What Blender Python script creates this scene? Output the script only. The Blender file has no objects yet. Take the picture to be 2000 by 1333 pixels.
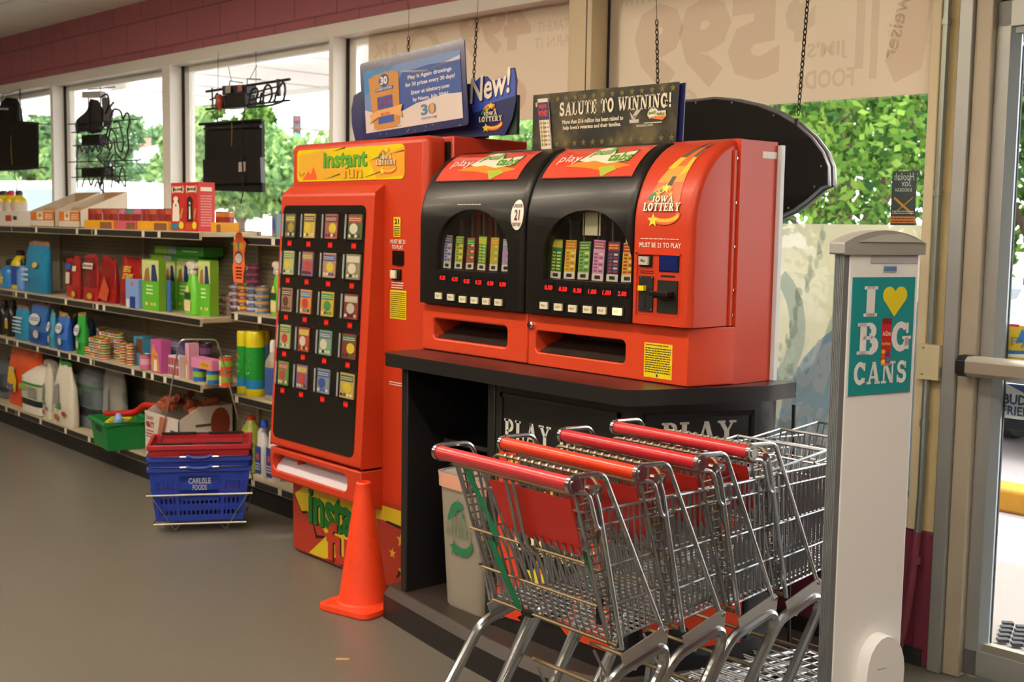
import bpy, bmesh, math, random
from mathutils import Vector, Matrix
from mathutils.geometry import tessellate_polygon
rnd = random.Random(7)
scene = bpy.context.scene
COL = scene.collection
PI = math.pi
V = Vector

# ---------------------------------------------------------------- camera
FPX = 2350.0
CAMH = 1.5
_pitch = math.atan(226 / FPX)
_a = math.radians(41.2)
_fw = V((-math.cos(_a) * math.cos(_pitch), math.sin(_a) * math.cos(_pitch), -math.sin(_pitch)))
_r0 = _fw.cross(V((0, 0, 1))).normalized()
_u0 = _r0.cross(_fw)
_g = math.atan(.0165)
_rt = _r0 * math.cos(_g) + _u0 * math.sin(_g)
_up = _u0 * math.cos(_g) - _r0 * math.sin(_g)
CAM = V((0, 0, CAMH))
cd = bpy.data.cameras.new('camera')
cam = bpy.data.objects.new('camera', cd)
COL.objects.link(cam)
cam.matrix_world = Matrix(((_rt.x, _up.x, -_fw.x, 0), (_rt.y, _up.y, -_fw.y, 0), (_rt.z, _up.z, -_fw.z, CAMH), (0, 0, 0, 1)))
cd.sensor_width = 36
cd.lens = FPX / 2000 * 36
cd.clip_start = .05
cd.clip_end = 300
cd.dof.use_dof = True
cd.dof.focus_distance = 3.3
cd.dof.aperture_fstop = 6.3
scene.camera = cam

def ray(px, py):
    return _rt * ((px - 1000) / FPX) - _up * ((py - 666.5) / FPX) + _fw
def at(px, py, y):            # point of the plane Y = y seen at a pixel
    r = ray(px, py)
    return CAM + r * (y / r.y)
def onz(px, py, z):           # point of the plane Z = z seen at a pixel
    r = ray(px, py)
    return CAM + r * ((z - CAMH) / r.z)

# ---------------------------------------------------------------- world and light
world = bpy.data.worlds.new('overcast_sky')
scene.world = world
world.use_nodes = True
wn = world.node_tree
wn.nodes.clear()
wo = wn.nodes.new('ShaderNodeOutputWorld')
wb = wn.nodes.new('ShaderNodeBackground')
wb.inputs[0].default_value = (1.0, .99, .97, 1)
wb.inputs[1].default_value = 5.4
wn.links.new(wb.outputs[0], wo.inputs[0])

sun = bpy.data.lights.new('sun', 'SUN')
sun.energy = 4.0
sun.angle = math.radians(8)
sun.color = (1, .97, .9)
so = bpy.data.objects.new('sun', sun)
so.rotation_euler = (math.radians(38), 0, math.radians(150))
COL.objects.link(so)

def area(name, loc, sx, sy, power, color=(1, .9, .76)):
    l = bpy.data.lights.new(name, 'AREA')
    l.shape = 'RECTANGLE'
    l.size, l.size_y = sx, sy
    l.energy = power
    l.color = color
    o = bpy.data.objects.new(name, l)
    o.location = loc
    COL.objects.link(o)
    return o
LAMPS = [(-5.6, 1.35), (-3.0, 1.35), (-.4, 1.35), (-6.2, -1.0), (-3.2, -1.0), (-.2, -1.0), (-8.4, .6), (-3.0, -3.6), (0.4, -3.6)]
for i, (x, y) in enumerate(LAMPS):
    area('ceiling_tube_light', (x, y, 2.84), 2.3, .12, 27)
    area('ceiling_tube_light', (x, y, 2.77), 2.3, .12, 26).rotation_euler.x = math.pi      # added upward lamps brighten the ceiling, for the upward light of bare tubes

scene.view_settings.view_transform = 'Standard'
scene.view_settings.look = 'None'
scene.view_settings.gamma = 1
scene.view_settings.use_curve_mapping = False
scene.view_settings.exposure = 0.0

# ---------------------------------------------------------------- materials
def lin(h):
    if isinstance(h, str):
        h = h.lstrip('#')
        c = [int(h[i:i + 2], 16) / 255 for i in (0, 2, 4)]
    else:
        c = h
    return tuple((x / 12.92 if x <= .04045 else ((x + .055) / 1.055) ** 2.4) for x in c) + (1,)
MATS = {}
def M(name, col='#808080', rough=.5, metal=0, emis=0, noise=0, nscale=8, bump=0, bscale=60, coat=0, spec=.5, trans=0):
    if name in MATS: return MATS[name]
    m = bpy.data.materials.new(name)
    m.use_nodes = True
    nt = m.node_tree
    p = nt.nodes['Principled BSDF']
    c = lin(col)
    p.inputs['Base Color'].default_value = c
    p.inputs['Roughness'].default_value = rough
    p.inputs['Metallic'].default_value = metal
    p.inputs['Specular IOR Level'].default_value = spec
    if coat:
        p.inputs['Coat Weight'].default_value = coat
        p.inputs['Coat Roughness'].default_value = .08
    if emis:
        p.inputs['Emission Color'].default_value = c
        p.inputs['Emission Strength'].default_value = emis
    tc = None
    if noise or bump:
        tc = nt.nodes.new('ShaderNodeTexCoord')
    if noise:
        n = nt.nodes.new('ShaderNodeTexNoise')
        n.inputs['Scale'].default_value = nscale
        n.inputs['Detail'].default_value = 5
        nt.links.new(tc.outputs['Object'], n.inputs['Vector'])
        mx = nt.nodes.new('ShaderNodeMix')
        mx.data_type = 'RGBA'
        mx.inputs[6].default_value = tuple(x * (1 - noise) for x in c[:3]) + (1,)
        mx.inputs[7].default_value = tuple(min(1, x * (1 + noise)) for x in c[:3]) + (1,)
        nt.links.new(n.outputs['Fac'], mx.inputs[0])
        nt.links.new(mx.outputs[2], p.inputs['Base Color'])
    if bump:
        n = nt.nodes.new('ShaderNodeTexNoise')
        n.inputs['Scale'].default_value = bscale
        nt.links.new(tc.outputs['Object'], n.inputs['Vector'])
        b = nt.nodes.new('ShaderNodeBump')
        b.inputs['Strength'].default_value = bump
        b.inputs['Distance'].default_value = .01
        nt.links.new(n.outputs['Fac'], b.inputs['Height'])
        nt.links.new(b.outputs[0], p.inputs['Normal'])
    MATS[name] = m
    return m
def C(h, rough=.45):          # plain printed or moulded colour
    return M('colour_' + h.lstrip('#') + ('' if rough == .45 else '_%d' % (rough * 100)), h, rough)
def glass_mat(name, tint, refl=1.0, rough=.0, base=.04):
    if name in MATS: return MATS[name]
    m = bpy.data.materials.new(name)
    m.use_nodes = True
    nt = m.node_tree
    nt.nodes.clear()
    o = nt.nodes.new('ShaderNodeOutputMaterial')
    t = nt.nodes.new('ShaderNodeBsdfTransparent')
    t.inputs[0].default_value = tint
    g = nt.nodes.new('ShaderNodeBsdfGlossy')
    g.inputs['Roughness'].default_value = rough
    f = nt.nodes.new('ShaderNodeLayerWeight')
    f.inputs[0].default_value = .5
    e = nt.nodes.new('ShaderNodeMath')
    e.operation = 'POWER'
    e.inputs[1].default_value = 4
    nt.links.new(f.outputs['Facing'], e.inputs[0])
    k = nt.nodes.new('ShaderNodeMath')
    k.operation = 'MULTIPLY_ADD'
    k.use_clamp = True
    k.inputs[1].default_value = .9 * refl
    k.inputs[2].default_value = base * refl
    mx = nt.nodes.new('ShaderNodeMixShader')
    nt.links.new(e.outputs[0], k.inputs[0])
    nt.links.new(k.outputs[0], mx.inputs[0])
    nt.links.new(t.outputs[0], mx.inputs[1])
    nt.links.new(g.outputs[0], mx.inputs[2])
    nt.links.new(mx.outputs[0], o.inputs[0])
    MATS[name] = m
    return m
def cloth_mat(name, h, tr=.5, clear=0):
    if name in MATS: return MATS[name]
    m = bpy.data.materials.new(name)
    m.use_nodes = True
    nt = m.node_tree
    nt.nodes.clear()
    o = nt.nodes.new('ShaderNodeOutputMaterial')
    d = nt.nodes.new('ShaderNodeBsdfDiffuse')
    t = nt.nodes.new('ShaderNodeBsdfTranslucent')
    d.inputs[0].default_value = lin(h)
    t.inputs[0].default_value = lin(h)
    mx = nt.nodes.new('ShaderNodeMixShader')
    mx.inputs[0].default_value = tr
    nt.links.new(d.outputs[0], mx.inputs[1])
    nt.links.new(t.outputs[0], mx.inputs[2])
    last = mx
    if clear:
        q = nt.nodes.new('ShaderNodeBsdfTransparent')
        m2 = nt.nodes.new('ShaderNodeMixShader')
        m2.inputs[0].default_value = clear
        nt.links.new(mx.outputs[0], m2.inputs[1])
        nt.links.new(q.outputs[0], m2.inputs[2])
        last = m2
    nt.links.new(last.outputs[0], o.inputs[0])
    MATS[name] = m
    return m
def brick_mat(name, c1, c2, mortar, w, h, msize, axes='xz', rough=.7, bump=.4, off=.5, dims=None):
    m = bpy.data.materials.new(name)
    m.use_nodes = True
    nt = m.node_tree
    p = nt.nodes['Principled BSDF']
    p.inputs['Roughness'].default_value = rough
    tc = nt.nodes.new('ShaderNodeTexCoord')
    sp = nt.nodes.new('ShaderNodeSeparateXYZ')
    cb = nt.nodes.new('ShaderNodeCombineXYZ')
    nt.links.new(tc.outputs['Object'], sp.inputs[0])
    for i, ax in enumerate(axes):
        nt.links.new(sp.outputs['xyz'.index(ax)], cb.inputs[i])
    b = nt.nodes.new('ShaderNodeTexBrick')
    b.offset = off
    b.inputs['Color1'].default_value = lin(c1)
    b.inputs['Color2'].default_value = lin(c2)
    b.inputs['Mortar'].default_value = lin(mortar)
    b.inputs['Scale'].default_value = 1
    b.inputs['Mortar Size'].default_value = msize
    b.inputs['Mortar Smooth'].default_value = .3
    b.inputs['Brick Width'].default_value = w
    b.inputs['Row Height'].default_value = h
    mp = nt.nodes.new('ShaderNodeMapping')
    if dims: mp.inputs['Location'].default_value = dims
    nt.links.new(cb.outputs[0], mp.inputs['Vector'])
    nt.links.new(mp.outputs[0], b.inputs['Vector'])
    nt.links.new(b.outputs['Color'], p.inputs['Base Color'])
    if bump:
        inv = nt.nodes.new('ShaderNodeMath')
        inv.operation = 'SUBTRACT'
        inv.inputs[0].default_value = 1
        nt.links.new(b.outputs['Fac'], inv.inputs[1])
        n = nt.nodes.new('ShaderNodeTexNoise')
        n.inputs['Scale'].default_value = 90
        nt.links.new(tc.outputs['Object'], n.inputs['Vector'])
        ad = nt.nodes.new('ShaderNodeMath')
        ad.operation = 'MULTIPLY_ADD'
        ad.inputs[1].default_value = .25
        nt.links.new(n.outputs['Fac'], ad.inputs[0])
        nt.links.new(inv.outputs[0], ad.inputs[2])
        bp = nt.nodes.new('ShaderNodeBump')
        bp.inputs['Strength'].default_value = bump
        bp.inputs['Distance'].default_value = .006
        nt.links.new(ad.outputs[0], bp.inputs['Height'])
        nt.links.new(bp.outputs[0], p.inputs['Normal'])
    MATS[name] = m
    return m
def peg_mat(name, col, hole):
    m = M(name, col, .6)
    nt = m.node_tree
    p = nt.nodes['Principled BSDF']
    tc = nt.nodes.new('ShaderNodeTexCoord')
    sp = nt.nodes.new('ShaderNodeSeparateXYZ')
    nt.links.new(tc.outputs['Object'], sp.inputs[0])
    def mth(op, a, b=None):
        n = nt.nodes.new('ShaderNodeMath')
        n.operation = op
        for i, q in enumerate((a, b)):
            if q is None: continue
            if isinstance(q, (int, float)): n.inputs[i].default_value = q
            else: nt.links.new(q, n.inputs[i])
        return n.outputs[0]
    s = []
    for ax in (0, 2):
        f = mth('FRACT', mth('MULTIPLY', sp.outputs[ax], 39.0))
        d = mth('SUBTRACT', f, .5)
        s.append(mth('MULTIPLY', d, d))
    r = mth('LESS_THAN', mth('ADD', s[0], s[1]), .035)
    mx = nt.nodes.new('ShaderNodeMix')
    mx.data_type = 'RGBA'
    mx.inputs[6].default_value = lin(col)
    mx.inputs[7].default_value = lin(hole)
    nt.links.new(r, mx.inputs[0])
    nt.links.new(mx.outputs[2], p.inputs['Base Color'])
    return m

# ---------------------------------------------------------------- 2D lettering
_tc = {}
def font2d(s, bold=0.0, shear=0.0):
    k = (s, bold, shear)
    if k in _tc: return _tc[k]
    cu = bpy.data.curves.new('t', 'FONT')
    cu.body = s
    cu.size = 1
    cu.offset = bold
    cu.shear = shear
    cu.resolution_u = 2
    cu.fill_mode = 'FRONT'
    o = bpy.data.objects.new('t', cu)
    COL.objects.link(o)
    dg = bpy.context.evaluated_depsgraph_get()
    me = bpy.data.meshes.new_from_object(o.evaluated_get(dg))
    vs = [(v.co.x, v.co.y) for v in me.vertices]
    fs = [tuple(p.vertices) for p in me.polygons]
    bpy.data.objects.remove(o)
    bpy.data.curves.remove(cu)
    bpy.data.meshes.remove(me)
    if not vs: vs, fs = [(0, 0), (1, 0), (0, 1)], []
    _tc[k] = norm2d(vs, fs)
    return _tc[k]
def norm2d(vs, fs):
    x0 = min(v[0] for v in vs); x1 = max(v[0] for v in vs)
    y0 = min(v[1] for v in vs); y1 = max(v[1] for v in vs)
    w = max(1e-6, x1 - x0); h = max(1e-6, y1 - y0)
    return [((x - x0) / w, (y - y0) / h) for x, y in vs], fs, w / h
# slab serif letters: strokes (x0,y0,x1,y1,w) and arcs 'a'(cx,cy,rx,ry,deg0,deg1,w)
T, S = .26, .11
GL = {
 'I': (.42, [(.21,0,.21,1,T), (0,.05,.42,.05,S), (0,.95,.42,.95,S)]),
 'L': (.78, [(.24,0,.24,1,T), (0,.05,.74,.05,S), (0,.95,.48,.95,S), (.7,0,.7,.34,.12)]),
 'H': (1.0, [(.24,0,.24,1,T), (.76,0,.76,1,T), (.24,.5,.76,.5,S), (0,.05,.46,.05,S), (0,.95,.46,.95,S), (.54,.05,1,.05,S), (.54,.95,1,.95,S)]),
 'E': (.82, [(.24,0,.24,1,T), (0,.05,.76,.05,S), (0,.95,.76,.95,S), (.24,.5,.6,.5,S), (.72,0,.72,.32,.12), (.72,.68,.72,1,.12), (.56,.36,.56,.64,.1)]),
 'T': (.86, [(.43,0,.43,1,T), (0,.95,.86,.95,S), (.2,.05,.66,.05,S), (.06,.66,.06,1,.12), (.8,.66,.8,1,.12)]),
 'P': (.84, [(.24,0,.24,1,T), (0,.05,.48,.05,S), (0,.95,.5,.95,S), (.24,.45,.5,.45,S), ('a',.5,.7,.2,.2,-90,90,.2)]),
 'R': (.96, [(.24,0,.24,1,T), (0,.05,.46,.05,S), (0,.95,.5,.95,S), (.24,.47,.5,.47,S), ('a',.48,.71,.2,.19,-90,90,.2), (.48,.5,.76,.04,.24), (.62,.05,.96,.05,S)]),
 'B': (.9, [(.24,0,.24,1,T), (0,.05,.52,.05,S), (0,.95,.5,.95,S), (.24,.52,.5,.52,S), ('a',.48,.74,.18,.18,-90,90,.2), ('a',.52,.28,.22,.2,-90,90,.24)]),
 'A': (1.0, [(.18,.04,.48,1,.12), (.5,1,.8,.04,T), (.26,.3,.72,.3,S), (0,.05,.34,.05,S), (.6,.05,1,.05,S)]),
 'Y': (1.0, [(.2,.95,.5,.48,.25), (.8,.95,.54,.48,.12), (.5,0,.5,.5,T), (0,.95,.42,.95,S), (.62,.95,1,.95,S), (.27,.05,.73,.05,S)]),
 'W': (1.35, [(.16,.95,.4,.02,.24), (.44,.02,.64,.95,.11), (.64,.95,.9,.02,.24), (.94,.02,1.18,.95,.11), (0,.95,.36,.95,S), (.48,.95,.82,.95,S), (1.0,.95,1.35,.95,S)]),
 'N': (1.05, [(.2,0,.2,1,.12), (.24,.98,.8,.02,T), (.84,0,.84,1,.12), (0,.05,.4,.05,S), (0,.95,.34,.95,S), (.64,.95,1.05,.95,S)]),
 'O': (.94, [('a',.47,.5,.33,.42,0,360,.24)]),
 'C': (.9, [('a',.48,.5,.34,.42,35,325,.24), (.8,.62,.8,.98,.12), (.8,.06,.8,.3,.1)]),
 'G': (.98, [('a',.46,.5,.33,.42,40,345,.24), (.78,.62,.78,.98,.12), (.78,.06,.78,.46,.2), (.54,.46,.98,.46,S)]),
 'S': (.8, [('a',.4,.72,.24,.21,20,270,.2), ('a',.4,.29,.26,.22,-160,90,.22), (.68,.66,.68,.98,.1), (.1,.02,.1,.36,.1)]),
 'U': (1.0, [(.24,.3,.24,1,T), (.8,.3,.8,1,.13), ('a',.52,.32,.28,.26,180,360,.18), (0,.95,.46,.95,S), (.6,.95,1,.95,S)]),
 'M': (1.25, [(.2,0,.2,1,.12), (.24,.98,.62,.05,.24), (.62,.05,.98,.98,.12), (1.0,0,1.0,1,T), (0,.05,.4,.05,S), (.78,.05,1.25,.05,S), (0,.95,.3,.95,S), (1,.95,1.25,.95,S)]),
 'J': (.7, [(.46,.25,.46,1,T), ('a',.28,.26,.19,.2,180,360,.18), (.2,.95,.7,.95,S)]),
 '!': (.36, [(.18,.32,.18,1,.22), (.18,.0,.18,.2,.24)]),
 ' ': (.42, []),
}
def slab2d(s):
    k = ('slab', s)
    if k in _tc: return _tc[k]
    vs, fs = [], []
    x = 0
    for ch in s:
        w, st = GL[ch]
        for q in st:
            if q[0] == 'a':
                _, cx, cy, rx, ry, a0, a1, t = q
                n = max(4, int(abs(a1 - a0) / 24))
                b = len(vs)
                for i in range(n + 1):
                    a = math.radians(a0 + (a1 - a0) * i / n)
                    c, sn = math.cos(a), math.sin(a)
                    vt = t / 2 * (abs(c) + .45 * abs(sn))
                    for sg in (1, -1):
                        vs.append((x + cx + (rx + sg * vt) * c, cy + (ry + sg * (.45 * t / 2 + .25 * t)) * sn))
                for i in range(n):
                    fs.append((b + 2 * i, b + 2 * i + 2, b + 2 * i + 3, b + 2 * i + 1))
            else:
                x0, y0, x1, y1, t = q
                dx, dy = x1 - x0, y1 - y0
                b = len(vs)
                if abs(dy) > abs(dx) or (dy and t > S):
                    h = t / 2
                    vs += [(x + x0 - h, y0), (x + x0 + h, y0), (x + x1 + h, y1), (x + x1 - h, y1)]
                else:
                    h = t / 2
                    vs += [(x + x0, y0 - h), (x + x1, y1 - h), (x + x1, y1 + h), (x + x0, y0 + h)]
                fs.append((b, b + 1, b + 2, b + 3))
        x += w + .1
    _tc[k] = norm2d(vs, fs)
    return _tc[k]

def plane(O, U, W):
    O, U, W = V(O), V(U).normalized(), V(W).normalized()
    N = U.cross(W)
    return lambda u, v, l=0: O + U * u + W * v + N * l

# ---------------------------------------------------------------- mesh builder
class B:
    def __init__(s, T=None):
        s.v, s.f, s.m, s.mats, s.T = [], [], [], [], T
    def mi(s, mat):
        if isinstance(mat, str): mat = C(mat)
        if mat not in s.mats: s.mats.append(mat)
        return s.mats.index(mat)
    def add(s, vs, fs, mat):
        b = len(s.v)
        T = s.T
        s.v += [tuple(T @ V(p)) if T else tuple(p) for p in vs]
        k = s.mi(mat)
        for f in fs:
            s.f.append(tuple(b + i for i in f)); s.m.append(k)
        return s
    def box(s, x0, y0, z0, x1, y1, z1, mat):
        x0, x1 = sorted((x0, x1)); y0, y1 = sorted((y0, y1)); z0, z1 = sorted((z0, z1))
        return s.add([(x0,y0,z0),(x1,y0,z0),(x1,y1,z0),(x0,y1,z0),(x0,y0,z1),(x1,y0,z1),(x1,y1,z1),(x0,y1,z1)],
              [(0,3,2,1),(4,5,6,7),(0,1,5,4),(1,2,6,5),(2,3,7,6),(3,0,4,7)], mat)
    def tube(s, pts, r, mat, n=8, closed=False, cap=True):
        pts = [V(p) for p in pts]
        m = len(pts)
        vs, fs = [], []
        ref = None
        for i, p in enumerate(pts):
            if closed: d = pts[(i + 1) % m] - pts[i - 1]
            else: d = pts[min(m - 1, i + 1)] - pts[max(0, i - 1)]
            d = d.normalized() if d.length > 1e-9 else V((0, 0, 1))
            if ref is None:
                ref = d.cross(V((0, 0, 1)))
                if ref.length < .1: ref = d.cross(V((1, 0, 0)))
            a = (ref - d * ref.dot(d)).normalized()
            ref = a
            c = d.cross(a)
            k = 1.0
            if 0 < i < m - 1 or closed:
                d1 = (pts[(i + 1) % m] - p).normalized()
                k = min(1.4, 1 / max(.5, d.dot(d1)))
            rr = r[i] if isinstance(r, (list, tuple)) else r
            for j in range(n):
                t = 2 * PI * j / n
                vs.append(p + (a * math.cos(t) + c * math.sin(t)) * rr * k)
        for i in range(m if closed else m - 1):
            for j in range(n):
                i2 = (i + 1) % m
                fs.append((i * n + j, i2 * n + j, i2 * n + (j + 1) % n, i * n + (j + 1) % n))
        if not closed and cap:
            fs.append(tuple(range(n)))
            fs.append(tuple((m - 1) * n + j for j in reversed(range(n))))
        return s.add(vs, fs, mat)
    def lathe(s, prof, mat, n=20, c=(0, 0, 0), sx=1, sy=1, sides=None):
        # prof: (r, z) or (r, z, mat) = material of the band that starts here
        vs = []
        for q in prof:
            for j in range(n):
                t = 2 * PI * (j + .5) / n
                vs.append((c[0] + q[0] * sx * math.cos(t), c[1] + q[0] * sy * math.sin(t), c[2] + q[1]))
        cur = mat
        base = len(s.v)
        s.v += [tuple(s.T @ V(p)) if s.T else p for p in vs]
        for i in range(len(prof) - 1):
            if len(prof[i]) > 2: cur = prof[i][2]
            k = s.mi(cur)
            for j in range(n):
                s.f.append((base + i * n + j, base + i * n + (j + 1) % n, base + (i + 1) * n + (j + 1) % n, base + (i + 1) * n + j)); s.m.append(k)
        s.f.append(tuple(base + j for j in reversed(range(n)))); s.m.append(s.mi(mat))
        if len(prof[-1]) > 2: cur = prof[-1][2]
        e = base + (len(prof) - 1) * n
        s.f.append(tuple(e + j for j in range(n))); s.m.append(s.mi(cur))
        return s
    def loft(s, rings, matfn, n=24, c=(0, 0, 0), rz=0):
        # rings: (z, half width, half depth, power, dx, dy)
        base = len(s.v)
        cr, sr = math.cos(rz), math.sin(rz)
        for q in rings:
            z, hw, hd = q[:3]
            pw = q[3] if len(q) > 3 else 4
            dx = q[4] if len(q) > 4 else 0
            dy = q[5] if len(q) > 5 else 0
            for j in range(n):
                t = 2 * PI * (j + .5) / n
                ct, st = math.cos(t), math.sin(t)
                x = dx + hw * math.copysign(abs(ct) ** (2 / pw), ct)
                y = dy + hd * math.copysign(abs(st) ** (2 / pw), st)
                p = V((c[0] + x * cr - y * sr, c[1] + x * sr + y * cr, c[2] + z))
                s.v.append(tuple(s.T @ p) if s.T else tuple(p))
        L = len(rings)
        for i in range(L - 1):
            for j in range(n):
                s.f.append((base + i * n + j, base + i * n + (j + 1) % n, base + (i + 1) * n + (j + 1) % n, base + (i + 1) * n + j))
                s.m.append(s.mi(matfn((i + .5) / (L - 1), (j + 1) / n)))
        s.f.append(tuple(base + j for j in reversed(range(n)))); s.m.append(s.mi(matfn(0, 0)))
        s.f.append(tuple(base + (L - 1) * n + j for j in range(n))); s.m.append(s.mi(matfn(1, 0)))
        return s
    def prism(s, poly, fn, l0, l1, mat, side=None):
        n = len(poly)
        vs = [fn(u, v, l0) for u, v in poly] + [fn(u, v, l1) for u, v in poly]
        s.add(vs, [tuple(reversed(range(n))), tuple(range(n, 2 * n))], mat)
        return s.add(vs, [(i, (i + 1) % n, n + (i + 1) % n, n + i) for i in range(n)], side or mat)
    def poly(s, pts, fn, mat, lift=.001, grid=0):
        tri = tessellate_polygon([[V((u, v, 0)) for u, v in pts]])
        if grid:
            bm = bmesh.new()
            bv = [bm.verts.new((u, v, 0)) for u, v in pts]
            for t in tri:
                try: bm.faces.new([bv[i] for i in t])
                except ValueError: pass
            v0 = min(p[1] for p in pts); v1 = max(p[1] for p in pts)
            k = math.floor(v0 / grid) + 1
            while k * grid < v1:
                bmesh.ops.bisect_plane(bm, geom=bm.verts[:] + bm.edges[:] + bm.faces[:], plane_co=(0, k * grid, 0), plane_no=(0, 1, 0))
                k += 1
            bm.normal_update()
            bm.verts.index_update()
            s.add([fn(v.co.x, v.co.y, lift) for v in bm.verts], [tuple(v.index for v in (f.verts if f.normal.z > 0 else reversed(f.verts[:]))) for f in bm.faces], mat)
            bm.free()
            return s
        fs = []
        for a, b, c in tri:
            (x0, y0), (x1, y1), (x2, y2) = pts[a], pts[b], pts[c]
            fs.append((a, b, c) if (x1 - x0) * (y2 - y0) - (x2 - x0) * (y1 - y0) > 0 else (a, c, b))
        return s.add([fn(u, v, lift) for u, v in pts], fs, mat)
    def rect(s, fn, u, v, w, h, mat, lift=.001, grid=0):
        return s.poly([(u, v), (u + w, v), (u + w, v + h), (u, v + h)], fn, mat, lift, grid)
    def text(s, t, fn, u, v, w, h, mat, bold=.02, lift=.0015, slab=False, rot=0, mirror=False, shear=0):
        vs, fs, asp = slab2d(t) if slab else font2d(t, bold, shear)
        if w is None: w = h * asp
        c, sn = math.cos(rot), math.sin(rot)
        out = []
        for x, y in vs:
            if mirror: x = 1 - x
            X, Y = x * w, y * h
            out.append(fn(u + X * c - Y * sn, v + X * sn + Y * c, lift))
        if mirror: fs = [tuple(reversed(f)) for f in fs]
        return s.add(out, fs, mat)
    def lines(s, fn, u, v, w, h, n, mat, lift=.0015, seed=1):      # rows of small print
        r = random.Random(seed)
        for i in range(n):
            y = v + h * (1 - (i + .75) / n)
            x = u
            while x < u + w * .97:
                k = min(w * r.uniform(.05, .16), u + w - x)
                s.rect(fn, x, y, k, h / n * .45, mat, lift)
                x += k + w * .02
        return s
    def build(s, name, parent=None, bevel=0, seg=2, label=None, cat=None, group=None, kind=None, loc=None, rz=0, angle=35, flat=False):
        me = bpy.data.meshes.new(name)
        me.from_pydata(s.v, [], s.f)
        for m in s.mats: me.materials.append(m)
        me.polygons.foreach_set('material_index', s.m)
        me.validate()
        me.update()
        o = bpy.data.objects.new(name, me)
        COL.objects.link(o)
        if bevel:
            b = o.modifiers.new('bevel', 'BEVEL')
            b.width = bevel; b.segments = seg; b.limit_method = 'ANGLE'; b.angle_limit = math.radians(40)
            b.harden_normals = False
        if not flat:
            me.polygons.foreach_set('use_smooth', [True] * len(me.polygons))
            me.set_sharp_from_angle(angle=math.radians(angle))
        if parent: o.parent = parent
        if loc: o.location = loc
        if rz: o.rotation_euler.z = rz
        return tag(o, label, cat, group, kind)
def tag(o, label=None, cat=None, group=None, kind=None):
    if label: o['label'] = label
    if cat: o['category'] = cat
    if group: o['group'] = group
    if kind: o['kind'] = kind
    return o
def thing(name, label, cat, loc=(0, 0, 0), rz=0, group=None):
    o = bpy.data.objects.new(name, None)
    o.empty_display_size = .05
    COL.objects.link(o)
    o.location = loc
    o.rotation_euler.z = rz
    return tag(o, label, cat, group)
def copy_tree(o, parent=None):
    c = o.copy()
    COL.objects.link(c)
    if parent: c.parent = parent
    for ch in [q for q in o.children]: copy_tree(ch, c)
    return c
def cut(o, cutter):
    m = o.modifiers.new('cut', 'BOOLEAN')
    m.object = cutter
    m.solver = 'EXACT'
    m.operation = 'DIFFERENCE'
    dg = bpy.context.evaluated_depsgraph_get()
    me = bpy.data.meshes.new_from_object(o.evaluated_get(dg))
    o.modifiers.remove(m)
    o.data = me
    bpy.data.objects.remove(cutter)
    me.polygons.foreach_set('use_smooth', [True] * len(me.polygons))
    me.set_sharp_from_angle(angle=math.radians(35))
    return o
def bevelmod(o, w, seg=3):
    b = o.modifiers.new('bevel', 'BEVEL')
    b.width = w; b.segments = seg; b.limit_method = 'ANGLE'; b.angle_limit = math.radians(40)
def rrect(u0, v0, u1, v1, r, n=5):
    p = []
    for cx, cy, a0 in ((u1 - r, v0 + r, -90), (u1 - r, v1 - r, 0), (u0 + r, v1 - r, 90), (u0 + r, v0 + r, 180)):
        for i in range(n + 1):
            a = math.radians(a0 + 90 * i / n)
            p.append((cx + r * math.cos(a), cy + r * math.sin(a)))
    return p
def star(cx, cy, r, k=.42, n=5, rot=90):
    return [(cx + (r if i % 2 == 0 else r * k) * math.cos(math.radians(rot + 180 * i / n)),
             cy + (r if i % 2 == 0 else r * k) * math.sin(math.radians(rot + 180 * i / n))) for i in range(2 * n)]
def arc(cx, cy, rx, ry, a0, a1, n=10):
    return [(cx + rx * math.cos(math.radians(a0 + (a1 - a0) * i / n)), cy + ry * math.sin(math.radians(a0 + (a1 - a0) * i / n))) for i in range(n + 1)]
def rounded(pts, r=.02, n=4):       # polyline with its corners rounded
    pts = [V(p) for p in pts]
    out = [pts[0]]
    for i in range(1, len(pts) - 1):
        a, p, c = pts[i - 1], pts[i], pts[i + 1]
        ra = min(r, (a - p).length * .45); rc = min(r, (c - p).length * .45)
        A = p + (a - p).normalized() * ra
        D = p + (c - p).normalized() * rc
        for k in range(n + 1):
            t = k / n
            out.append(A * (1 - t) ** 2 + p * 2 * t * (1 - t) + D * t * t)
    out.append(pts[-1])
    return out
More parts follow.
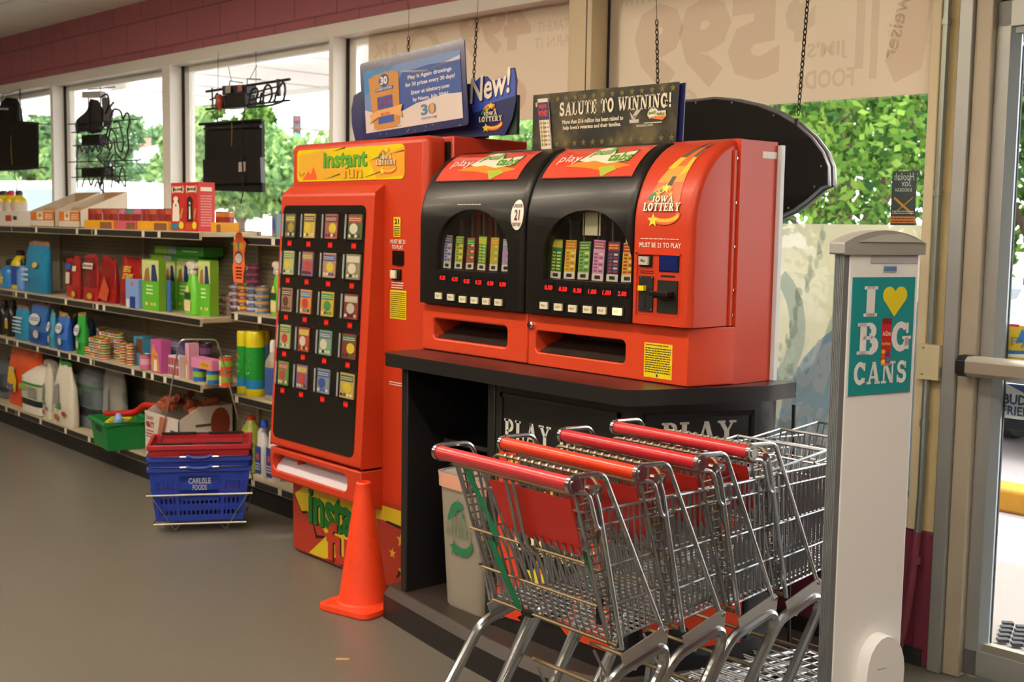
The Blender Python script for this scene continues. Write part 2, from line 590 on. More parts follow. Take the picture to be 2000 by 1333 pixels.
# the state lottery's emblem: streaks, stars, two lines of slab letters
def emblem(b, fn, u, v, w, h, lift=.002, mono=None, ink='#f4ead0', grid=0, shade='#2a1a14'):
    q = lambda c: mono or c
    P = lambda pts: [(u + x * w, v + y * h) for x, y in pts]
    def sw(pts, c, l=0): b.poly(P(pts), fn, q(c), lift + l, grid)
    sw([(.18, .62)] + arc(.5, .66, .36, .3, 175, 60, 8) + arc(.52, .66, .26, .18, 60, 175, 6), '#f08a30')
    sw([(.1, .6)] + arc(.5, .6, .42, .26, 170, 100, 6) + arc(.52, .62, .3, .14, 100, 170, 5), '#2f7a40', .0002)
    sw(star(.5, .88, .14), '#e8d23a', .0004); sw(star(.34, .76, .1), '#f2a83a', .0004); sw(star(.68, .74, .08), '#f2a83a', .0004)
    if not mono:
        b.text('LOTTERY', fn, u + w * .015, v + h * .345, w, h * .19, shade, slab=True, lift=lift + .0005)
        b.text('IOWA', fn, u + w * .235, v + h * .545, w * .56, h * .14, shade, slab=True, lift=lift + .0005)
    b.text('LOTTERY', fn, u, v + h * .36, w, h * .19, ink, slab=True, lift=lift + .0009)
    b.text('IOWA', fn, u + w * .22, v + h * .56, w * .56, h * .14, ink, slab=True, lift=lift + .0009)
    sw([(.28, .22)] + arc(.6, .3, .42, .24, 200, 360, 10) + arc(.6, .36, .34, .16, 360, 215, 8), '#e86a28')
    sw(arc(.6, .27, .4, .15, 230, 350, 8) + arc(.6, .33, .36, .14, 350, 240, 6), '#f4b83a', .0002)
    sw(star(.3, .16, .16), '#e8d23a', .0004)
# ================================================================ the room
P0 = V((-2.15, 3.75, 0))
WA = math.radians(2.7)
WD = V((math.cos(WA), math.sin(WA), 0))
WN = V((-WD.y, WD.x, 0))
def wp(u, v, z): return P0 + WD * u + WN * v + V((0, 0, z))
def onwall(px, py, off=0):      # pixel -> (u, z) on the window wall
    r = ray(px, py)
    q = CAM + r * ((P0 + WN * off - CAM).dot(WN) / r.dot(WN))
    return (q - P0).dot(WD), q.z
def struct(b, name, parent=None, **k):
    k.setdefault('loc', P0 if not parent else None)
    k.setdefault('rz', WA if not parent else 0)
    return b.build(name, parent, kind='structure' if not parent else None, **k)

floor_m = M('vinyl_floor', '#69645c', .34, noise=.07, nscale=3.5, bump=.05, bscale=220, spec=.4)
purple = M('maroon_paint', '#7c3547', .45, noise=.05)
block_m = brick_mat('maroon_block', '#a65f6c', '#9e5a68', '#85464f', .4, .195, .006, 'xz', .5, .5, .5, (0, .12, 0))
cream = M('cream_painted_steel', '#d9c9a6', .42, noise=.04, nscale=4)
white_al = M('white_aluminium', '#e6e4de', .4)
alu = M('satin_aluminium', '#a8aaa9', .42, .55, noise=.05, nscale=3)
alu_d = M('grey_aluminium', '#8d8f90', .45, .5)
gasket = M('black_gasket', '#17181a', .6)
ceil_m = brick_mat('ceiling_tile', '#f0ede6', '#edeae2', '#c2bfb6', 1.22, .61, .008, 'xy', .8, .2, 0)
wall_m = M('cream_wall_paint', '#cfc4b0', .7, noise=.03)
pane_m = glass_mat('window_glass', (.97, .985, .975, 1), .9)

b = B(); b.box(-12, -11, -.1, 6, .16, 0, floor_m); struct(b, 'floor')
b = B(); b.box(-12, -11, 2.93, 6, .3, 3.0, ceil_m); struct(b, 'ceiling')
b = B(); b.box(-12.1, -11, 0, -12, .16, 2.93, wall_m); struct(b, 'wall_left')
b = B(); b.box(6, -11, 0, 6.1, .16, 2.93, wall_m); struct(b, 'wall_right')
b = B(); b.box(-12, -11.1, 0, 6, -11, 2.93, wall_m); struct(b, 'wall_back')
b = B()
b.box(-12, 0, 0, .05, .2, .475, purple)
b.box(1.42, 0, 0, 6, .2, 2.56, purple)
b.box(-12, -.01, 2.56, 6, .2, 2.93, block_m)
struct(b, 'wall_front')
b = B(); b.box(-12, -.012, 0, .05, 0, .06, M('black_cove_base', '#2c2f30', .5)); struct(b, 'baseboard_front')
# window openings between the mullions
MUL = [(-7.08, -7.035), (-5.338, -5.236), (-3.479, -3.440), (-1.686, -1.552)]
WIN = [(-8.75, -7.08), (-7.035, -5.338), (-5.236, -3.479), (-3.44, -1.686), (-1.552, -.024)]
Z0, Z1 = .535, 2.50
for n, (a, c) in enumerate(WIN):
    b = B()
    d0, d1 = .095, .135
    t = .07
    b.box(a, d0, Z0, a + t, d1, Z1, white_al).box(c - .03, d0, Z0, c, d1, Z1, white_al)
    b.box(a, d0, Z1 - .05, c, d1, Z1, white_al).box(a, d0, Z0, c, d1, Z0 + .05, white_al)
    b.box(a - .001, .08, Z0, a + .012, d0 + .002, Z1, gasket)
    f = struct(b, 'window_%d' % (n + 1))
    g = B(); g.box(a + .03, .112, Z0 + .03, c - .02, .118, Z1 - .03, pane_m); struct(g, 'pane', f)
b = B()
for i, (a, c) in enumerate([(-8.85, -8.75)] + MUL):
    b.box(a, -.005 if i < 4 else -.02, .475, c, .135, 2.52, cream if i == 4 else white_al)
    if i == 4:
        b.box(-1.583, -.022, .475, -1.579, -.019, 2.5, gasket)
        for uu in (-1.64, -1.61): b.box(uu - .004, -.022, 2.07, uu + .004, -.02, 2.078, gasket)
b.box(-12, 0, .475, .02, .14, Z0, white_al)
b.box(-12, -.004, 2.49, .02, .14, 2.562, white_al)
b.box(-12, 0, .5, -8.85, .2, 2.5, wall_m)
struct(b, 'trim_1', bevel=.002)
# steel posts and panels between the last window and the door
b = B()
b.box(-.024, -.012, .475, .012, .14, 2.93, cream)
b.box(.012, -.004, .475, .081, .14, 2.93, M('aged_cream_steel', '#c7b487', .5, noise=.12, nscale=6))
b.box(.012, -.004, 0, .081, .14, .475, purple)
b.box(.081, -.03, 0, .129, .14, 2.93, alu)
b.box(.129, -.012, 0, .187, .14, 2.93, M('tan_steel', '#b5aa98', .48, .2, noise=.06))
b.box(.129, -.02, 2.262, 1.42, .14, 2.93, M('tan_steel', '#b0a389'))
b.box(1.2, -.03, 0, 1.42, .14, 2.93, alu)
struct(b, 'trim_2', bevel=.004)
# door
b = B()
b.box(.187, .02, .01, .235, .07, 2.245, alu).box(1.13, .02, .01, 1.19, .07, 2.245, alu)
b.box(.187, .02, 2.16, 1.19, .07, 2.245, alu).box(.187, .02, .01, 1.19, .07, .1, alu)
b.box(.19, .03, 2.2478, 1.19, .06, 2.256, gasket)
d = struct(b, 'door_1', bevel=.003)
b = B()
b.prism([(0, .02), (.024, .045), (.024, .06), (0, .07)], lambda u, v, l: V((.235 + u, v, l)), .1, 2.16, M('pale_blue_aluminium', '#9fabb5', .35, .5))
b.box(.235, .03, .1, 1.13, .06, .125, M('dusty_aluminium', '#9a968a', .5, .3)).box(.235, .03, 2.14, 1.13, .06, 2.16, alu_d)
b.box(.256, .058, .12, .262, .066, 2.145, gasket)
struct(b, 'glazing_bead', d)
b = B(); b.box(.25, .048, .12, 1.12, .054, 2.15, pane_m); struct(b, 'pane', d)
b = B()
b.prism([(-.032, 0), (-.032, .05), (-.02, .07), (.02, .07), (.032, .05), (.032, 0)], lambda u, v, l: V((l, -.02 - v, 1.066 + u)), .188, 1.16, M('champagne_aluminium', '#b3aa9b', .38, .5))
b.prism([(-.034, 0), (-.034, .05), (-.02, .073), (.02, .073), (.034, .05), (.034, 0)], lambda u, v, l: V((l, -.02 - v, 1.066 + u)), .16, .19, M('black_plastic', '#141416', .4))
b.box(.2, -.03, 1.04, .235, .03, 1.09, alu)
struct(b, 'push_bar', d, bevel=.002)
# conduit with its box
t = thing('electrical_conduit', 'galvanised conduit pipe with cream junction box running up beside the door', 'pipe', P0, WA)
galv = M('galvanised_steel', '#9aa29c', .35, .7)
b = B()
b.tube([(.039, -.028, 2.93), (.039, -.028, 1.12)], .0125, galv, 10)
for z in (1.62, 2.18): b.tube([(.039, -.028, z), (.039, -.028, z + .02)], .0165, galv, 10)
b.build('upper_pipe', t)
b = B()
b.tube([(.03, -.028, 1.01), (.03, -.028, .62)], .0125, galv, 10).tube([(.03, -.028, .84), (.03, -.028, .865)], .016, galv, 10)
b.tube(rounded([(.03, -.028, .62), (.026, -.028, .475)], .05), .0125, galv, 10)
b.tube(rounded([(.026, -.03, .475), (.02, -.04, .3), (.0, -.05, .1), (-.03, -.06, .0)], .06), .015, purple, 10)
b.tube([(.024, -.03, .395), (.0235, -.03, .365)], .022, purple, 10)
b.build('lower_pipe', t)
b = B(); b.box(.0, -.05, 1.006, .081, -.005, 1.124, M('cream_box', '#cfc39c', .5))
for z in (1.02, 1.11): b.box(.02, -.0515, z, .028, -.05, z + .006, galv)
b.box(.0812, -.045, 1.015, .0822, -.02, 1.05, galv)
b.build('junction_box', t, bevel=.002)
# ceiling strips that carry the lamps
for i, (x, y) in enumerate(LAMPS):
    f = thing('ceiling_light', 'long white fluorescent strip fixture on the ceiling', 'light', (x, y, 2.93), group='fluorescent strips on the ceiling')
    b = B(); b.box(-1.2, -.09, -.05, 1.2, .09, 0, white_al); b.build('housing', f)
    b = B(); b.tube([(-1.17, -.05, -.067), (1.17, -.05, -.067)], .014, M('lit_tube', '#ffe9c4', .5, emis=7), 8); b.tube([(-1.17, .05, -.067), (1.17, .05, -.067)], .014, M('lit_tube'), 8)
    b.build('tube', f)

# ================================================================ window graphics
def wfn(off): return lambda u, v, l=0: wp(u, off - l, v)
vinyl = cloth_mat('white_vinyl_banner', '#dcd0bf', .42)
ghost = cloth_mat('faded_print', '#a88a70', .5, .86)
ghost2 = cloth_mat('faded_pink_print', '#c07a66', .5, .84)
def banner(name, label, u0, u1, z0, z1, off, deco, droop=0):
    b = B()
    f = wfn(off)
    n = 8
    top = [(u1, z1), (u0, z1)]
    bot = [(u0 + (u1 - u0) * i / n, z0 - droop * math.sin(PI * i / n)) for i in range(n + 1)]
    b.prism(bot + top, f, -.001, .001, vinyl)
    deco(b, f)
    return b.build(name, label=label, cat='banner')
def deco_r(b, f):
    L = .003
    b.text('599', f, -1.40, 2.06, .72, .36, ghost2, .06, L, mirror=True)
    b.text('$', f, -.66, 2.2, .13, .26, ghost, .05, L, mirror=True)
    b.text('6 PK', f, -1.36, 2.0, .3, .06, ghost, .03, L + .0004, mirror=True)
    b.text('COUNTRY', f, -1.5, 2.43, .34, .06, ghost, .03, L, mirror=True)
    b.text("JIM'S", f, -.56, 2.12, .17, .07, ghost, .03, L, mirror=True)
    b.text('FOODS', f, -.6, 2.02, .24, .07, ghost, .03, L, mirror=True)
    b.poly([(-.22, 2.5), (-.04, 2.5), (-.1, 2.06), (-.2, 2.02), (-.24, 2.1), (-.18, 2.3)], f, ghost2, L)
    b.text('Budweiser', f, -.2, 2.1, .34, .06, vinyl, .01, L + .0006, mirror=True, rot=1.35)
    b.rect(f, -.36, 2.08, .035, .42, ghost, L).rect(f, -.3, 2.04, .03, .46, ghost, L)
def deco_l(b, f):
    L = .003
    b.text('499', f, -2.52, 2.3, .5, .24, ghost2, .05, L, mirror=True)
    b.text('6 PK', f, -3.2, 2.36, .2, .08, ghost, .03, L, mirror=True)
    b.text('CANS', f, -3.2, 2.24, .2, .07, ghost, .03, L, mirror=True)
    b.poly(arc(-2.8, 2.36, .14, .12, 0, 180, 8) + arc(-2.8, 2.36, .09, .08, 180, 0, 8), f, ghost, L)
    b.text('EARN IT', f, -2.0, 2.3, .26, .05, ghost, .02, L, mirror=True)
    b.text('TAKE IT', f, -1.98, 2.37, .2, .05, ghost, .02, L, mirror=True)
    b.poly(arc(-2.2, 2.1, .16, .1, 0, 360, 14), f, ghost2, L)
banner('window_banner', 'large white vinyl banner with mirrored 599 print in the window by the door', -1.55, -.026, 1.975, 2.5, .085, deco_r)
banner('window_banner', 'white vinyl banner with mirrored 499 print in the window behind the blue topper', -3.245, -1.735, 1.985, 2.485, .085, deco_l)
def haze(h, k=.25): return cloth_mat('frosted_%s_%d' % (h.strip('#'), k * 100), h, .5, k if k > .2 else .3)
b = B()
f = wfn(.09)
b.prism([(-1.54, .56), (-.028, .56), (-.028, 1.524), (-1.54, 1.524)], f, -.001, .001, haze('#d2cdb4'))
L = .003
b.poly([(-1.5, .57), (-.03, .57), (-.03, 1.04), (-.2, 1.18), (-.4, 1.22), (-.48, 1.0), (-.62, .9), (-.7, 1.2), (-.75, 1.5), (-1.2, 1.5), (-1.5, 1.3)], f, haze('#b9c9cf', .15), L)
b.poly(arc(-.03, .7, .6, .56, 90, 180, 10) + [(-.63, .57), (-.03, .57)], f, haze('#7ba6d6', .1), L + .0005)
b.poly([(-.028, 1.225), (-.028, 1.2)] + arc(-.02, .66, .47, .54, 91, 130, 6) + arc(-.02, .66, .5, .57, 130, 91, 6), f, haze('#a3cbe0', .1), L + .0008)
b.poly(arc(-.72, 1.12, .2, .26, -95, 60, 12) + arc(-.72, 1.12, .13, .2, 60, -95, 12), f, haze('#bcd6dd', .1), L + .0012)
b.poly(arc(-.76, 1.12, .12, .2, -95, 60, 12) + arc(-.76, 1.12, .06, .14, 60, -95, 12), f, haze('#8fb8e0', .1), L + .0012)
wl = haze('#ffffff', .05)
ua, za = onwall(1543, 760, .09); ub, _ = onwall(1650, 760, .09)
b.text('BUD', f, ua - .06, za + .02, ub - ua, .2, wl, .06, L + .0016, mirror=True, shear=-.25, rot=-.12)
b.text('LIGHT', f, ua - .1, za - .2, (ub - ua) * 1.15, .18, wl, .06, L + .0016, mirror=True, shear=-.25, rot=-.16)
r = random.Random(5)
for i in range(150):
    u = -.95 + r.random() * .8; z = .6 + r.random() ** 2 * .3 + (.12 if u < -.5 else 0)
    s = r.uniform(.006, .02)
    b.poly(arc(u, z, s, s * r.uniform(.7, 1.5), 0, 360, 6), f, haze('#d9e6e8', .1), L + .002 + i * .00001)
for i in range(26):
    z = 1.5 - i * .018; u = -.46 - i * .006 + r.uniform(-.02, .02)
    b.poly(arc(u, z, r.uniform(.006, .018), .02, 0, 360, 7), f, haze('#d5dfd6', .1), L + .002 + i * .00001)
b.build('window_poster', label='faded frosted beer poster with mirrored blue lettering on the lower window by the door', cat='poster')
b = B()
U0, ZB = onwall(1739, 440, .09)
U1, ZT = onwall(1792, 334, .09)
g_ = f
f = lambda u, v, l=0: g_(U0 + (u + .168) * (U1 - U0) / .125, ZB + (v - 1.524) * (ZT - ZB) / .2, l)
b.rect(f, -.168, 1.524, .125, .2, '#3c4a4c', .002).rect(f, -.168, 1.532, .125, .025, '#d98a4a', .003)
b.text('Hookah', f, -.155, 1.69, .1, .028, '#cfd8d6', .0, .003, mirror=True, shear=.3)
b.text('Stix', f, -.12, 1.668, .05, .024, '#cfd8d6', .0, .003, mirror=True, shear=.3)
b.text('E-HOOKAH', f, -.15, 1.648, .085, .014, '#cfd8d6', .01, .003, mirror=True)
for s in (1, -1):
    b.poly([(-.105 - .05, 1.592 - s * .03), (-.105 - .045, 1.60 - s * .03), (-.105 + .05, 1.60 + s * .03), (-.105 + .045, 1.592 + s * .03)], f, '#c9973f', .003 + .0003 * s)
b.lines(f, -.16, 1.565, .11, .015, 2, '#cfd8d6', .003).lines(f, -.16, 1.534, .11, .02, 2, '#7a3a1c', .0035)
b.build('window_sticker', label='small dark sticker with crossed gold sticks on the window beside the door', cat='sticker')

# ================================================================ hanging things
chain_m = M('dark_chain', '#3a3128', .35, .8)
def chain(name, label, top, bottom, wire=0, r=.0115, group=None):
    top, bottom = V(top), V(bottom)
    b = B()
    d = (bottom - top)
    L = d.length
    d.normalize()
    if wire: b.tube([top, top + d * wire], .0012, chain_m, 5)
    s = wire
    a = d.cross(V((.3, 1, 0))).normalized(); c = d.cross(a)
    i = 0
    while s + r * 2 < L:
        ctr = top + d * (s + r)
        p = a if i % 2 else c
        b.tube([ctr + d * (math.cos(t * PI / 4) * r) + p * (math.sin(t * PI / 4) * r * .55) for t in range(8)], r * .19, chain_m, 5, closed=True)
        s += r * 1.62; i += 1
    b.tube([bottom - d * .01, bottom], .003, chain_m, 5)
    return b.build(name, label=label, cat='chain', group=group)
def wall_at(px, py, off): u, z = onwall(px, py, off); return wp(u, off, z)
O_ = -.12
chain('hanging_chain', 'left of the two dark chains hanging behind the blue topper', wall_at(799, 5, O_), wall_at(797, 150, O_), .16)
chain('hanging_chain', 'right of the two dark chains behind the blue topper, above the word New', wall_at(934, -8, O_), wall_at(924, 175, O_), .1)
chain('hanging_chain', 'thin dark chain hanging from the ceiling above the camouflage sign', wall_at(1282, -12, O_), wall_at(1285, 200, O_), .1)
chain('hanging_chain', 'dark chain holding the right side of the black oval sign', wall_at(1578, -8, O_), wall_at(1558, 236, O_))
# ================================================================ outside
pave = M('parking_concrete', '#a0989a', .85, noise=.1, nscale=1.5)
b = B(); b.box(-90, .2, -.3, 60, 90, -.12, pave); struct(b, 'ground')
b = B(); b.box(-12, .16, -.13, 6, 1.6, -.02, M('walk_concrete', '#837b77', .85, noise=.06, nscale=4)); struct(b, 'sidewalk')
soff = M('white_soffit', '#f4f2ee', .6)
b = B()
b.box(-16, .16, 3.02, -3.2, 4.1, 3.1, soff).box(-16, 4.1, 2.98, -3.2, 4.2, 3.45, M('fascia', '#d7d5cf', .6))
for i in range(12): b.box(-15.5 + i, .3, 3.012, -15.48 + i, 4.1, 3.02, '#c9c6bf')
t = struct(b, 'trim_3')
def far(px, D, z=0):
    r = ray(px, 437); h = V((r.x, r.y, 0)).normalized()
    p = CAM + h * (D / h.dot(V((_fw.x, _fw.y, 0)).normalized()))
    return V((p.x, p.y, z)), math.atan2(h.y, h.x)
def hz(py, px, D):
    return CAMH + (424.5 + .0165 * px - py) / FPX * D
# lamp under the canopy
q = onz(250, 150, 2.99)
t = thing('canopy_light', 'lit tube fixture with a curved white cover under the outdoor canopy', 'light', (q.x, q.y, 3.0), WA)
b = B(); b.loft([(-.16, .30, .1, 3), (-.1, .36, .17, 3), (-.04, .4, .2, 4)], lambda z, t: M('milky_cover', '#dcd6c8', .4), 20); b.build('cover', t)
for dx in (-2.2, 0, 2.6): area('soffit_fill', (q.x + dx, q.y, 2.8), 1.2, .1, 60, (1, .96, .88)).rotation_euler.x = PI  # added upward fill lamps whiten the soffit; the outer pair has no fixture
b = B(); b.box(-.62, -.04, -.045, .5, .04, 0, white_al).tube([(-.7, -.06, -.06), (.45, -.06, -.06)], .02, M('canopy_tube', '#fff1cc', .5, emis=5), 8); b.build('tube', t)
# trees
greens = [('#5c8238', '#7d9f48', '#35562a'), ('#86a868', '#a9c47e', '#6c9060'), ('#6b8f62', '#8fae7c', '#4c7350')]
def leaf_m(h):
    return cloth_mat('leaf_' + h.strip('#'), h, .35)
def tree(px, D, r, z0, z1, label, n=2600, pal=0, s=.22, seed=1, group=None):
    n = int(n * 1.6); s *= .72
    p, _ = far(px, D, -.12)
    rr = random.Random(seed)
    t = thing('tree', label, 'tree', p, group=group)
    b = B()
    ms = [leaf_m(h) for h in greens[pal]]
    cl = [(V((rr.uniform(-1, 1) * r * .75, rr.uniform(-1, 1) * r * .75, z0 + (z1 - z0) * rr.uniform(.1, .9))), r * rr.uniform(.28, .5)) for _ in range(16)]
    for i in range(n):
        c, cr = cl[rr.randrange(16)]
        d = V((rr.gauss(0, 1), rr.gauss(0, 1), rr.gauss(0, .8))).normalized()
        q = c + d * cr * rr.uniform(.75, 1.05)
        a = V((rr.gauss(0, 1), rr.gauss(0, 1), rr.gauss(0, 1))).normalized()
        e = a.cross(d)
        if e.length < .05: continue
        e.normalize(); a = (a * .6 + e.cross(d) * .8).normalized()
        k = s * rr.uniform(.6, 1.3)
        b.add([q - a * k, q - e * k * .5, q + a * k, q + e * k * .5], [(0, 1, 2, 3)], ms[rr.randrange(3)])
    b.build('foliage', t, flat=True)
    b = B()
    bark = M('bark', '#5a4a3a', .9)
    b.tube([(0, 0, 0), (.05, 0, z0), (0, .05, (z0 + z1) / 2)], [.16, .12, .05], bark, 8)
    for c, cr in cl[:7]: b.tube([(.05, 0, z0 * .8), c], [.06, .02], bark, 5)
    b.build('trunk', t)
    return t
tree(1640, 15, 3.4, 1.4, 6.2, 'big bright green tree outside the window right of the black oval sign', 15000, 0, .09, 3)
tree(1420, 22, 3.0, 1.2, 5.4, 'green tree outside, behind the black oval sign', 2200, 0, .2, 4)
tree(1830, 19, 3.0, 1.3, 6.5, 'green tree outside between the last window and the door', 3000, 0, .2, 5)
tree(2020, 17, 3.0, 1.6, 6.0, 'green tree seen through the top of the glass door', 3600, 2, .17, 15)
tree(1020, 24, 1.6, 1.0, 4.0, 'green tree outside, seen between the two sign toppers', 1400, 1, .2, 6)
tree(395, 30, 1.15, 1.7, 4.6, 'pale green tree outside left of the black menu box in the third window', 2400, 1, .2, 7)
tree(470, 37, 1.5, 1.8, 5.4, 'tall green tree outside directly behind the hanging neon sign', 2400, 0, .24, 8)
tree(566, 31, 1.15, 1.7, 4.2, 'yellow-green tree outside beside the traffic light', 2200, 1, .2, 9)
tree(632, 40, 1.3, 1.8, 4.6, 'pale green tree outside at the right edge of the third window', 1900, 1, .22, 17)
tree(140, 44, 1.3, 2.0, 5.6, 'dark green tree outside at the left edge of the second window', 1900, 2, .24, 10)
tree(208, 50, 1.5, 2.4, 5.9, 'green tree outside behind the horse-shaped neon sign', 1700, 2, .26, 13)
tree(305, 74, 2.6, 3.4, 6.9, 'distant green tree outside above the white house roof', 1700, 2, .34, 11)
tree(66, 42, 1.6, 1.6, 5.2, 'green tree outside in the leftmost window', 1900, 1, .26, 12)
# house with chimney
p, a = far(285, 60, -.12)
t = thing('house', 'white house with pale gable roof and red chimney across the street', 'house', p, a)
b = B(); b.box(-4, -5, 0, 4, 2, 4.1, M('white_siding', '#e8ebee', .7)); b.box(-4.02, -3.8, 2.6, -4, -1.6, 3.6, '#9a9088'); b.build('walls', t)
b = B(); b.prism([(-5.4, 4.2), (2.4, 4.2), (-.9, 5.15)], lambda u, v, l: V((l, u, v)), -4.3, 4.3, M('pale_shingles', '#d3dde6', .8, noise=.05)); b.build('roof', t)
b = B(); b.box(-.5, -.3, 4.6, .1, .3, 5.6, brick_mat('chimney_brick', '#a35a4c', '#8f4c40', '#c9b8a8', .22, .075, .01, 'yz')); b.build('chimney', t)
# light pole with signal
p, a = far(580, 45, 0)
t = thing('traffic_light', 'traffic signal showing green on a horizontal arm outside', 'traffic light', (p.x, p.y, 0), a - PI / 2)
sig = M('signal_housing', '#49545e', .6)
b = B(); b.box(-.16, -.15, 4.45, .16, .15, 5.4, sig); b.build('housing', t)
for i, (c, e) in enumerate((('#2fe0a0', 2.5), ('#6b3f30', 0), ('#7a3238', 0))):
    b = B(); b.lathe([(.11, 0), (.1, .02), (.0, .05)], M('signal_%d' % i, c, .4, emis=e), 14)
    o = b.build('lens', t, loc=(0, -.16, 4.62 + i * .3)); o.rotation_euler.x = PI / 2
b = B(); b.tube([(-.3, 0, 4.95), (1.9, 0, 4.85)], .045, M('signal_arm', '#9b7f74', .6), 8).tube([(1.9, 0, 0), (1.9, 0, 5.6)], .1, M('signal_arm'), 10); b.build('arm', t)
# grey van and service building far left
def vehicle(name, label, cat, loc, rz, col, h=1.75, L=4.6, W=1.86, dark='#20242a'):
    t = thing(name, label, cat, loc, rz)      # local -y is the front
    paint = M('car_paint_' + col.strip('#'), col, .25, coat=.6)
    dk = M('car_trim', dark, .5)
    prof = [(0, .55), (0, .86), (.1, 1.0), (1.05, 1.1), (1.75, h), (L - .7, h), (L - .05, 1.05), (L, .5), (L - .1, .34), (.1, .34)]
    b = B(); b.prism(prof, lambda u, v, l: V((l, u, v)), -W / 2, W / 2, paint); b.build('body', t, bevel=.07, seg=3)
    g = B()
    gm = M('car_glass', '#8fa3b0', .08, coat=.5)
    f = plane((-W / 2 + .14, 1.12, 1.14), (1, 0, 0), (0, .7, h - 1.14))
    ln = math.hypot(.7, h - 1.14)
    g.rect(f, 0, .03, W - .28, ln * .86, gm, .02)
    for s in (-1, 1):
        pf = lambda u, v, l, s=s: V((s * (W / 2 + .004), u, v))
        pts = [(1.35, 1.12), (1.9, h - .12), (L - .9, h - .12), (L - .3, 1.12)]
        g.add([pf(u, v, 0) for u, v in pts], [(0, 1, 2, 3) if s < 0 else (3, 2, 1, 0)], gm)
    g.build('windows', t)
    k = B(); k.box(-W / 2 + .05, -.06, .38, W / 2 - .05, .1, .58, dk).box(-W / 2 + .35, -.02, .66, W / 2 - .35, .02, .84, dk); k.build('bumper', t, bevel=.02)
    k = B(); k.box(-.17, -.075, .44, .17, -.062, .54, '#d8dde0').box(-.14, -.078, .47, .14, -.075, .51, '#c23a3a'); k.build('license_plate', t)
    for s in (-1, 1):
        k = B(); k.box(s * (W / 2 - .3) - .17, -.02, .68, s * (W / 2 - .3) + .17, .05, .84, M('lamp_lens', '#e4e9ee', .1, coat=.5)); k.build('headlight', t, bevel=.02)
        k = B(); k.box(s * (W / 2 + .02), 1.2, 1.05, s * (W / 2 + .2), 1.35, 1.2, paint); k.build('mirror', t, bevel=.03)
        for y in (.9, L - .85):
            w = B(); w.lathe([(.2, -.1), (.34, -.1), (.36, -.06), (.36, .06), (.34, .1), (.2, .1)], M('tyre', '#1c1c1e', .8), 24); w.lathe([(.0, .0), (.2, .08)], M('hub', '#b8bcc0', .3, .8), 16)
            o = w.build('wheel', t, loc=(s * (W / 2 - .1), y, .36)); o.rotation_euler.y = PI / 2
    return t
p = at(1950, 700, 8.3)
vehicle('parked_suv', 'white parked suv with black bumper facing the glass door', 'car', (p.x + .42, 8.3, -.12), math.radians(-4), '#a9b2bf')
p, a = far(492, 17, -.12)
vehicle('parked_car', 'overexposed white car parked outside below the black menu box', 'car', p, a - PI / 2 + .9, '#f4f4f2', 2.15)
p, a = far(650, 26, -.12)
vehicle('parked_car', 'white tall vehicle outside beyond the traffic light', 'car', p, a - PI / 2 - .95, '#f2f2f0', 2.8, 5.6, 2.2)
p, a = far(52, 24, -.12)
vehicle('parked_van', 'grey van parked outside in the leftmost window', 'van', p + V((-.55, -.45, 0)), a - PI / 2, '#8f8d90', 2.35, 5, 1.5)
# kerb blocks by the door
p = at(1936, 960, 6.75)
yel = M('yellow_kerb_paint', '#a8780f', .7, noise=.25, nscale=9)
b = B()
for i in range(4):
    b.box(p.x - .1 + i * .62, 6.7, -.12, p.x + .48 + i * .62, 6.95, .02 + .03 * (i % 2), yel)
b.build('concrete_kerb', label='chipped yellow painted kerb blocks outside the glass door', cat='kerb', bevel=.02)
# dark woven door mat outside the door
b = B()
q = onz(2010, 1262, 0)
mm = M('black_rubber', '#2b2d33', .7)
for i in range(14):
    for j in range(5):
        b.T = Matrix.Translation((q.x - .1 + i * .055 - j * .02, q.y + j * .05, -.012)) @ Matrix.Rotation(.7, 4, 'Z')
        b.box(-.02, -.014, 0, .02, .014, .012, mm)
b.T = None
b.build('door_mat', label='black open-weave rubber mat just outside the glass door', cat='mat')
# bright striped banner high outside the door
b = B()
f = wfn(.9)
u0, zz = onwall(1984, 60, .9)
pts = []
for i in range(6):
    m_ = '#e2417e' if i % 2 == 0 else '#f6ecef'
    b.prism([(u0 + .03 + i * .07, zz - .13 + .02 * i), (u0 + .1 + i * .07, zz - .15 + .02 * i), (u0 + .06 + i * .07, zz + .16), (u0 - .0 + i * .07, zz + .16)], f, -.003, .003, m_)
b.build('striped_banner', label='pink and white striped banner hanging outside above the door glass', cat='banner')
# retail cartons standing against the outside of the door glass
p = at(1946, 600, 5.2)
def sign_card(name, label, u0, z0, u1, z1, paint, deco, off=.25):
    b = B(); f = wfn(off)
    b.prism([(u0, z0), (u1, z0), (u1, z1), (u0, z1)], f, -.02, .0, paint)
    deco(b, f)
    return b.build(name, label=label, cat='sign')
u0, za = onwall(1968, 635, .085); _, zb = onwall(1970, 697, .085)
def d1(b, f):
    L = .002
    b.poly([(u0 - .015, zb + .0), (u0 + .4, zb), (u0 + .4, za - .055), (u0 + .0, za - .085)], f, '#2b6fc0', L)
    b.poly([(u0 - .002, zb + .0), (u0 + .4, zb), (u0 + .4, za - .068), (u0 + .012, za - .096)], f, '#e4e6ea', L + .0005)
    b.poly([(u0 + .03, za - .06), (u0 + .085, za - .045), (u0 + .05, za - .01)], f, '#1f7bd0', L + .001)
    b.text('Pyramid', f, u0 + .018, zb + .03, .2, .035, '#7a7f86', 0, L + .001, rot=.12)
    b.rect(f, u0, za - .004, .04, .008, '#c8283c', L + .001)
sign_card('door_sign', 'yellow and blue card sign reading Pyramid behind the door glass above the push bar', u0 - .02, zb - .06, u0 + .4, za, '#d8bb2c', d1, .085)
u0, za = onwall(1955, 748, .085); _, zb = onwall(1952, 815, .085)
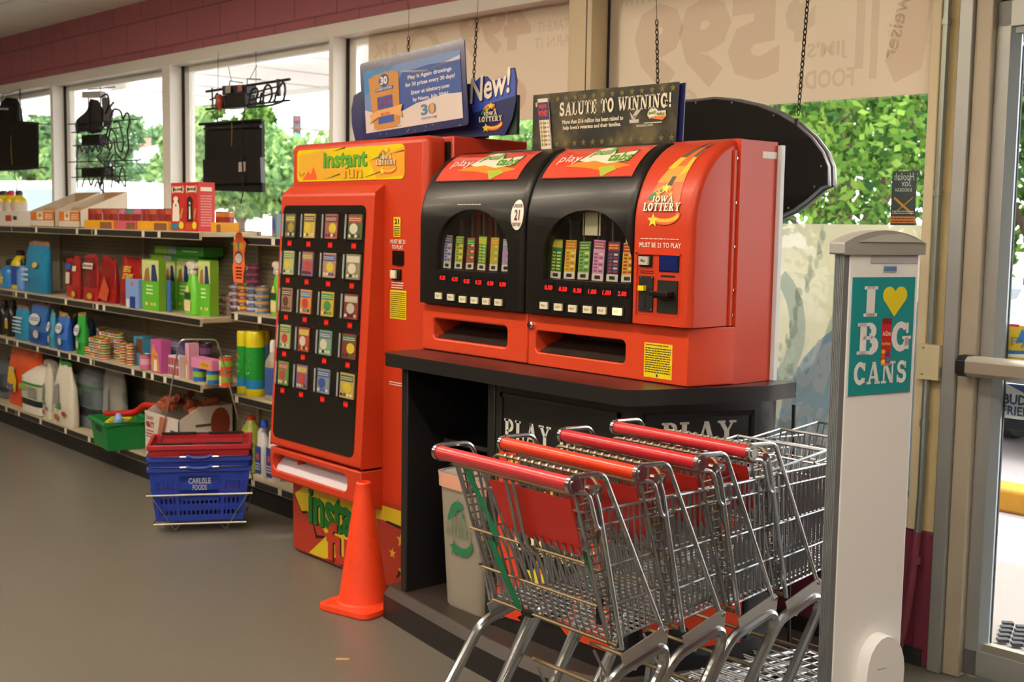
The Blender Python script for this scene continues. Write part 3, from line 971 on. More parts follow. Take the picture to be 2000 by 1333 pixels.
def d2(b, f):
    b.poly([(u0 + .02, za), (u0 + .4, za), (u0 + .4, za - .12), (u0 + .1, za - .035)], f, '#2a58a8', .002)
    b.text('BUDGET', f, u0 + .012, zb + .047, .15, .035, '#22427c', .03, .003, slab=False)
    b.text('FRIENDLY', f, u0 + .01, zb + .012, .17, .03, '#22427c', .02, .003)
sign_card('door_sign', 'white sign reading BUDGET FRIENDLY behind the door glass below the push bar', u0, zb, u0 + .4, za, '#d9dce2', d2, .085)
# ================================================================ instant ticket machine
red = M('lottery_red', '#c63c1e', .38, noise=.03, nscale=2, coat=.04, spec=.35)
red2 = M('lottery_red_dark', '#c43a20', .32, coat=.2)
blk = M('black_moulding', '#14100e', .33, coat=.04, spec=.4)
blk_matte = M('black_panel', '#16130f', .5)
clear_p = glass_mat('clear_plastic', (.93, .93, .92, 1), 1.6, .04)
led = M('red_led', '#ff2016', .4, emis=1.3)
led_dim = M('led_window', '#9a1410', .25, emis=.35)
chrome = M('chrome', '#c9cbcc', .12, 1)
ivory = M('ivory_button', '#e6dcbf', .35)
yellow_l = '#e8cf1a'
m1 = thing('instant_ticket_machine', 'tall orange-red scratch ticket vending machine with instant fun header', 'vending machine', (-4.21, 2.81, 0))
ML = Matrix.Translation((4.21, -2.81, 0))
def mb(): return B(ML)
b = mb(); b.box(-4.72, 2.81, .0, -3.725, 2.915, 1.84, red); b.build('front_shell', m1, bevel=.028, seg=4)
b = mb(); b.box(-4.70, 2.915, .01, -3.72, 2.925, 1.82, gasket); b.build('door_gasket', m1)
b = mb(); b.box(-4.71, 2.925, .0, -3.705, 3.31, 1.842, red2)
b.box(-4.7, 3.0, 1.842, -4.45, 3.3, 1.855, red2)
b.build('rear_cabinet', m1, bevel=.006)
# header
F = plane((0, 2.81, 0), (1, 0, 0), (0, 0, 1))
b = mb()
hu0, hu1, hv0, hv1 = -4.665, -3.865, 1.675, 1.812
b.prism(rrect(hu0, hv0, hu1, hv1, .022), F, -.002, .003, M('header_yellow', '#dcc01e', .2, noise=.12, nscale=7, emis=.12))
h = .0036
b.poly([(hu0 + .01, 1.7), (hu0 + .02, 1.79), (-4.45, 1.805), (-4.35, 1.76), (-4.25, 1.72), (-4.3, 1.685), (-4.6, 1.682)], F, '#e0a81e', h)
b.poly([(-4.62, 1.682), (-4.57, 1.72), (-4.55, 1.705), (-4.53, 1.74), (-4.51, 1.71), (-4.5, 1.682)], F, '#e4582c', h + .0003)
for a_, c_ in (((-4.38, 1.798), (-4.28, 1.812)), ((-4.11, 1.752), (-4.03, 1.765)), ((-3.96, 1.775), (-3.866, 1.785)), ((-4.46, 1.678), (-4.32, 1.703)), ((-4.17, 1.68), (-4.0, 1.71)), ((-4.665, 1.73), (-4.63, 1.70)), ((-4.63, 1.70), (-4.6, 1.712))):
    dx, dy = c_[0] - a_[0], c_[1] - a_[1]
    b.poly([a_, (c_[0], c_[1] - .003), (c_[0], c_[1] + .003)], F, '#3a2418', h + .0005)
b.poly([(-4.1, 1.75), (-3.87, 1.8), (-3.87, 1.69), (-4.05, 1.68)], F, '#e8a01c', h + .0002)
b.text('instant', F, -4.447, 1.728, .33, .068, '#3b5c1a', .035, h + .0008)
b.text('instant', F, -4.45, 1.731, .33, .068, '#59a820', .03, h + .0014)
b.text('fun', F, -4.297, 1.683, .145, .054, '#7a4a1a', .035, h + .002)
b.text('fun', F, -4.30, 1.685, .145, .054, '#f2a81c', .03, h + .0026)
emblem(b, F, -4.05, 1.69, .135, .115, h + .003, None, '#f0e0c0', shade='#b0704a')
b.build('header_panel', m1, label='glowing yellow header reading instant fun')
# ticket bulge
bx0, bx1 = -4.72, -4.0
prof = [(2.82, 1.662), (2.764, 1.622), (2.70, .505), (2.82, .505)]
b = mb(); b.prism([(y, z) for y, z in prof], lambda u, v, l: V((l, u, v)), bx0, bx1, red)
b.build('ticket_door', m1, bevel=.012, seg=3)
UP = V((0, 2.764 - 2.70, 1.622 - .505)).normalized()
FB = plane((0, 2.70, .505), (1, 0, 0), UP)
b = mb(); b.prism(rrect(-4.698, .04, -4.055, 1.068, .03), FB, -.002, .003, M('smoked_panel', '#1a1612', .22, coat=.3)); b.build('display_panel', m1)
cols = [(-4.685, .105), (-4.53, .108), (-4.362, .115), (-4.187, .122)]
cn = ['first', 'second', 'third', 'rightmost']
rn = ['top', 'second', 'middle', 'fourth', 'bottom']
tk = [('olive', '#5b6154', '#b9a23a'), ('cream', '#d8bd6a', '#7a5b33'), ('rose', '#b06a66', '#7c2f3a'), ('green and red', '#5d6b42', '#c8413c'),
      ('pale green', '#c7cfa4', '#86a24a'), ('mauve', '#a06a8a', '#b8a34a'), ('pink', '#c59a86', '#4a58a8'), ('khaki', '#9c8f6c', '#e0dcc8'),
      ('tan', '#b58f78', '#6e4334'), ('orange', '#e39a52', '#4a86b8'), ('yellow', '#d8b648', '#3f9a5a'), ('maroon', '#8e3a3a', '#c9c2b0'),
      ('lime', '#bfc890', '#6f8f4a'), ('red and gold', '#b8493f', '#d8c048'), ('teal', '#7fae86', '#5a6fb0'), ('dark red', '#8a3b3b', '#3f7a4c'),
      ('multicoloured', '#6fa04c', '#c0504a'), ('purple', '#8a6a8f', '#c8b04a'), ('blue', '#8f9aa6', '#3f5fae'), ('gold', '#cdb06a', '#4c6a3a')]
for r_ in range(5):
    for c_ in range(4):
        u, w = cols[c_]
        v0 = .922 - r_ * .1625
        hh = .115
        nm, c1, c2 = tk[r_ * 4 + c_]
        o = thing('scratch_ticket', '%s scratch ticket, %s row, %s column of the instant machine' % (nm, rn[r_], cn[c_]), 'lottery ticket', (-4.21, 2.81, 0), group='scratch tickets in the machine window')
        b = mb(); uu, ww = u + .018, w - .021
        b.prism([(uu, v0 + .006), (uu + ww, v0 + .006), (uu + ww, v0 + hh - .006), (uu, v0 + hh - .006)], FB, .004, .009, c1)
        q = random.Random(r_ * 4 + c_)
        b.rect(FB, uu + .004, v0 + .075, ww - .008, .026, c2, .0094)
        b.poly(arc(uu + ww * q.uniform(.35, .65), v0 + .05, ww * .3, .022, 0, 360, 10), FB, q.choice(['#e8d23a', '#e9e2cf', '#d24a3a', c2]), .0098)
        for k in range(4): b.rect(FB, uu + .006 + k * (ww - .01) / 4, v0 + .014, ww / 6, .012, q.choice([c2, '#efe8d6', '#3a2a24']), .0096)
        b.lines(FB, uu + .008, v0 + .08, ww - .016, .016, 2, '#efe4c6', .0099, seed=q.randrange(99))
        b.build('printed_card', o)
        b = mb()
        b.box(0, 0, 0, 0, 0, 0, clear_p) if False else None
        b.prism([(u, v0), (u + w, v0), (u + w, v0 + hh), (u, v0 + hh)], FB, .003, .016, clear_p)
        b.rect(FB, u + .004, v0 + .008, .006, hh - .016, M('painted_glint', '#cfd6dc', .1, .4), .0165).rect(FB, u + .013, v0 + .008, .003, hh - .016, M('painted_glint'), .0165)  # pale strips paint the clear cover's highlight along its left side
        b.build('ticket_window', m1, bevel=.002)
        b = mb()
        b.rect(FB, u + w * .35, v0 - .032, .034, .024, led_dim, .0036)
        b.text('1.00' if (r_ + c_) % 2 else '2.00', FB, u + w * .35 + .004, v0 - .027, .026, .013, led, .01, .0042)
        b.build('price_display', m1)
# ticket tray
b = mb(); b.prism([(2.82, .495), (2.70, .495), (2.70, .36), (2.82, .32)], lambda u, v, l: V((l, u, v)), bx0, bx1, red)
tray = b.build('ticket_tray', m1)
b = mb(); b.prism(rrect(-4.70, .395, -4.10, .468, .03), plane((0, 2.80, 0), (1, 0, 0), (0, 0, 1)), .0, .2, red)
cutter = b.build('cutter', m1)
bpy.context.view_layer.update()
cut(tray, cutter); bevelmod(tray, .006, 2)
b = mb(); b.box(-4.70, 2.79, .39, -4.10, 2.80, .47, M('lilac_plastic', '#cdc4cf', .45))
b.prism([(2.79, .47), (2.79, .392), (2.705, .392)], lambda u, v, l: V((l, u, v)), -4.70, -4.10, M('lilac_plastic'))
b.box(-4.52, 2.72, .44, -4.515, 2.79, .47, red)
b.build('scoop', m1)
b = mb(); b.box(-4.7, 2.74, .493, -4.02, 2.82, .507, gasket); b.build('tray_gap', m1)
# pay strip on the front shell
b = mb()
b.rect(F, -3.935, 1.447, .047, .078, yellow_l, .002); b.text('21', F, -3.927, 1.497, .03, .022, '#15120c', .03, .003); b.lines(F, -3.931, 1.45, .039, .042, 5, '#2a2410', .003)
b.build('sticker', m1, label='small yellow 21 sticker')
b = mb(); b.text('MUST BE 21', F, -3.955, 1.42, .1, .017, '#eadfd2', .02, .003); b.text('TO PLAY.', F, -3.945, 1.398, .08, .017, '#eadfd2', .02, .003)
b.lines(F, -3.945, 1.24, .08, .03, 3, '#eadfd2', .003, seed=4)
b.build('printed_notice', m1)
b = mb(); b.rect(F, -3.955, 1.12, .11, .115, yellow_l, .002); b.lines(F, -3.95, 1.125, .1, .105, 13, '#6b5c10', .003, seed=5)
b.build('sticker', m1, label='yellow sticker with small print')
b = mb(); b.lines(F, -3.955, .85, .1, .018, 2, '#eadfd2', .003, seed=6); b.build('printed_notice', m1)
b = mb(); b.box(-3.935, 2.803, 1.335, -3.865, 2.812, 1.392, M('bill_screen', '#160b09', .2)); b.build('display', m1)
b = mb(); b.box(-3.935, 2.8, 1.275, -3.88, 2.812, 1.32, blk).box(-3.933, 2.79, 1.282, -3.898, 2.8, 1.314, ivory); b.build('button', m1, bevel=.002)
# base artwork
b = mb()
art = M('art_red', '#a8301c', .35)
b.rect(F, -4.705, .02, .97, .345, art, .001)
b.poly([(-4.69, .27), (-4.56, .345), (-3.74, .345), (-3.74, .275), (-3.95, .285), (-4.13, .28), (-4.15, .12), (-4.3, .06), (-4.44, .0225), (-4.57, .02), (-4.42, .13), (-4.5, .19), (-4.55, .21), (-4.63, .2)], F, '#d2b81e', .002)
for p_ in ([(-4.69, .27), (-4.63, .2), (-4.62, .193), (-4.7, .268)], [(-4.63, .2), (-4.58, .21), (-4.58, .2), (-4.62, .19)], [(-4.55, .19), (-4.5, .115), (-4.44, .125), (-4.44, .115), (-4.51, .1)], [(-3.97, .288), (-3.74, .277), (-3.74, .26), (-3.97, .278)]):
    b.poly(p_, F, '#17120c', .0026)
b.text('instant', F, -4.565, .155, .52, .17, '#17220e', .04, .003); b.text('instant', F, -4.572, .16, .52, .17, '#157a24', .035, .0036)
b.text('fun', F, -4.415, .02, .3, .175, '#1c120c', .04, .0042); b.text('fun', F, -4.422, .025, .3, .175, '#b8341c', .035, .0048)
for x, z, s in ((-3.865, .225, .035), (-3.925, .16, .025), (-3.85, .095, .04)): b.poly(star(x, z, s), F, '#d9a52a', .003)
b.poly([(-3.9, .06), (-3.85, .09), (-3.86, .12), (-3.88, .1)], F, '#3a1210', .0025)
b.build('base_artwork', m1, label='red base panel with yellow arrow reading instant fun')

# ================================================================ pull tab machine
pt = thing('pull_tab_machine', 'orange-red pull tab ticket machine with black domed twin windows on the black counter', 'vending machine', (-2.9925, 2.755, 1.025))
PS = .95  # scale about the camera for machine, tickets and camouflage topper; locations include it
pt.scale = (PS, PS, PS)
def pb(): return B(Matrix.Translation((3.15, -2.9, -1.0)))
YF = 2.87
RY, RZ, ZV = .25, .29, 1.5
def dome(u, v, l=0):
    if v <= ZV: return V((u, YF - l, v))
    t = min((v - ZV) / .27, PI / 2)
    return V((u, YF + RY * (1 - math.cos(t)) - l * math.cos(t), ZV + RZ * math.sin(t) + l * math.sin(t)))
def dome_prof(z0, back, inset=0):
    p = [(YF, z0), (YF, ZV)]
    for i in range(1, 13):
        t = PI / 2 * i / 12
        p.append((YF + RY * (1 - math.cos(t)), ZV + RZ * math.sin(t)))
    return p + [(back, ZV + RZ), (back, z0)]
YZ = lambda u, v, l: V((l, u, v))
def arch(u0, u1, z0, zs, z1, n=14):
    return [(u0, z0), (u1, z0)] + arc((u0 + u1) / 2, zs, (u1 - u0) / 2, z1 - zs, 0, 180, n)
def shell(name, x0, x1, mat, hole=None):
    b = pb()
    rad = .024
    secs = [(x0 + rad * (1 - math.cos(a)), rad * (1 - math.sin(a))) for a in (0, .4, .8, 1.2, PI / 2)]
    secs += [(x1 - (x - x0), q) for x, q in reversed(secs)]
    vv = [1.19, 1.35, 1.5] + [1.5 + .27 * PI / 2 * i / 14 for i in range(1, 15)]
    n = len(vv) + 2
    vs = []
    for x, q in secs:
        vs += [dome(x, v, -q) for v in vv] + [V((x, 3.135, ZV + RZ - q)), V((x, 3.135, 1.19))]
    fs = [tuple(range(n)), tuple(reversed(range((len(secs) - 1) * n, len(secs) * n)))]
    for i in range(len(secs) - 1):
        for j in range(n): fs.append((i * n + j, (i + 1) * n + j, (i + 1) * n + (j + 1) % n, i * n + (j + 1) % n))
    b.add(vs, fs, mat)
    o = b.build(name, pt)
    bm = bmesh.new(); bm.from_mesh(o.data); bmesh.ops.recalc_face_normals(bm, faces=bm.faces); bm.to_mesh(o.data); bm.free()
    o.data.polygons.foreach_set('use_smooth', [True] * len(o.data.polygons)); o.data.set_sharp_from_angle(angle=math.radians(35))
    if hole:
        b = pb(); b.prism(hole, plane((0, 3.02, 0), (1, 0, 0), (0, 0, 1)), 0, .3, blk)
        c = b.build('cutter', pt)
        bpy.context.view_layer.update()
        cut(o, c)
    return o
AL = arch(-3.735, -3.31, 1.325, 1.405, 1.558)
AR = arch(-3.12, -2.705, 1.315, 1.40, 1.556)
shell('dome_panel', -3.855, -3.228, blk, AL)
shell('dome_panel', -3.222, -2.70, blk, AR)
shell('pay_panel', -2.698, -2.445, red)
b = pb(); b.box(-3.86, 3.08, 1.0, -2.43, 3.27, 1.785, red).box(-2.46, 3.06, 1.19, -2.438, 3.09, 1.75, red)
for z in (1.72, 1.58, 1.44, 1.3, 1.22): b.box(-2.4375, 3.07, z, -2.436, 3.078, z + .008, chrome)
b.box(-2.4298, 3.19, 1.73, -2.429, 3.265, 1.752, '#e6ded2')
b.build('rear_cabinet', pt, bevel=.012)
b = pb(); b.box(-3.87, 3.272, 1.0, -2.415, 3.29, 1.775, M('white_panel', '#dfe3e8', .4)); b.build('back_panel', pt)
# lower housings with their trays
for x0, x1, t0, t1, zt in ((-3.865, -3.229, -3.79, -3.343, 1.128), (-3.223, -2.43, -3.185, -2.742, 1.126)):
    b = pb(); b.prism([(x0, 2.90), (x1 if x1 < -3 else -2.47, 2.90), (x1, 3.08 if x1 > -3 else 2.9001), (x1, 3.085), (x0, 3.085)] if x1 > -3 else [(x0, 2.90), (x1, 2.90), (x1, 3.085), (x0, 3.085)], lambda u, v, l: V((u, v, l)), 1.0, 1.187, M('lottery_orange', '#d24422', .36, coat=.05, spec=.4))
    o = b.build('lower_housing', pt)
    b = pb(); b.prism(rrect(t0, zt - .078, t1, zt, .018), plane((0, 3.04, 0), (1, 0, 0), (0, 0, 1)), 0, .3, blk)
    c = b.build('cutter', pt); bpy.context.view_layer.update(); cut(o, c); bevelmod(o, .008, 3)
    b = pb(); b.box(t0, 3.036, zt - .078, t1, 3.04, zt, M('dark_metal', '#3b3532', .3, .6))
    b.prism([(2.912, zt - .076), (3.036, zt - .076), (3.036, zt - .03)], YZ, t0, t1, M('worn_steel', '#5a524c', .3, .7, noise=.3, nscale=14))
    b.build('tray', pt)
b = pb(); b.lathe([(.014, 0), (.014, .012), (.009, .016), (.009, .02)], chrome, 16); b.box(-.002, -.006, .02, .002, .006, .021, gasket)
o = b.build('lock', pt); o.data.transform(Matrix.Translation((-3.207 + 3.15, 2.905 - 2.9, .143)) @ Matrix.Rotation(PI / 2, 4, 'X') @ Matrix.Translation((-3.15, 2.9, 1.0)))
# arch interiors, glass
for x0, x1, z0, z1, A_ in ((-3.735, -3.31, 1.325, 1.56, AL), (-3.12, -2.705, 1.315, 1.56, AR)):
    b = pb()
    b.box(x0, 3.0, z0, x1, 3.005, z1, M('cavity_back', '#2e2220', .35))
    if x0 < -3.5:
        b.box(-3.6, 2.99, z0, -3.45, 3.0, z1, M('amber_red', '#8e2412', .3, emis=.25))
    else: b.box(-2.99, 2.99, z0, -2.86, 3.0, z1, M('maroon_inner', '#5a2028', .4)).box(-2.985, 2.93, 1.47, -2.9, 2.932, 1.55, M('cream_note', '#e2dcbc', .6))
    for k in range(7):
        x = x0 + (x1 - x0) * (k + .02) / 6.05
        b.box(x, 2.93, z0, x + .006, 2.985, z1, M('bright_divider', '#b9bcc0', .18, .9))
    for k in range(12):
        x = x0 + (x1 - x0) * (k + .5) / 12
        b.box(x, 2.985, z0 + .02, x + .01, 2.99, z1 - .02, M('smoked_metal', '#6c6562', .2, .8))
    b.build('ticket_columns', pt)
    b = pb(); b.prism(A_, plane((0, 2.885, 0), (1, 0, 0), (0, 0, 1)), 0, .003, clear_p); b.build('window_pane', pt)
tabs = [[('white and blue', '#c9c8dd', '#5a5fb0'), ('yellow', '#d9d23a', '#5a9a3a'), ('red and green', '#c8402c', '#2f9a4c'), ('green', '#4aa83a', '#d8d840'), ('lime and gold', '#b8c83a', '#e0a030'), ('pink and sky blue', '#d88fc0', '#7fb4e0')],
        [('dark green', '#2f8a3c', '#d8c84a'), ('gold', '#e2c83c', '#d8701c'), ('pale green', '#8fbf5a', '#3a8a4c'), ('pink', '#e0a8cf', '#b84a9a'), ('navy and red', '#2a3f7a', '#c8401c'), ('yellow and red', '#ecc23a', '#c8322c')]]
on = ['leftmost', 'second', 'third', 'fourth', 'fifth', 'rightmost']
FT = plane((0, 2.92, 0), (1, 0, 0), (0, 0, 1))
for m_, (px0, px1, wd, zb, ttl) in enumerate(((-3.733, -3.383, .045, 1.33, 'left'), (-3.118, -2.772, .053, 1.318, 'right'))):
    for k in range(6):
        nm, c1, c2 = tabs[m_][k]
        x = px0 + (px1 - px0) * k / 5 + (.0 if k < 5 or not m_ else .0)
        hgt = .128 - .004 * (k % 3) + (.01 if m_ else 0)
        b = pb()
        f = plane((x, 2.905, zb), (1, 0, .03 * ((k % 3) - 1)), (0, .06, 1))
        b.prism([(0, 0), (wd, 0), (wd, hgt), (0, hgt)], f, -.001, .001, c1)
        b.rect(f, 0, 0, wd, .024, '#ece6da', .0015).rect(f, wd * .25, .006, wd * .5, .012, '#2a2622', .002)
        b.rect(f, 0, hgt - .03, wd, .026, c2, .0015).lines(f, wd * .1, hgt - .026, wd * .8, .018, 2, '#f0e06a', .002, seed=k)
        for i in range(6):
            b.rect(f, wd * .12, .03 + i * .0115, wd * .3, .006, c2, .0018).rect(f, wd * .55, .03 + i * .0115, wd * .35, .006, '#f0ead2' if i % 2 else c2, .0018)
        b.build('pull_tab_ticket', label='%s pull tab ticket, %s in the %s arched window' % (nm, on[k], ttl), cat='lottery ticket', group='pull tab tickets in the arched windows', loc=pt.location).scale = (PS, PS, PS)
b = pb(); f = plane((-2.765, 2.915, 1.44), (1, 0, 0), (0, 0, 1)); b.prism([(0, 0), (.05, 0), (.05, .035), (0, .035)], f, -.001, .001, '#e4e2ea'); b.text('WHITE', f, .003, .012, .044, .014, '#3a3f8a', .03, .002)
b.build('pull_tab_ticket', label='white pull tab standing behind the rightmost ticket, lettered WHITE', cat='lottery ticket', group='pull tab tickets in the arched windows', loc=pt.location).scale = (PS, PS, PS)
# prices and play buttons
for m_, (pp, n_) in enumerate((([(863, 541), (887, 544), (910, 548), (933, 550), (956, 552), (980, 554)], ['0.25', '0.25', '0.25', '0.25', '0.50', '0.50']), ([(1069, 560), (1097, 563), (1125, 566), (1154, 568), (1182, 570), (1212, 572)], ['0.50', '0.50', '0.50', '1.00', '1.00', '2.00']))):
    for k, (x, y) in enumerate(pp):
        q = at(x, y, YF)
        f = plane((q.x, YF, q.z), (1, 0, 0), (0, 0, 1))
        b = pb(); w_ = .028 if not m_ else .032
        b.prism([(-w_, -.016), (w_, -.016), (w_, .018), (-w_, .018)], f, -.003, .0015, M('led_pocket', '#0c0c10', .3))
        b.text(n_[k], f, -w_ * .35, -.011, w_ * 1.25, .016, led, .02, .0025, shear=.15)
        b.build('price_display', pt)
        q = at(x - 4, y + (37 if m_ == 0 else 37), YF)
        f = plane((q.x, YF, q.z), (1, 0, 0), (0, 0, 1))
        b = pb()
        b.prism([(-.026, -.018), (.026, -.018), (.026, .017), (-.026, .017)], f, 0, .003, M('button_bezel', '#0e0d0d', .35))
        lit = m_ and k == 5
        b.prism([(-.019, -.012), (.019, -.012), (.019, .012), (-.019, .012)], f, .003, .01, M('lit_button', '#ffd9a8', .3, emis=.9) if lit else ivory)
        b.text('PLAY', f, -.011, -.004, .022, .008, '#b05a1c' if lit else '#3a352c', .01, .0106)
        b.build('play_button', pt, bevel=.0015, label='lit orange play button' if lit else None)
# header signs wrapped over the domes
for x0, x1 in ((-3.80, -3.315), (-3.183, -2.745)):
    b = pb(); L = .002
    v0, v1 = 1.662, 1.835
    w_ = x1 - x0
    b.rect(dome, x0, v0, w_, v1 - v0, M('header_red', '#dc4a34', .12, coat=.4, emis=.05), L, grid=.02)
    U = lambda t: x0 + w_ * t
    Vv = lambda t: v0 + (v1 - v0) * t
    def P(pts): return [(U(a), Vv(c)) for a, c in pts]
    b.poly(P([(.3, .45), (.37, .62), (.42, .88), (.5, .97), (.6, .95), (.66, .76), (.68, .68), (.9, .78), (.88, .4), (.66, .3), (.5, .4), (.42, .36)]), dome, '#3a5a22', L + .0008, grid=.02)
    b.poly(P([(.32, .46), (.38, .62), (.43, .86), (.5, .94), (.59, .92), (.64, .74), (.66, .64), (.885, .74), (.865, .42), (.66, .34), (.5, .44), (.42, .4)]), dome, '#e8e2cc', L + .0014, grid=.02)
    b.poly(P([(.2, .3), (.45, .5), (.7, .4), (.93, .28), (.8, .2), (.68, .02), (.62, .18), (.45, .25)]), dome, '#ee8a2a', L + .001, grid=.02)
    b.poly(P([(.6, .25), (.75, .28), (.8, .18), (.7, .06), (.68, .0), (.66, .06)]), dome, '#a8b83a', L + .0018, grid=.02)
    b.text('play', dome, U(.08), Vv(.36), w_ * .25, .052, '#f2e6da', .0, L + .002, shear=.1)
    b.text('pull', dome, U(.40), Vv(.54), w_ * .24, .058, '#5f9a22', .025, L + .0026, shear=.25)
    b.text('tabs', dome, U(.64), Vv(.40), w_ * .24, .048, '#5f9a22', .025, L + .0026, shear=.1)
    b.rect(dome, x0, v0, w_, .003, '#3a1510', L + .003)
    b.build('header_sign', pt, label='red header sign reading play pull tabs')
b = pb()
b.rect(dome, -3.62, 1.567, .15, .008, '#0b0a0a', .001).lines(dome, -3.615, 1.568, .14, .006, 1, '#cfc8bc', .002)
b.build('printed_notice', pt); b = pb()
c0 = (-3.262, 1.535)
b.poly(arc(c0[0], c0[1], .034, .052, 0, 360, 24), dome, '#ece4d8', .002)
b.text('21', dome, c0[0] - .014, c0[1] - .018, .028, .036, '#5a2a24', .03, .003)
b.text('UNDER', dome, c0[0] - .025, c0[1] + .024, .05, .013, '#3a2c28', .02, .003); b.text("CAN'T BUY", dome, c0[0] - .024, c0[1] - .038, .048, .013, '#3a2c28', .02, .003)
b.build('sticker', pt, label='round white UNDER 21 sticker')
# streaks and emblem on the pay panel
b = pb(); L = .0012
def strip(pts, c, l): b.poly(pts, dome, c, L + l, grid=.02)
strip([(-2.65, 1.56), (-2.625, 1.62), (-2.60, 1.68), (-2.575, 1.74), (-2.54, 1.80), (-2.49, 1.85), (-2.487, 1.85), (-2.5, 1.78), (-2.508, 1.72), (-2.51, 1.66), (-2.505, 1.56)], '#ef6a3a', 0)
strip([(-2.62, 1.64), (-2.6, 1.68), (-2.585, 1.7), (-2.51, 1.7), (-2.51, 1.64)], '#f29a3a', .0003)
strip([(-2.60, 1.69), (-2.575, 1.74), (-2.55, 1.74), (-2.57, 1.69)], '#e0c23a', .0006); strip([(-2.575, 1.738), (-2.54, 1.798), (-2.52, 1.80), (-2.552, 1.738)], '#5c5a4a', .0006); strip([(-2.54, 1.795), (-2.49, 1.85), (-2.498, 1.84), (-2.52, 1.795)], '#22284c', .0006)
strip([(-2.54, 1.66), (-2.53, 1.7), (-2.522, 1.74), (-2.509, 1.74), (-2.51, 1.68)], '#e0c23a', .0006); strip([(-2.525, 1.738), (-2.51, 1.79), (-2.502, 1.79), (-2.509, 1.738)], '#5c5a4a', .0006); strip([(-2.512, 1.785), (-2.49, 1.85), (-2.5, 1.785)], '#22284c', .0006)
strip([(-2.575, 1.625), (-2.565, 1.66), (-2.548, 1.66), (-2.555, 1.625)], '#3a4434', .0008)
emblem(b, dome, -2.652, 1.5, .155, .135, L + .002, None, '#f2ead2', grid=.02)
b.lines(dome, -2.655, 1.462, .16, .006, 1, '#e8d2c4', .002, seed=3)
b.text('MUST BE 21 TO PLAY', dome, -2.66, 1.437, .175, .016, '#f0e6da', .015, .002)
b.build('pay_panel_artwork', pt)
b = pb()
b.prism(rrect(-2.672, 1.22, -2.485, 1.42, .012), dome, .0, .001, red2)
for p_ in ([(-2.672, 1.22), (-2.666, 1.22), (-2.666, 1.42), (-2.672, 1.42)], [(-2.672, 1.414), (-2.485, 1.414), (-2.485, 1.42), (-2.672, 1.42)]): b.prism(p_, dome, .0, .006, red)
b.build('pay_recess', pt)
b = pb(); b.prism([(-2.655, 1.375), (-2.602, 1.375), (-2.602, 1.412), (-2.655, 1.412)], dome, .0, .006, blk).prism([(-2.652, 1.381), (-2.612, 1.381), (-2.612, 1.408), (-2.652, 1.408)], dome, .006, .014, M('grey_button', '#b9b5a8', .4)).text('Max', dome, -2.642, 1.39, .02, .01, '#38322c', .01, .0145); b.build('bet_button', pt, bevel=.0015)
b = pb(); b.prism([(-2.572, 1.362), (-2.49, 1.362), (-2.49, 1.417), (-2.572, 1.417)], dome, .0, .004, blk).prism([(-2.568, 1.366), (-2.494, 1.366), (-2.494, 1.413), (-2.568, 1.413)], dome, .004, .005, M('blue_lcd', '#131f5a', .2, emis=.15)); b.build('screen', pt, label='dark blue credit screen')
b = pb(); b.prism([(-2.655, 1.232), (-2.595, 1.232), (-2.595, 1.345), (-2.655, 1.345)], dome, .0, .006, blk_matte).box(-2.647, YF - .02, 1.298, -2.622, YF - .006, 1.314, M('yellow_button', '#e8d21c', .3)).box(-2.63, YF - .008, 1.24, -2.626, YF - .006, 1.28, '#050505')
for x in (-2.651, -2.6):
    for z in (1.236, 1.339): b.box(x, YF - .0075, z, x + .003, YF - .006, z + .003, chrome)
b.build('coin_slot', pt, bevel=.001)
b = pb(); b.prism([(-2.576, 1.232), (-2.492, 1.232), (-2.492, 1.335), (-2.576, 1.335)], dome, .0, .005, blk_matte).box(-2.58, YF - .04, 1.285, -2.505, YF - .004, 1.3, blk).box(-2.575, YF - .03, 1.278, -2.51, YF - .004, 1.285, blk_matte)
b.rect(dome, -2.565, 1.345, .06, .006, '#17120f', .002).lines(dome, -2.655, 1.352, .06, .012, 2, '#3a0f0a', .002)
b.build('bill_slot', pt, bevel=.002)
F9 = plane((0, 2.9, 0), (1, 0, 0), (0, 0, 1))
b = pb(); b.prism([(-2.655, 1.015), (-2.535, 1.015), (-2.535, 1.128), (-2.655, 1.128)], F9, 0, .001, yellow_l); b.lines(F9, -2.65, 1.03, .11, .085, 11, '#5c5010', .002, seed=8); b.text('Attention Iowa Lottery Players', F9, -2.65, 1.118, .1, .007, '#2a240c', .02, .002); b.rect(F9, -2.6, 1.019, .006, .009, '#2a240c', .002)
b.build('notice_sticker', pt, label='yellow notice sticker with small print')

# ================================================================ counter
lam = M('black_laminate', '#1d1b1c', .34, noise=.1, nscale=5, coat=.15)
lam_in = M('black_interior', '#101318', .5)
ct = thing('lottery_counter', 'black counter with bowed plinth and white PLAY HERE lettering under the pull tab machine', 'counter', (-2.945, 2.755, 0))
CM = Matrix.Translation((0, 0, .075)) @ Matrix.Diagonal((.95, .95, .95, 1))      # counter drawn at a slightly larger size, then scaled about the camera
def cb(lower=False): return B(Matrix.Translation((2.945, -2.755, 0)) @ (Matrix.Identity(4) if lower else CM))
XY = lambda u, v, l: V((u, v, l))
top = [(-3.81, 2.69), (-3.5, 2.685), (-3.12, 2.683), (-2.8, 2.684)] + arc(-2.585, 2.765, .08, .08, -90, -25, 5) + [(-2.35, 3.15), (-2.35, 3.32), (-3.86, 3.32), (-3.86, 2.74), (-3.84, 2.7)]
b = cb(); b.prism(top, XY, .948, .999, lam); b.build('countertop', ct, bevel=.014, seg=4)
b = cb(); b.box(-3.785, 2.745, .052, -3.745, 3.28, .948, lam); b.build('side_panel', ct, bevel=.004)
b = cb(); b.box(-3.275, 2.755, .052, -3.235, 3.28, .948, lam); b.build('side_panel', ct, bevel=.004)
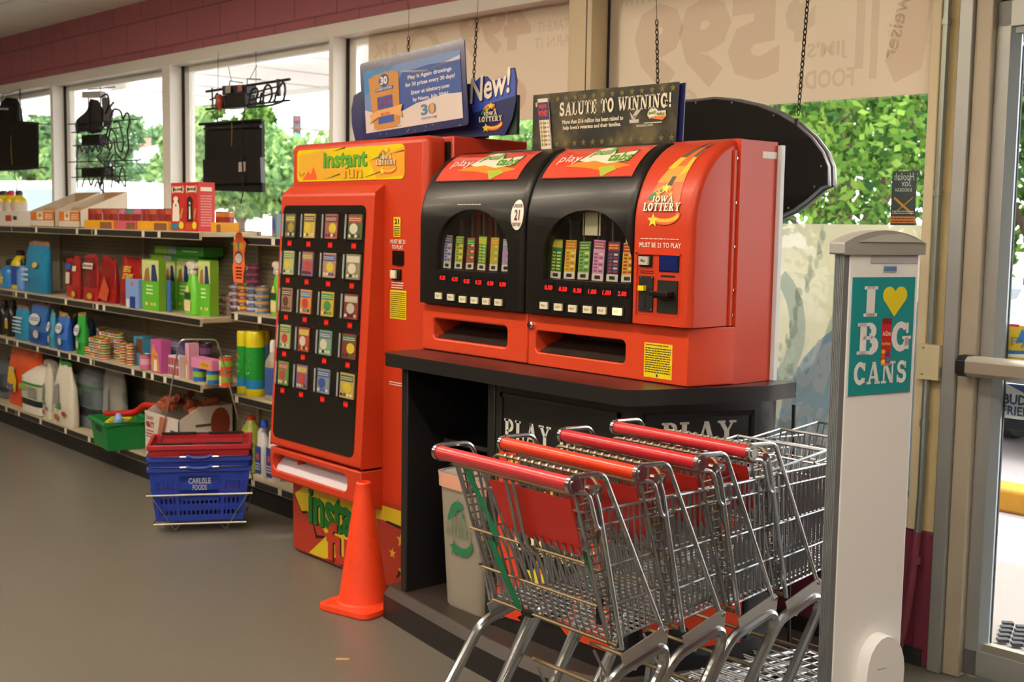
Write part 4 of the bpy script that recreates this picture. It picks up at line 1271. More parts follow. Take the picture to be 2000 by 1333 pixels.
b = cb(); b.box(-3.745, 3.24, .052, -3.275, 3.28, .948, lam_in); b.build('back_panel', ct)
for z in (.33, .63):
    b = cb(); b.box(-3.745, 2.93, z, -3.275, 3.24, z + .02, lam_in).box(-3.745, 2.925, z + .004, -3.275, 2.93, z + .02, M('edge_band', '#3b3c3f', .4))
    b.build('shelf', ct)
b = cb(); b.box(-3.74, 2.95, .4, -3.73, 2.99, .6, M('edge_band')); b.build('shelf_bracket', ct)
A0, A1 = V((-3.235, 2.76, 0)), V((-2.59, 2.76, 0))
C0, C1 = V((-2.575, 2.765, 0)), V((-2.405, 3.19, 0))
b = cb(); b.prism([(-3.235, 2.76), (-2.6, 2.76), (-2.575, 2.772), (-2.405, 3.19), (-2.405, 3.28), (-3.235, 3.28)], XY, .052, .948, lam)
fr = [plane((-3.235, 2.76, 0), (1, 0, 0), (0, 0, 1)), plane((-2.572, 2.778, 0), (C1 - C0), (0, 0, 1))]
for f, w_ in ((fr[0], .635), (fr[1], .445)):
    for p_ in ([(.03, .14), (w_ - .02, .14), (w_ - .02, .155), (.03, .155)], [(.03, .895), (w_ - .02, .895), (w_ - .02, .91), (.03, .91)], [(.03, .14), (.042, .14), (.042, .91), (.03, .91)], [(w_ - .032, .14), (w_ - .02, .14), (w_ - .02, .91), (w_ - .032, .91)]):
        b.prism(p_, f, 0, .006, lam)
b.build('front_panel', ct, bevel=.002)
wht = '#cfcdc6'
b = cb()
b.text('PLAY HERE', fr[0], .05, .745, .52, .075, wht, slab=True, lift=.002)
b.build('lettering', ct, label='white serif PLAY HERE lettering')
b = cb(); b.text('PLAY', fr[1], .09, .81, .27, .07, wht, slab=True, lift=.002)
b.text('HERE', fr[1], .09, .715, .27, .07, wht, slab=True, lift=.002)
b.build('lettering', ct, label='white serif PLAY HERE lettering')
b = cb()
ora = M('art_orange', '#d8401c', .35)
f = fr[0]
b.poly([(.03, .72), (.6, .72), (.6, .12), (.4, .12), (.28, .2), (.14, .12), (.03, .18)], f, ora, .0065)
b.poly([(.14, .6), (.3, .7), (.46, .6), (.46, .3), (.4, .2), (.28, .12), (.2, .2), (.14, .32)], f, '#15110f', .0072)
b.poly([(.03, .18), (.16, .11), (.1, .105), (.03, .105)], f, ora, .0065)
for x, z, s in ((.1, .66, .04), (.06, .62, .03), (.5, .66, .045), (.54, .6, .03)): b.poly(star(x, z, s, .3, 6), f, '#e8c832', .0075)
emblem(b, f, .12, .22, .4, .4, .008, None, '#e8d8a0')
f = fr[1]
b.poly([(.04, .68), (.4, .68), (.4, .13), (.25, .13), (.2, .2), (.04, .2)], f, ora, .0065)
b.poly([(.16, .62), (.3, .62), (.34, .3), (.2, .26)], f, '#15110f', .0072)
emblem(b, f, .08, .26, .27, .34, .008, None, '#e8d8a0')
b.build('front_artwork', ct, label='orange-red panel artwork with lottery emblem')
pl_ = [(-3.70, 2.62), (-3.68, 2.59), (-3.36, 2.545), (-3.1, 2.51), (-2.88, 2.49), (-2.68, 2.49), (-2.52, 2.53), (-2.42, 2.62), (-2.26, 2.95), (-2.22, 3.25), (-3.66, 3.25), (-3.69, 2.66)]
b = cb(True); b.prism(pl_, XY, 0, .092, M('scuffed_black', '#1f1b1a', .5, noise=.3, nscale=12))
c_ = V((-3.0, 3.0, 0))
ins = [(x + (c_.x - x) * .02, y + (c_.y - y) * .05) for x, y in pl_]
n = len(pl_)
b.add([(x, y, .092) for x, y in pl_] + [(x, y, .125) for x, y in ins], [(i, (i + 1) % n, n + (i + 1) % n, n + i) for i in range(n)] + [tuple(range(n, 2 * n))], M('worn_brown_black', '#3a302c', .45, noise=.2, nscale=9))
b.build('plinth', ct, bevel=.004)
b = B(); b.tube(rounded([(-2.12, 3.25, .98), (-2.22, 3.38, .7), (-2.3, 3.4, .4), (-2.3, 3.45, .02)], .1), .005, M('black_cable', '#121212', .5), 6)
b.tube([(-2.25, 3.16, .95), (-2.262, 3.18, .8), (-2.27, 3.19, .55), (-2.26, 3.2, 0.13)], .006, M('black_cable'), 6)
b.build('power_cable', label='black power cable hanging behind the counter', cat='cable')

# ================================================================ waste bin in the counter
t = thing('waste_bin', 'slim grey waste bin with green lottery emblem standing in the counter recess', 'bin', (-3.255, 2.755, .125))
grey = M('bin_plastic', '#aca596', .5, noise=.04, nscale=5)
b = B(); b.loft([(0, .108, .115, 6), (.01, .114, .12, 6), (.47, .135, .14, 7), (.478, .139, .144, 7), (.49, .139, .144, 7)], lambda z, t: grey, 32); b.build('body', t)
b = B(); b.loft([(.44, .141, .146, 7), (.47, .144, .149, 6), (.493, .144, .149, 7), (.494, .13, .135, 7), (.33, .12, .125, 7)], lambda z, t: M('pink_liner', '#d9a088', .4) if z < .4 else M('grey_liner', '#8f8c90', .4), 32); b.build('liner', t)
b = B(); f = plane((-.11, -.121, .0), (1, 0, 0), (0, -.022, .5)); emblem(b, f, .03, .19, .15, .22, .004, '#2c7a55', '#7b8a72'); b.build('emblem', t, label='green lottery emblem')

# ================================================================ toppers
def fan(k): return M('navy_print', '#23285c', .3, noise=.3, nscale=5)
t = thing('sign_topper', 'navy lottery sign topper reading New on top of the instant machine', 'sign', (-4.0, 3.05, 1.842))
tb = lambda: B(Matrix.Translation((4.0, -3.05, -1.842)))
F2 = plane((0, 3.02, 0), (1, 0, 0), (0, 0, 1))
b = tb()
out = [(-4.52, 1.843), (-4.555, 1.93), (-4.56, 2.0), (-4.54, 2.06), (-4.49, 2.075), (-3.73, 2.05), (-3.7, 2.05), (-3.665, 2.07), (-3.62, 2.07), (-3.59, 2.045), (-3.55, 2.055), (-3.51, 2.055), (-3.49, 2.09), (-3.46, 2.09), (-3.445, 2.04), (-3.45, 1.97), (-3.47, 1.9), (-3.51, 1.843)]
b.prism(out, F2, -.003, 0, fan(0))
b.poly([(-3.74, 2.04), (-3.7, 2.052), (-3.665, 2.07), (-3.62, 2.068), (-3.59, 2.043), (-3.55, 2.052), (-3.51, 2.053), (-3.49, 2.086), (-3.462, 2.085), (-3.45, 2.03), (-3.455, 1.985), (-3.6, 1.965), (-3.66, 1.94), (-3.7, 1.935)], F2, '#3b55b8', .001)
b.text('New!', F2, -3.715, 1.965, .25, .1, '#1c2566', .05, .002, rot=.12, shear=.2); b.text('New!', F2, -3.72, 1.97, .25, .1, '#f2e8d8', .02, .003, rot=.12, shear=.2)
emblem(b, F2, -3.665, 1.855, .14, .115, .002)
b.build('backboard', t)
b = tb(); b.box(-3.56, 3.03, 1.843, -3.455, 3.045, 1.99, M('dark_green', '#16302a', .5)); b.build('stand', t)
for x_ in (-4.4, -3.8): b = tb(); b.box(x_, 3.025, 1.843, x_ + .1, 3.1, 1.9, fan(0)); b.build('stand', t)
b = tb()
cr = [V((-4.535, 0, 2.215)), V((-3.735, 0, 2.19)), V((-3.7, 0, 1.885)), V((-4.43, 0, 1.852))]
f = plane((-4.43, 3.0, 1.856), (1, -.05, .035), (-.1, 0, 1))
W_, H_ = .745, .335
b.prism(rrect(0, 0, W_ + .03, H_, .016), f, -.002, .002, M('navy_board', '#2a2d62', .25, coat=.2))
b.build('tilted_board', t)
b = tb()
X0, X1, Y0, Y1 = .03, W_, .03, H_ - .04
b.rect(f, X0, Y0, X1 - X0, Y1 - Y0, '#6f8cc0', .003)
b.poly([(X0, Y1), (X0, Y0 + .16), (X0 + .25, Y1)], f, '#3f86c4', .0034)
b.poly([(X0 + .24, Y0 + .17), (X0 + .3, Y0 + .225), (X0 + .5, Y0 + .235), (X1, Y1 - .04), (X1, Y0 + .08), (X0 + .24, Y0 + .06)], f, '#2b4f9c', .0038)
b.poly([(X0 + .28, Y1 - .03), (X0 + .5, Y1 - .05), (X1, Y1 - .02), (X1, Y1 - .035), (X0 + .45, Y1 - .06)], f, '#c9c2d0', .0038)
b.poly([(X0, Y0), (X1, Y0), (X1, Y0 + .1), (X0 + .6, Y0 + .105), (X0 + .4, Y0 + .09), (X0 + .2, Y0 + .05), (X0, Y0 + .1)], f, '#d9cbc6', .0042)
def card(cx, cy, w, h, rot, l):
    c, s = math.cos(rot), math.sin(rot)
    ff = lambda u, v, q=0: f(cx + u * c - v * s, cy + u * s + v * c, l + q)
    b.rect(ff, -w / 2, -h / 2, w, h, '#c88a3c', 0)
    return ff
card(X0 + .13, Y0 + .13, .15, .22, .12, .005); card(X0 + .2, Y0 + .13, .15, .22, -.04, .0054)
ff = card(X0 + .168, Y0 + .125, .165, .235, .02, .006)
b.poly(arc(0, .085, .04, .028, 0, 360, 16), ff, '#2f4f9c', .001); b.text('30', ff, -.028, .068, .056, .034, '#f2ecdc', .03, .002)
b.rect(ff, -.07, .042, .14, .015, '#2f4f9c', .001); b.text('HOMETOWNER', ff, -.062, .045, .124, .01, '#e8dfc8', .02, .002)
b.rect(ff, -.062, -.095, .12, .115, '#3557b0', .001)
for i in range(5):
    for j in range(4): b.poly(arc(-.048 + i * .023, .006 - j * .022, .009, .008, 0, 360, 8), ff, '#8c2434', .002)
b.poly([(-.13, -.085), (-.06, -.065), (.06, -.065), (.13, -.085), (.12, -.055), (.135, -.03), (.06, -.035), (-.06, -.035), (-.13, -.05), (-.115, -.07)], ff, '#e2a866', .003)
b.text('BIG CASH', ff, -.035, -.062, .07, .012, '#c8502c', .02, .004)
ink = '#e8e4ea'
for i, (s_, w_) in enumerate((('Play It Again drawings', .31), ('for 30 prizes every 30 days!', .35), ('Enter at ialottery.com', .27), ('by Noon, July 30th!', .25))):
    b.text(s_, f, X0 + .5 - w_ / 2, Y0 + .187 - i * .029 - (.006 if i > 1 else 0), w_, .021, ink, .02, .0045)
b.text('30', f, X0 + .43, Y0 + .035, .11, .045, '#4f7c98', .04, .005); b.poly(arc(X0 + .51, Y0 + .058, .017, .02, 0, 360, 12), f, '#e0a050', .0055)
b.text("WHAT'S TO COME", f, X0 + .43, Y0 + .018, .11, .01, '#5a6a86', .01, .005); b.lines(f, X0 + .06, Y0 + .006, .22, .006, 1, '#8a90a6', .005)
for i in range(22):
    q = random.Random(i * 3); u_, v_ = q.uniform(.01, W_), q.choice([q.uniform(.004, .026), q.uniform(H_ - .03, H_ - .005)])
    b.poly(star(u_, v_, .003, .5, 4), f, '#cfd0ea', .003)
b.build('poster', t, label='blue and white poster about Play It Again drawings')
# camouflage topper
t = thing('sign_topper', 'dark camouflage sign topper reading SALUTE TO WINNING on the pull tab machine', 'sign', (-2.85, 2.983, 1.7755))
t.scale = (PS, PS, PS)
tb2 = lambda: B(Matrix.Translation((3.0, -3.14, -1.79)))
camo = M('camouflage_print', '#4a4228', .4)
nt = camo.node_tree
n1 = nt.nodes.new('ShaderNodeTexNoise'); n1.inputs['Scale'].default_value = 9; n1.inputs['Detail'].default_value = 3
tc = nt.nodes.new('ShaderNodeTexCoord'); rp = nt.nodes.new('ShaderNodeValToRGB')
nt.links.new(tc.outputs['Object'], n1.inputs[0]); nt.links.new(n1.outputs[0], rp.inputs[0]); nt.links.new(rp.outputs[0], nt.nodes['Principled BSDF'].inputs[0])
rp.color_ramp.elements[0].position = .36; rp.color_ramp.elements[0].color = lin('#12100a')
rp.color_ramp.elements[1].position = .66; rp.color_ramp.elements[1].color = lin('#5e5236')
e = rp.color_ramp.elements.new(.5); e.color = lin('#282411')
c = [at(1045, 187, 3.1), at(1326, 162, 3.1), at(1319, 278, 3.1), at(1043, 290, 3.1)]
f = plane((-3.44, 3.1, 1.786), (1, 0, 0), (0, 0, 1))
W_, H_ = .725, .205
b = tb2(); b.prism([(0, 0), (W_ - .008, 0), (W_, H_ - .004), (W_ * .62, H_ - .002), (W_ * .615, H_ - .008), (W_ * .61, H_ - .001), (0, H_ + .002)], f, -.002, .002, camo, '#4a4a48')
for i in range(14): b.poly(star(.09 + i * .047, H_ - .022, .014, .42), f, '#6f6424', .003)
for i in range(14): b.poly(star(.09 + i * .047, .018, .014, .42), f, '#6f6424', .003)
ink = '#e6dcc4'
b.text('SALUTE TO WINNING!', f, .15, .118, .545, .052, ink, slab=True, lift=.004)
b.text('More than $16 million has been raised to', f, .165, .086, .31, .019, ink, .025, .004); b.text("help Iowa's veterans and their families.", f, .17, .064, .295, .019, ink, .025, .004)
b.text('$1', f, .015, H_ - .045, .02, .018, '#e0d08a', .02, .004); b.text('ialottery.com', f, .54, .058, .075, .012, ink, .01, .004)
b.poly([(.505, .115), (.52, .1), (.535, .118), (.565, .122), (.54, .1), (.53, .085), (.515, .09)], f, '#b9b4b4', .004); b.rect(f, .505, .075, .045, .012, '#c2bcb8', .004); b.poly([(.52, .1), (.54, .1), (.53, .09)], f, '#b84a4a', .0045)
b.poly(arc(.615, .098, .026, .024, 0, 180, 8) + [(.60, .085)], f, '#e4dcc4', .004); b.rect(f, .628, .09, .045, .02, '#e4dcc4', .0042); b.poly([(.59, .09), (.68, .094), (.66, .078)], f, '#e07a2c', .005)
b.text('pull', f, .597, .098, .03, .014, '#5f8a2a', .02, .006); b.text('tabs', f, .632, .095, .036, .012, '#5f8a2a', .02, .006)
b.lines(f, .575, .068, .08, .008, 1, ink, .004)
b.build('front_card', t)
b = tb2(); g = lambda u, v, l=0: f(.055 + u * .98 - v * .14, .0 + v, .006 + l)
b.prism([(0, 0), (.062, 0), (.062, .19), (0, .19)], g, -.001, .001, '#e2d8c0')
b.rect(g, .003, .11, .056, .066, '#2b2f66', .002); b.text('MAJOR', g, .008, .148, .045, .02, '#d8442c', .04, .003); b.text('MONEY', g, .004, .122, .053, .024, '#d8442c', .04, .003)
b.rect(g, .0, .0, .0025, .19, '#3a3f7a', .002).rect(g, .0595, .0, .0025, .19, '#3a3f7a', .002)
for i in range(6):
    for k in range(2): b.poly(arc(.012 + k * .014, .098 - i * .016, .006, .007, 0, 360, 8), g, '#a98a3a', .002)
    b.rect(g, .032, .095 - i * .016, .008, .006, '#6a5a8a', .002).rect(g, .046, .095 - i * .016, .009, .006, '#b07a7a', .002)
b.build('ticket_picture', t, label='tall MAJOR MONEY pull tab picture')
b = tb2(); b.prism([(.3, 0), (W_ + .008, 0), (W_ + .014, H_ - .006), (.3, H_ - .02)], f, -.02, -.016, M('navy_board')); b.box(-3.3, 3.1, 1.786, -3.25, 3.16, 1.83, blk_matte).box(-2.9, 3.1, 1.786, -2.85, 3.16, 1.83, blk_matte); b.build('rear_card', t)

# ================================================================ black oval sign hanging at the window
ov = [(1330, 300), (1330, 215), (1362, 196), (1395, 192), (1435, 196), (1480, 206), (1520, 222), (1555, 243), (1585, 270), (1606, 298), (1617, 325), (1618, 362), (1603, 367), (1580, 388), (1550, 410), (1520, 425), (1490, 432)]
pts = [onwall(x, y, -.16) for x, y in ov]
half = pts[2:]
cx = -.99 * 1.02
right = [(u, z) for u, z in half]
left = [(2 * cx - u, z) for u, z in reversed(half)]
poly = right + left
t = thing('hanging_sign', 'large black oval sign back with silver edge hanging at the window', 'sign', wp(cx, -.16, 1.75), WA)
def osf(k): return lambda u, v, l=0: V(((u - cx) * k, -l, (v - 1.75) * k))
b = B(); b.prism(poly, osf(1), 0, -.034, M('black_sign_back', '#0d0a07', .6, spec=.2), M('brushed_edge', '#8c8f96', .3, .7)); b.build('body', t)
b = B(); b.tube([osf(1.005)(u, v, .0) for u, v in poly], .005, M('brushed_edge'), 6, closed=True).tube([osf(1.005)(u, v, -.034) for u, v in poly], .007, M('brushed_edge'), 6, closed=True)
for i in range(0, len(poly), 2): b.tube([osf(.965)(*poly[i], .0), osf(.965)(*poly[i], .003)], .004, chrome, 6)
u_, z_ = onwall(1556, 238, -.16); b.tube([osf(1)(u_, z_ - .012, .0), osf(1)(u_, z_ + .01, .0)], .008, gasket, 6)
b.build('edge_trim', t)
# ================================================================ shopping carts
wire = M('zinc_wire', '#a6a8ac', .28, .9, noise=.12, nscale=20)
wire_d = M('worn_brass_wire', '#8f7c5e', .35, .8, noise=.15, nscale=25)
tub = M('chromed_tube', '#b2b5b8', .2, .95, noise=.06, nscale=10)
plate = M('zinc_plate', '#b9b7b2', .38, .8, noise=.1, nscale=15)
def cart(label, hcol, first=False):
    t = thing('shopping_cart', label, 'shopping cart', group='shopping carts nested in front of the counter')
    hw = .228
    # handle
    b = B(); b.tube([(-.226, 0, .955), (.226, 0, .955)], .0165, M('handle_' + hcol.strip('#'), hcol, .3, coat=.3), 16); b.build('handle', t)
    for s in (-1, 1):
        o = B()
        o.tube([(s * .226, 0, .955), (s * .236, 0, .955)], .0195, tub, 16)
        o.tube([(s * .236, 0, .955), (s * .239, 0, .955)], .012, chrome, 12)
        o.build('handle_cap', t)
    # side frames
    for s in (-1, 1):
        x = s * hw
        b = B()
        b.tube(rounded([(x, 0, .972), (x, .095, .968), (x, .30, .578)], .02), .0058, tub, 8)
        b.tube(rounded([(x, .0, .938), (x, .052, .93), (x, .082, .842), (x, .115, .846)], .02), .0052, tub, 8)
        b.tube([(x, .07, .928), (x, .082, .9), (x, .168, .558)], .0058, tub, 8)
        b.tube([(x, .062, .935), (x, .085, .935)], .011, tub, 10)
        b.tube([(s * .2, .074, .935), (x + s * .014, .074, .935)], .006, chrome, 8)
        b.build('side_frame', t)
        b = B()
        f = plane((x + s * .004, 0, 0), (0, 1, 0), (0, 0, 1))
        b.prism([(.16, .548), (.175, .512), (.21, .50), (.225, .515), (.275, .528), (.30, .518), (.315, .54), (.318, .575), (.305, .585)], f, -.0015, .0015, plate)
        for y, z in ((.188, .518), (.298, .533), (.306, .572)): b.tube([(x - .004, y, z), (x + s * .01, y, z)], .0065, chrome, 8)
        b.build('bracket', t, bevel=.001)
        b = B()
        xi = x + s * .002
        b.tube(rounded([(xi - s * .02, -.13, .10), (xi - s * .01, -.10, .20), (xi, .14, .505), (xi, .30, .54), (xi, .315, .50), (xi - s * .01, .16, .27), (xi - s * .012, .14, .16), (xi - s * .05, .8, .12)], .035, 5), .0135, tub, 10)
        b.build('leg', t)
        for y, q in ((-.13, .02), (.80, .06)):
            w = B(); xc = xi - s * q
            w.box(xc - .014, y - .02, .075, xc + .014, y + .02, .11, plate).box(xc - .016, y - .02, .03, xc - .013, y + .014, .09, plate).box(xc + .013, y - .02, .03, xc + .016, y + .014, .09, plate)
            w.build('caster', t)
            w = B(); w.lathe([(.01, -.011), (.045, -.011), (.05, -.006), (.05, .006), (.045, .011), (.01, .011)], M('grey_rubber', '#4a4846', .6), 20)
            o = w.build('wheel', t); o.data.transform(Matrix.Translation((xc, y - .006, .05)) @ Matrix.Rotation(PI / 2, 4, 'Y'))
    # basket
    b = B()
    def side(y): return hw - .004 - (y - .09) * .105      # half width at depth y
    yb, yf = .10, .82
    def ztop(y): return .885 - (y - .1) * .03
    def zbot(y): return .572 + (y - .1) * .03
    R = .0026
    for s in (-1, 1):
        for dz, r_ in ((0, .0036), (-.034, .003)):
            b.tube([(s * side(yb), yb - .02, ztop(yb) + dz), (s * side(yf), yf, ztop(yf) + dz)], r_, wire, 6)
        for k in (.42, .72):
            f0 = ztop(.12) * (1 - k) + zbot(.12) * k; f1 = ztop(yf) * (1 - k) + zbot(yf) * k
            b.tube([(s * side(.13), .12, f0), (s * side(yf), yf - .02, f1)], .003, wire, 6)
        b.tube([(s * (side(.17) - .012), .17, zbot(.17)), (s * (side(yf) - .012), yf - .05, zbot(yf))], .0035, wire, 6)
        for i in range(33):
            y = .10 + i * .0222
            lean = .06 * (1 - i / 40)
            yy = y + lean
            b.tube([(s * side(y), y, ztop(y)), (s * (side(yy) - .012), min(yy, yf - .04), zbot(yy))], R, wire, 5, cap=False)
    xs = side(yf)
    for z, r_ in ((ztop(yf), .0036), (ztop(yf) - .034, .003), (.75, .003), (.66, .003)):
        yy = yf - (ztop(yf) - z) * .16
        b.tube([(-xs, yy, z), (xs, yy, z)], r_, wire, 6)
    for i in range(13):
        x = -xs + .02 + i * (2 * xs - .04) / 12
        b.tube([(x, yf, ztop(yf)), (x, yf - .05, zbot(yf))], R, wire, 5, cap=False)
    # raised front lip
    for i in range(15):
        x = -xs + i * (2 * xs) / 14
        b.tube([(x, yf + .002, ztop(yf)), (x, yf + .012, ztop(yf) + .035)], R, wire, 5, cap=False)
    b.tube([(-xs - .006, yf - .25, ztop(yf) + .012), (-xs - .002, yf + .01, ztop(yf) + .037), (xs + .002, yf + .01, ztop(yf) + .037), (xs + .006, yf - .25, ztop(yf) + .012)], .0034, wire, 6)
    for i in range(28):
        y = .17 + i * .0225
        if y > yf - .05: break
        b.tube([(-side(y) + .012, y, zbot(y)), (side(y) - .012, y, zbot(y))], R, wire, 5, cap=False)
    for i in range(17):
        k = -1 + 2 * i / 16
        b.tube([(k * (side(.17) - .012), .17, zbot(.17)), (k * (side(yf) - .012), yf - .05, zbot(yf))], R, wire, 5, cap=False)
    b.build('basket', t)
    # hinged rear gate
    b = B()
    b.tube([(-.215, .03, .925), (.215, .03, .925)], .0042, wire_d, 6)
    b.tube([(-.215, .168, .562), (.215, .168, .562)], .0055, wire_d, 6)
    b.tube([(-.2, .15, .57), (.2, .15, .57)], .0035, wire_d, 6)
    for i in range(17):
        x = -.19 + i * .02375
        dy = -.016 if i in (8, 9) else 0
        top_ = [(x, .03 + dy, .925), (x, .072 + dy, .775)] if i < 5 or i in (8, 9) else [(x, .06, .80), (x, .072, .775)]
        b.tube(rounded(top_ + [(x, .10, .735), (x, .16, .57)], .02, 2), .0028 if i not in (8, 9) else .0042, wire, 5, cap=False)
        continue
        b.tube(rounded([(x, .03 + dy, .925), (x, .072 + dy, .775), (x + (.0), .10, .735), (x, .16, .57)], .02, 2), .0028 if i not in (8, 9) else .0042, wire, 5, cap=False)
    for z in (.66, .765): b.tube([(-.2, .07 + (.775 - z) * .4, z), (.2, .07 + (.775 - z) * .4, z)], .0034, wire_d, 6)
    for s in (-1, 1):
        for i in range(16):
            z = .9 - i * .02
            y0 = .035 + (.925 - z) * .36
            b.tube([(s * .205, y0, z), (s * .2, y0 + .035, z)], .0024, wire_d, 5, cap=False)
        b.tube([(s * .205, .034, .92), (s * .2, .155, .575)], .0036, wire, 6); b.tube([(s * .2, .07, .91), (s * .198, .19, .575)], .003, wire, 6)
    b.build('rear_gate', t)
    # folding seat back
    b = B()
    tp = rounded([(-.19, .125, .86), (-.175, .128, .945), (.165, .128, .945), (.19, .125, .92), (.19, .12, .8)], .02)
    b.tube(tp, .0042, wire_d, 6)
    for i in range(12):
        x = -.13 + i * .0245
        b.tube([(x, .13, .945), (x + .004, .12, .78)], .0028, wire, 5, cap=False)
        b.tube([(x - .003, .128, .946), (x + .003, .128, .946)], .0066, wire, 7)
    b.tube([(-.19, .122, .86), (.19, .122, .86)], .003, wire, 6)
    b.build('seat_back', t)
    b = B(); f = plane((0, .028, .92), (1, 0, 0), (0, -.28, 1))
    b.prism([(-.085, -.012), (.19, -.012), (.194, -.145), (.13, -.148), (.125, -.142), (.03, -.14), (.0, -.132), (-.055, -.132)], f, -.006, -.003, M('red_flap', '#c4241a', .35)); b.build('seat_flap', t, label='red plastic seat flap')
    # lower rack
    b = B()
    b.tube(rounded([(-.2, .2, .2), (-.17, .82, .16), (.17, .82, .16), (.2, .2, .2)], .05), .0075, tub, 8)
    b.tube(rounded([(-.2, .1, .36), (-.16, .14, .25), (.16, .14, .25), (.2, .1, .36)], .03), .004, wire, 6)
    for i in range(13): b.tube([(-.19 + i * .0012, .2 + i * .048, .205), (.19 - i * .0012, .2 + i * .048, .205)], .0026, wire, 5)
    for i in range(9): b.tube([(-.16 + i * .04, .14, .25), (-.16 + i * .04, .2, .207), (-.15 + i * .037, .8, .175)], .003, wire, 5)
    b.tube([(-.21, .30, .38), (.21, .30, .38)], .0055, wire_d, 6)
    b.build('lower_rack', t)
    return t
c1 = cart('nearest shopping cart, faded red handle and green child seat straps', '#c2333a')
green = M('green_webbing', '#138a5a', .7)
def strap(parent, pts, w, mat, n):
    b = B()
    for i in range(len(pts) - 1):
        a, c = V(pts[i]), V(pts[i + 1])
        e = V((w / 2, 0, 0))
        b.add([a - e, a + e, c + e, c - e, a - e + V((0, .0015, 0)), a + e + V((0, .0015, 0)), c + e + V((0, .0015, 0)), c - e + V((0, .0015, 0))], [(0, 1, 2, 3), (7, 6, 5, 4), (0, 4, 5, 1), (1, 5, 6, 2), (2, 6, 7, 3), (3, 7, 4, 0)], mat)
    return b.build(n, parent, label='green webbing strap')
k1 = strap(c1, [(-.155, .026, .92), (-.115, .065, .80), (-.1, .07, .765)], .022, green, 'child_strap')
k2 = strap(c1, [(-.105, .06, .755), (-.095, .1, .66), (-.095, .15, .565)], .026, green, 'child_strap')
k3 = strap(c1, [(.165, .105, .78), (.168, .13, .70), (.172, .15, .665)], .014, green, 'child_strap')
b = B(); b.box(.165, .145, .605, .182, .155, .665, M('black_plastic')); b.build('strap_buckle', c1, bevel=.002)
b = B(); b.box(-.09, .146, .56, -.05, .156, .575, M('black_plastic')); b.build('strap_buckle', c1, bevel=.002)
CARTS = [(-2.028, 1.75, None, None), (-2.022, 1.951, '#dd3a17', 'second shopping cart of the row, bright orange handle'), (-2.02, 2.155, '#bf2630', 'third shopping cart of the row, dark red handle with worn white lettering'), (-2.03, 2.362, '#c42d35', 'farthest shopping cart of the row, red handle, front basket edge in view')]
for i, (x, y, col, lab) in enumerate(CARTS):
    if i == 0: o = c1
    else:
        o = c1.copy(); COL.objects.link(o)
        for ch in list(c1.children):
            if ch.name.startswith(('child_strap', 'strap_buckle')): continue
            d = ch.copy(); COL.objects.link(d); d.parent = o
            if ch.name.startswith('handle') and 'cap' not in ch.name:
                d.data = ch.data.copy(); d.data.materials[0] = M('handle_' + col.strip('#'), col, .3, coat=.3)
        o['label'] = lab
    o.location = (x, y, 0)

# ================================================================ security gate pedestal
gA = V((-1.60, 2.43, 0))
gD = V((.246, .969, 0)).normalized()
gN = V((.969, -.246, 0)).normalized()
gt = thing('security_pedestal', 'white anti-theft pedestal with I love BIG CANS poster beside the door', 'security gate', gA)
gw = M('pedestal_white', '#f3f3f6', .38)
gg = M('pedestal_grey', '#6f7377', .45)
gc = M('pedestal_cap_grey', '#9a9a98', .4)
def G(u, v, l): return gD * u + gN * v + V((0, 0, l))      # u along face, v out of face
b = B(); b.prism([(.012, -.002), (.232, -.002), (.235, -.036), (.012, -.036)], G, .02, 1.445, gw); b.build('face_panel', gt, bevel=.004)
b = B()
edge = []
for i in range(6):
    v = -.003 - i * .0056
    edge += [(-.004, v), (-.004, v - .0036), (-.001, v - .0042), (-.001, v - .0054)]
b.prism([(.012, -.003)] + edge + [(.012, -.038)], G, .0, 1.445, gg); b.build('ribbed_edge', gt)
b = B()
prof = [(-.012, 0), (.243, 0), (.243, .028)] + [(.243 - .255 * i / 8, .028 + .03 * math.sin(PI * min(1, (i / 8) * 1.0)) ** .8) for i in range(1, 8)] + [(-.012, .028)]
b.prism(prof, lambda u, v, l: G(u, l, 1.445 + v), .006, -.045, gc)
b.prism([(.03, .03), (.1, .047), (.16, .05), (.21, .038), (.235, .03)], lambda u, v, l: G(u, l, 1.445 + v), .0065, .009, M('cap_light', '#b9b9b6', .35)); b.build('cap', gt, bevel=.004)
b = B(); b.prism(rrect(.075, 1.425, .225, 1.442, .005), lambda u, v, l: G(u, l, v), .0, -.004, M('badge_grey', '#b9bac0', .4)); b.build('badge_slot', gt)
b = B(); b.prism([(.07, .02), (.2, .02), (.205, .25)] + arc(.15, .43, .06, .09, 0, 180, 10) + [(.08, .25)], lambda u, v, l: G(u, l, v), -.002, .035, gw)
b.rect(lambda u, v, l=0: G(u, l, v), .12, .44, .03, .003, '#b9bac0', .0355); b.build('foot_cover', gt, bevel=.012, seg=3)
b = B(); b.prism([(-.02, .02), (.26, .02), (.26, -.08), (-.02, -.08)], G, 0, .02, gg); b.build('floor_plate', gt, bevel=.004)
f = lambda u, v, l=0: G(u, l, v)
b = B()
teal = M('teal_poster', '#1a8f95', .4)
px0, px1, pz0, pz1 = .022, .218, 1.112, 1.392
b.prism([(px0, pz0), (px1, pz0 + .002), (px1, pz1), (px0, pz1)], f, -.0005, .0015, teal)
cw = '#e9e6ea'
b.text('I', f, px0 + .036, pz1 - .093, .042, .072, cw, slab=True, lift=.002)
hx, hy, hs = px0 + .133, pz1 - .052, .037
heart = [(hx, hy - hs * 1.15)] + arc(hx + hs * .5, hy + hs * .25, hs * .55, hs * .55, -30, 170, 9) + arc(hx - hs * .5, hy + hs * .25, hs * .55, hs * .55, 10, 210, 9)
b.poly(heart, f, '#e8d52a', .002)
